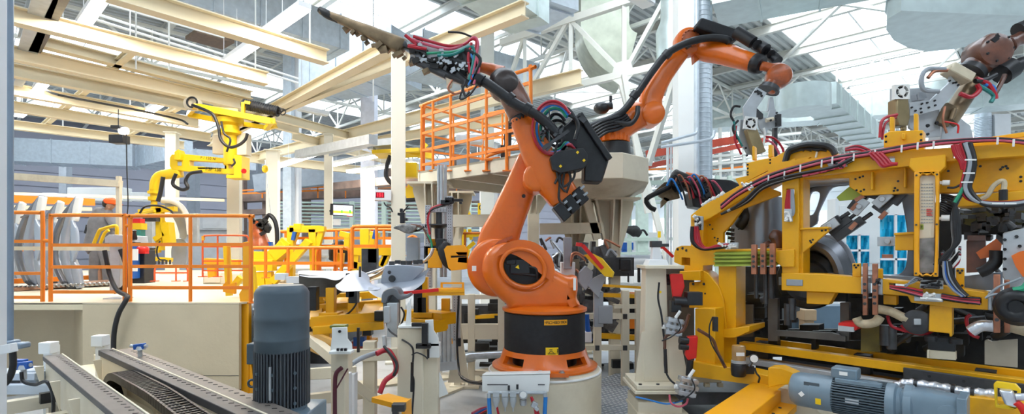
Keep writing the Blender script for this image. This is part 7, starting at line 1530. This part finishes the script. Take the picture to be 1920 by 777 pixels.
# racks behind
def rack(lb, posts, Y, ytop, bars, m=CRM, feet=True, w=.09):
    t = T('steel_rack', lb, 'rack', P((posts[0]+posts[-1])/2, 0, Y).xy.to_3d()); 
    for x in posts:
        b = B(); z1 = zz_(ytop, Y); b.box((P(x,0,Y).x, Y, z1/2), (w, w, z1)); b.box((P(x,0,Y).x, Y, .02), (w*2.2, w*2.2, .04)); Pt('rack_post', b, m, t, bev=.004)
    for x0, x1, y, h_ in bars: b = B(); b.bar(P(x0, y, Y), P(x1, y, Y), w*.8, h_); Pt('rack_bar', b, m, t, bev=.003)
    return t
rack('cream rack of posts and bars behind the robot pedestal', [858, 884, 940], 7.0, 552, [(858,945,557,.06),(858,945,622,.2),(884,945,700,.05)])
t_ = rack('cream frame of bars and bolted joints right of the robot pedestal', [1120, 1172, 1198], 6.6, 545, [(1096,1215,593,.07),(1096,1215,652,.06),(1150,1212,575,.05)])
b = B(); [b.box(P(x, y, 6.5), (.05, .02, .06)) for x in (1120, 1172) for y in (594, 653)]; PtS('bolted_joint', b, STD, t_)
b = B(); b.prism([P(x, y, 6.6) for x, y in ((840,718),(855,600),(862,600),(880,718))], V((0, .03, 0))); S('post_gusset', b, CRM, 'cream triangular foot gusset left of the robot pedestal', 'gusset')
b = B(); b.prism([Q(640,722,.0), Q(960,690,.0), Q(960,700,.0), Q(640,736,.0)], V((0, 0, .03))); b.prism([Q(815,752,0), Q(905,716,0), Q(890,700,0), Q(800,735,0)], V((0, 0, .03))); S('floor_plate', b, CRMD, 'cream bolted floor plate under the post gussets', 'plate')
t = T('dark_conveyor', 'dark conveyor mechanism lying behind the robot pedestal', 'conveyor', P(900, 690, 7.8).xy.to_3d())
b = B()
for k in range(60): x = R.uniform(868, 1210); y = R.uniform(560, 690); Y = R.uniform(7.2, 8.4); b.box(P(x, y, Y), (R.uniform(.05, .4), .15, R.uniform(.03, .16)))
Pt('dark_parts', b, GUN, t, kind='stuff')
b = B(); b.box(P(905,590,8.2), (.9, .3, .3)); b.box(P(1160,620,8.2), (1.0, .2, .3)); b.box(P(1150,560,7.6), (.9, .2, .08)); PtS('dark_beam', b, STD, t); b = B(); b.bar(P(1125,630,7.0), P(1212,634,7.0), .1, .06); b.bar(P(1120,553,6.8), P(1212,556,6.8), .1, .05); b.bar(P(880,595,7.6), P(945,592,7.6), .1, .05); b.bar(P(1120,535,6.8), P(1210,540,6.8), .1, .03); PtS('yellow_bar', b, YEL, t); b = B(); b.box(P(1188,562,7.4), (.35, .1, .2)); b.box(P(1200,606,7.4), (.3, .1, .15)); PtS('orange_panel', b, RAILO, t)
b = B(); b.cyl(P(880,668,6.9), P(950,664,6.9), .05); b.cyl(P(870,672,6.95), P(890,668,6.95), .07); PtS('silver_pipe', b, STL, t)
b = B(); [b.cyl(P(x,580,6.5), P(x,680,6.5), .03) for x in (826, 834, 842, 850)]; b.bar(P(820,688,6.5), P(860,684,6.5), .1, .1); S('pipe_stack', b, LGR, 'row of upright grey pipes behind the square post', 'pipe')
b = B(); b.box(P(836,612,6.3), (.05, .04, .06)); b.box(P(848,640,6.3), (.01, .04, .06)); S('orange_switch', b, YELO, 'small orange switch on the upright pipes', 'switch')
# chequer plate walkway on the floor
t = T('chequer_walkway', 'grey tear-plate walkway on the floor between pedestal and white pillar', 'walkway', Q(1150, 740, 0))
CP = mat('grey_tear_plate', (.34, .37, .42), .4, .4, noise=.1, scale=8)
b = B(); b.prism([Q(1100,790,.12), Q(1205,790,.12), Q(1200,742,.12), Q(1206,690,.12), Q(1160,700,.12), Q(1122,716,.12)], V((0, 0, .012))); b.prism([Q(1110,660,.12), Q(1200,660,.12), Q(1205,680,.12), Q(1120,684,.12)], V((0, 0, .012))); PtS('plate', b, CP, t)
b = B()
for i in range(34):
    for j in range(24):
        p = V((.72+i*.05, 5.3+j*.085+(i % 2)*.04, .134)); u_ = (p.x/p.y*F+CX, HZ+(CZ-p.z)/p.y*F)
        if 1122 < u_[0] < 1204 and (697+(1160-min(u_[0],1160))*.45 < u_[1] < 782): b.box(p, (.034, .012, .006), rz=.7 if (i+j) % 2 else -.7)
Pt('tear_marks', b, WHT, t, kind='stuff')
b = B(); b.prism([Q(1150,722,.0), Q(1200,712,.0), Q(1195,740,0), Q(1165,738,0)], V((0, 0, .1))); Pt('dark_gap', b, BLK, t)
# machine behind the arm: engine-like assembly between the posts
t = T('engine_assembly', 'dark grey machine assembly behind the big robot housing', 'machine', P(1080, 560, 7.6).xy.to_3d())
b = B()
for k in range(70): x = R.uniform(1012, 1150); y = R.uniform(452+abs(x-1080)*.2, 620); b.box(P(x, y, R.uniform(7.0, 7.9)), (R.uniform(.05, .22), .15, R.uniform(.05, .22)), rot=Matrix.Rotation(R.uniform(-.6, .6), 3, 'Y'))
Pt('dark_castings', b, mat('cast_grey', (.14, .14, .15), .45, .4, noise=.4, scale=12), t, kind='stuff')
for k in range(14):
    x = R.uniform(1015, 1145); y = R.uniform(450, 520); b = B(); b.tube([P(x, y, 6.9), P(x+R.uniform(-14, 14), y-R.uniform(4, 18), 6.9), P(x+R.uniform(5, 30), y+R.uniform(-5, 20), 6.9)], .016, 6); Pt('pipe', b, [STL, STD, GRY, COP][k % 4], t)
b = B(); b.box(P(1150,500,7.3), (.5, .3, .25)); Pt('dark_drive', b, STD, t)
b = B(); b.box(P(1172,497,6.9), (.14, .1, .15)); b.cyl(P(1178,512,6.9), P(1178,530,6.9), .012); b.cyl(P(1198,500,6.9), P(1198,530,6.9), .02); S('black_camera_box', b, BLK, 'small black box on a stalk left of the white pillar', 'sensor', bev=.01)
# ================================================================ BACKGROUND of the hall
t = T('status_screen', 'lit status screen with yellow and green bars beside the slim column', 'screen', P(643, 404, 14))
b = B(); b.box(P(641,394,14), (.60, .06, .30), rot=Matrix.Rotation(.05, 3, 'Y')); Pt('screen_case', b, BLK, t); b = B(); b.bar(P(641,394,14.05), P(618,396,14.55), .05, .05); Pt('wall_bracket', b, BLK, t)
def sc(nm, x0, y0, x1, y1, m, o=0): b = B(); b.prism([P(x, y, 13.96-o) for x, y in ((x0, y0), (x1, y0+(x1-x0)*.05), (x1, y1+(x1-x0)*.05), (x0, y1))], V((0, .01, 0))); Pt(nm, b, m, t)
EW = mat('screen_white', (.8, .82, 1), .5, emit=1.0, noise=0); EY = mat('screen_yellow', (1, .75, .05), .5, emit=.9, noise=0); EG = mat('screen_green', (.03, .6, .03), .5, emit=.7, noise=0)
sc('lit_panel', 625, 384.5, 661, 403, EW); sc('yellow_bar', 625, 395, 661, 399.5, EY, .01); sc('green_bar', 640, 394, 642, 400, EG, .02); sc('green_bar', 655, 394, 657.5, 400, EG, .02); sc('red_strip', 650, 404.5, 661, 406, RED, .01)
for x, y, s_ in ((633,388,'24 17'),(646,389.5,'36 22'),(633,391.6,'33 20'),(646,392.6,'41 36')): text('screen_digits', s_, .05, P(x, y, 13.94), (1, 0, -.05), BLU, t, up=V((.05, 0, 1)))
b = B(); b.box(P(632,417,14.2), (.17, .1, .16)); S('white_junction_box', b, WHT, 'small white box below the status screen', 'box')
t = T('counter_display', 'white box with red number display on the tall cream column', 'display', P(718, 378, 8.4))
rz = math.radians(-12); Mz = Matrix.Rotation(math.radians(20), 3, 'Z')
c = P(718,367,8.45); b = B(); b.box(c, (.26, .12, .17), rz=math.radians(14)); Pt('display_case', b, WHT, t, bev=.008)
xd = Matrix.Rotation(math.radians(14), 3, 'Z')@V((1, 0, 0)); fd = V((xd.y, -xd.x, 0)); b = B(); b.box(c-xd*.045+fd*.062, (.13, .006, .085), rz=math.radians(14)); Pt('red_window', b, mat('display_dark_red', (.25, .0, .01), .3, emit=.4), t)
text('counter_digits', '151', .075, c-xd*.045+fd*.067, xd, mat('display_red', (1, .02, .04), .5, emit=1.5, noise=0), t, bold=.003)
b = B(); b.tube([P(720,380,8.4), P(724,386,8.4), P(732,390,8.4), P(736,398,8.4)], .012, 6); Pt('display_cable', b, RUB, t)
t = T('letter_sign', 'small yellow sign with the letter G on a white column', 'sign', P(902, 402, 15)); b = B(); b.box(P(903,392,16.6), (.24, .02, .36)); Pt('sign_plate', b, YELB, t); text('sign_letter', 'G', .26, P(903,390,16.58), (1, 0, 0), BKT, t)
b = B(); b.box((P(688,0,18.6).x, 18.6, 1.2), (.26, .1, 2.3)); S('yellow_column_guard', b, YELO, 'yellow-orange guard on the foot of the lilac-white roof column', 'guard')
b = B(); b.box(P(1236,440,11.8), (.06, .04, .14)); S('yellow_tag', b, YELB, 'small yellow tag on the drop pipes', 'tag')
# far yellow hoist trolley
t = T('grey_hoist_trolley', 'grey and yellow hoist trolley left of the tall cream column', 'hoist', P(725, 285, 12))
b = B(); b.bar(P(690,274,12), P(750,268,12), .5, .16); b.box(P(697,273,11.9), (.12, .3, .2)); PtS('trolley_body', b, LGR, t, bev=.01); b = B(); b.bar(P(705,290,12), P(790,286,12), .7, .08); b.bar(P(770,285,12), P(812,294,12), .3, .14); b.bar(P(790,282,12.1), P(800,270,12.1), .1, .1); PtS('yellow_frame', b, YELB, t); b = B(); b.tube([P(732,292,11.8), P(726,310,11.8), P(724,330,11.8), P(734,344,11.8), P(748,350,11.8)], .05, 8); Pt('black_hose', b, RUB, t)
b = B(); b.bar(P(560,290,14), P(700,262,11), .2, .2); b.bar(P(620,290,13.5), P(700,270,12), .1, .1); S('grey_crane_bar', b, LGR, 'grey crane bar leading to the hoist trolley', 'beam')
t = T('yellow_manipulator_arm', 'yellow manipulator arm hanging right behind the tall cream column', 'manipulator', P(770, 370, 13))
b = B(); b.bar(P(762,366,13), P(786,358,13), .3, .3); b.bar(P(765,352,13), P(790,356,13), .2, .2); b.box(P(770,320,13), (.35, .3, .35)); PtS('yellow_arm', b, YELB, t, bev=.01); b = B(); b.tube([P(762,376,12.8), P(780,374,12.8), P(790,366,12.8)], .05, 8); Pt('black_hose', b, RUB, t)
b = B(); b.tube([P(856,394,10), P(868,392,10), P(874,400,10), P(876,406,10)], .08, 10); S('yellow_bent_hose', b, YELB, 'yellow arched hose behind the gusseted post', 'hose')
# robots and fixtures in the middle distance, on the platform level
def fix(lb, items, name='yellow_fixture', m=YELB, cat='fixture', loc=None, w=.1):
    p0 = items[0][0]; Y = items[0][2]; t = T(name, lb, cat, P(p0[0], p0[1], Y)); b = B()
    for it in items:
        (p, q, Y) = it[:3]; ww = it[3] if len(it) > 3 else w; b.bar(P(*p, Y), P(*q, Y), ww, ww*(it[4] if len(it) > 4 else 1), V((0, 1, 0)))
    PtS('yellow_bar' if m is YELB else 'bar', b, m, t, bev=.004); return t
FX1 = fix('yellow upright fixture frame with a slanted cylinder behind the platform railing', [((545,520),(547,427),10,.13),((590,512),(587,430),10,.13),((545,430),(602,430),10,.13),((590,480),(604,432),10,.1),((546,460),(558,432),10,.1),((560,420),(560,432),10,.14),((603,425),(603,435),10,.14),((512,530),(580,452),9.8,.13),((535,500),(540,524),10,.14),((590,505),(594,518),10,.12)])
fix('yellow clamping table at the left behind the platform railing', [((474,486),(525,486),10,.28),((474,498),(515,498),9.8,.2),((505,510),(508,560),9.8,.12),((490,510),(492,540),9.8,.15),((518,480),(540,452),10,.2),((520,462),(535,480),10,.3)])
FX2 = fix('yellow clamping frame near the middle of the platform railing', [((660,472),(740,472),9.4,.14),((668,475),(664,518),9.4,.12),((725,475),(714,500),9.4,.1),((640,475),(638,502),9.4,.1),((652,440),(650,470),9.4,.09),((638,438),(656,443),9.4,.1),((700,440),(696,472),9.4,.09),((694,438),(712,442),9.4,.08),((685,430),(686,500),9.8,.16),((730,470),(718,500),9.4,.1),((655,495),(680,500),9.4,.12)])
fix('yellow curved manipulator fixture right of the tall cream column', [((855,440),(860,480),9.6,.1),((868,430),(866,470),9.6,.12),((850,445),(900,440),9.6,.07),((880,430),(884,450),9.6,.06),((890,455),(872,470),9.6,.07),((860,470),(880,476),9.6,.12)])
fix('yellow fixture post between platform railing and upright motor', [((425,462),(430,555),7.3,.07),((452,520),(430,548),7.3,.08),((470,500),(476,560),7.8,.1)])
t = fix('yellow-orange low bar fixture behind the railing, right of the manipulator', [((385,490),(450,493),9,.1),((398,500),(400,520),9,.12),((390,500),(430,498),9,.08)], m=YELO)
t = T('industrial_robot', 'small distant orange robot with a black hose left of the blue-grey column', 'robot', P(490, 465, 12))
b = B(); b.limb([(P(490,462,12), .2, .2), (P(488,445,12), .14, .14), (P(482,430,12), .12, .12), (P(486,418,12), .14, .14)], 14, 2.4); Pt('arm', b, ORGB, t); b = B(); b.limb([(P(474,424,12), .07, .08), (P(488,420,12), .12, .1), (P(500,426,12), .10, .09), (P(500,436,12), .06, .06)], 12, 3)
for k in range(8): b.box(P(R.uniform(474, 506), R.uniform(412, 440), 11.9), (.12, .08, .07), rot=Matrix.Rotation(R.uniform(-1, 1), 3, 'Y'))
b.bm.verts.index_update(); PtS('head', b, GUN, t); b = B(); b.tube([P(496,415,12), P(504,404,12), P(514,412,12), P(519,430,12), P(520,460,12)], .05, 8); Pt('hose', b, RUB, t); b = B(); b.box(P(505,458,12), (.12, .1, .1)); Pt('blue_block', b, BLU, t)
t = T('distant_robot_gripper', 'small distant black robot gripper in the bright hall right of the pedestal posts', 'gripper', P(1190, 440, 18))
b = B(); b.limb([(P(1172,430,18), .1, .1), (P(1190,434,18), .2, .15), (P(1200,440,18), .12, .1)], 12, 2.4); b.tube([P(1165,436,18), P(1172,430,18), P(1180,436,18)], .04, 6); b.tube([P(1196,438,18), P(1206,432,18), P(1214,442,18)], .04, 6); Pt('gripper', b, GUN, t)
railing('floor_railing', [472, 498, 540, 588, 640], 9.2, 465, [494], 522, 'low orange railing behind the upright motor', r=.03)
railing('floor_railing', [536, 600, 631, 662, 720, 755], 10.2, (434,430), [(447,447), (462,462)], 508, 'orange railing behind the yellow fixtures', r=.03)
railing('floor_railing', [660, 706, 752], 9.0, 425, [462], 505, 'higher orange railing beside the tall cream column', r=.03)
railing('floor_railing', [596, 628, 655], 9.3, 465, [498], 512, 'short orange railing panel between the yellow fixtures', r=.03)
railing('floor_railing', [765, 782], 9.6, 443, [460], 480, 'small orange railing right of the tall cream column', r=.025)
railing('floor_railing', [852, 872, 960], 9.0, 438, [438], 470, 'thin orange railing behind the gusseted posts', r=.02)
railing('floor_railing', [380, 408, 466], 8.4, 442, [463, 490, 508], 520, 'red-orange inner railing behind the front platform railing', r=.014, m=mat('red_orange', (.8, .12, .03), .4))
railing('floor_railing', [290, 330, 352], 9.2, 500, [512], 528, 'low red-orange railing below the manipulator gripper', r=.015, m=MATS['red_orange'])
b = B(); b.box(P(381,447,8.4), (.035, .035, .07)); S('signal_lamp', b, mat('amber', (.9, .4, .02), .4), 'small signal lamp on the red-orange inner railing', 'lamp')
for x, y, Y, f_ in ((551,443,9.9,FX1), (703,440,9.3,FX2)): b = B(); b.box(P(x, y, Y), (.06, .06, .16), rot=Matrix.Rotation(.2, 3, 'Y')); Pt('blue_handle', b, BLU, f_, 'blue handle')
# low machines standing on the platform area
for x, y, Y, w_, h_, d_, m, lb, cat in (
 (430,518,10.5,.75,.16,.5,CRM,'low cream machine cover behind the railing right of the manipulator','cover'),
 (500,528,11.,1.1,.3,.6,CRM,'cream box cover behind the low orange railing','cover'),
 (590,500,12,2.2,.10,.6,WHT,'long white table behind the yellow upright fixture','table'),
 (570,470,14,1.6,.36,.5,LGR,'grey machine block behind the yellow upright fixture','machine'),
 (530,548,8.3,1.0,.10,.4,STD,'dark ledge behind the top of the upright motor','ledge'),
 (600,545,8.6,.7,.4,.4,STD,'dark box under the rear sheet metal','box'),
 (705,478,12.5,1.8,.14,.5,LGR,'grey roller table left of the tall cream column','table'),
 (735,462,11,.3,.26,.3,WHT,'crumpled white wrapping beside the tall cream column','wrapping'),
 (390,420,20,2.2,.5,1,GRY,'grey machine block behind the door panel','machine'),
 (1190,455,24,2.0,.9,.5,WHP,'white cabinet row in the bright hall beyond the posts','cabinet'),
 (1215,492,13,1.6,.3,.4,WHT,'white machine cover left of the white pillar','cover'),
 (1180,520,12,1.0,.3,.4,WHP,'white cover lower left of the white pillar','cover'),
 (1205,482,12.5,1.2,.08,.3,GRY,'grey rail on the white machine cover','rail'),
 (1175,462,22,.5,.3,.3,BLU,'blue bin in the bright hall','bin'),
 (1650,440,12,2.2,1.6,.3,WHP,'white cabin wall seen through the jig opening','cabin'),
 (1870,445,9,1.2,1.3,.3,WHP,'white cabin door seen at the right through the jig','cabin'),
 (1530,603,7.2,.9,.45,.3,mat('pale_blue_case', (.13, .20, .27), .4),'pale blue case seen low through the jig','case'),
 (1512,590,6.9,.16,.14,.2,mat('tan_box', (.55, .38, .22), .6),'tan box seen low through the jig','box')):
    c = P(x, y, Y); sup = ZT if (c.x < -3.1 and 6.6 < Y < 17.5) else 0.0
    z0, z1 = c.z-h_/2, c.z+h_/2
    if z0 < sup+.12 and cat not in ('table', 'ledge'): z0 = sup
    h_ = z1-z0; c.z = (z0+z1)/2; b = B(); b.box(c, (w_, d_, h_))
    if z0 > sup and cat not in ('table', 'ledge', 'rail'): b.box((c.x, c.y, (sup+z0)/2), (w_*.8, d_*.7, z0-sup))
    if cat in ('cabinet', 'cabin', 'machine', 'cover'):
        for k in (-.25, .25): b.box(c+V((k*w_, -d_/2-.01, 0)), (w_*.42, .03, h_*.8))
    if cat in ('table', 'ledge'):
        for k in (-.45, .45): b.box((c.x+k*w_, c.y, (sup+c.z)/2), (.08, .08, c.z-sup))
    S({'cover': 'machine_cover', 'machine': 'machine_block', 'cabin': 'cabin_wall', 'cabinet': 'cabinet_row', 'bin': 'storage_bin', 'case': 'equipment_case', 'box': 'storage_box', 'ledge': 'dark_ledge', 'rail': 'cover_rail', 'wrapping': 'wrapping', 'table': 'work_table'}[cat], b, m, lb, cat, bev=.01)
b = B(); b.limb([(P(628,488,10.5), .1, .2), (P(634,470,10.5), .17, .2), (P(645,466,10.5), .14, .2), (P(648,490,10.5), .1, .2)], 14, 2.4); S('dark_rounded_part', b, GUN, 'dark rounded part behind the slim column foot', 'part')
# blue film curtains and white window frames behind the jig
for i, (x0, y0, x1, y1, Y) in enumerate(((1587,440,1630,500,10.5),(1650,402,1700,515,10.8))):
    t = T('film_curtain', ('small' if i == 0 else 'tall')+' shiny cyan film sheet seen through the jig opening', 'curtain', P((x0+x1)/2, y1, Y)); b = B(); n = 14
    rows = [[P(x0+(x1-x0)*k/n, yy_, Y+.05*math.sin(k*1.7+r_)) for k in range(n+1)] for r_, yy_ in enumerate([y0+(y1-y0)*q/8 for q in range(9)])]
    vs_ = [b.vs(r_) for r_ in rows]
    for r0, r1 in zip(vs_[:-1], vs_[1:]):
        for k in range(n): b.f([r0[k], r0[k+1], r1[k+1], r1[k]])
    bmesh.ops.solidify(b.bm, geom=b.bm.faces[:], thickness=.01); Pt('film', b, CYAN, t)
    b = B(); m_ = (x0+x1)/2; b.bar(P(m_+(4 if i else 2), y0, Y-.1), P(m_+(4 if i else 2), y1, Y-.1), .04, .04); b.bar(P(x0, (y0+y1)/2+(28 if i else 0), Y-.1), P(x1, (y0+y1)/2+(28 if i else 0), Y-.1), .04, .04); b.bar(P(x0, y0, Y-.1), P(x1, y0, Y-.1), .04, .04); PtS('white_bar', b, WHT, t)
    b = B(); b.box((P(m_,0,Y).x, Y, .3), (.3, .2, .6)); Pt('curtain_stand', b, WHT, t)
# mezzanine and striped conveyors far away
def far(name, lb, cat, parts):
    t = None
    for nm, m, bars in parts:
        b = B()
        for p, q, w_, h_ in bars: b.bar(p, q, w_, h_)
        if t is None: t = T(name, lb, cat, parts[0][2][0][0])
        PtS(nm, b, m, t) if len(bars) < 14 else Pt(nm, b, m, t, kind='stuff')
    return t
PGR = mat('pale_green_steel', (.52, .62, .54), .5, noise=.05); BRN = mat('brown_steel', (.22, .15, .12), .6, noise=.3, scale=2)
far('conveyor_gallery', 'long pale green conveyor gallery behind the status screen', 'conveyor', [('gallery_floor', PGR, [(P(520,432-k*6.5,26+k*.2), P(960,440-k*7,26+k*.2), .5, .06) for k in range(9)]), ('gallery_post', PGR, [(P(x, 378, 26), P(x, 520, 26), .2, .2) for x in (540, 660, 720, 880)])])
far('far_mezzanine', 'brown steel mezzanine with orange rails behind the slim column', 'mezzanine', [('deck_beam', BRN, [(P(440,372,30), P(960,350,30), .8, .5), (P(440,400,30), P(960,380,30), .6, .3), (P(620,352,22), P(770,338,18), .6, .28)]), ('mezzanine_post', BRN, [(P(x, 300, 30), P(x, 480, 30), .35, .35) for x in (455, 500, 575, 735, 850)]), ('orange_rail', RAILO, [(P(440,358+k*6,29), P(960,336+k*6,29), .06, .08) for k in range(2)]+[(P(440+k*52, 350, 29), P(440+k*52, 372, 29), .06, .06) for k in range(10)]), ('dark_back', GRY, [(P(440,440,34), P(960,430,34), .4, 1.5), (P(440,330,34), P(900,320,34), .4, 1.6)])])
far('far_ducting', 'dark pipe and duct cluster high behind the blue-grey column', 'duct', [('dark_duct', GRY, [(P(480,345,28), P(620,330,28), .6, .9), (P(495,310,28), P(700,300,28), .5, .4), (P(480,420,28), P(528,420,28), .4, .6)])])
far('bright_gallery', 'pale green gallery beams crossing the bright hall right of the raised robot base', 'gallery', [('gallery_beam', PGR, [(P(1150,374,22), P(1290,366,22), .4, .25), (P(1150,450,20), P(1290,448,20), .3, .12), (P(1150,476,20), P(1290,474,20), .3, .1), (P(1150,385,21), P(1290,378,21), .3, .08), (P(1150,345,26), P(1440,338,26), .4, .2)]), ('orange_band', RAILO, [(P(1160,354,21), P(1215,350,21), .1, .2), (P(1335,320,24), P(1400,312,24), .08, .08), (P(1160,320,24), P(1290,316,24), .08, .08)]), ('gallery_post', PGR, [(P(x, 330, 21), P(x, 520, 21), .15, .15) for x in (1180, 1250, 1345, 1368)])])
far('far_pipe_rack', 'pale pipe rack seen between the spiral duct and the welding gun', 'rack', [('rack_bar', TRS, [(P(1335, 350+0*k-k*14, 24), P(1500, 340-k*15, 24), .2, .1) for k in range(7)]), ('rack_post', TRS, [(P(x, 240, 24), P(x, 400, 24), .12, .12) for x in (1350, 1372, 1395)])])
WL = bpy.data.materials.new('bright_window_glass'); WL.use_nodes = True; WL.node_tree.nodes['Principled BSDF'].inputs['Base Color'].default_value = (.85, .9, .95, 1); WL.node_tree.nodes['Principled BSDF'].inputs['Emission Color'].default_value = (.85, .93, 1, 1); WL.node_tree.nodes['Principled BSDF'].inputs['Emission Strength'].default_value = 1.1  # panes glow on their own, in place of daylight outside
b = B()
for k in range(12): s_ = -10+k*4.4; b.hexa([AB(S1-.25, s_, 1.4), AB(S1-.25, s_+3.4, 1.4), AB(S1-.12, s_+3.4, 1.4), AB(S1-.12, s_, 1.4), AB(S1-.25, s_, 5.6), AB(S1-.25, s_+3.4, 5.6), AB(S1-.12, s_+3.4, 5.6), AB(S1-.12, s_, 5.6)])
w6 = ST('window_6', b, WL)
b = B()
for k in range(12):
    for j in range(5): s_ = -10+k*4.4+j*.85; b.bar(AB(S1-.3, s_, 1.4), AB(S1-.3, s_, 5.6), .06, .06)
    for z in (1.4, 2.8, 4.2, 5.6): b.bar(AB(S1-.3, -10+k*4.4, z), AB(S1-.3, -6.6+k*4.4, z), .06, .06)
ST('window_frame', b, WHP, w6)
# ================================================================ camera, light, view
cam = bpy.data.cameras.new('camera'); co = bpy.data.objects.new('camera', cam); COL.objects.link(co)
cam.sensor_width = 36; cam.lens = 18.75; cam.shift_y = (HZ-388.5)/1920; cam.clip_start = .05; cam.clip_end = 300
co.location = (0, 0, CZ); co.rotation_euler = (math.pi/2, 0, 0); SC.camera = co
w = bpy.data.worlds.new('world'); SC.world = w; w.use_nodes = True; nt = w.node_tree
bg = nt.nodes['Background']; bg.inputs[0].default_value = (.90, .95, 1.0, 1); bg.inputs[1].default_value = 4.5
su = bpy.data.lights.new('soft_sun', 'SUN'); su.energy = 6; su.angle = .6; su.color = (1, .97, .93)
so = bpy.data.objects.new('soft_sun', su); COL.objects.link(so); so.rotation_euler = (math.radians(52), 0, math.radians(-25))
SC.view_settings.view_transform = 'Standard'; SC.view_settings.look = 'None'; SC.view_settings.gamma = 1; SC.view_settings.exposure = -.05
SC.view_settings.use_curve_mapping = False
SC.cycles.use_denoising = True; SC.cycles.max_bounces = 6; SC.cycles.diffuse_bounces = 3; SC.cycles.sample_clamp_indirect = 6
SC.cycles.transparent_max_bounces = 12
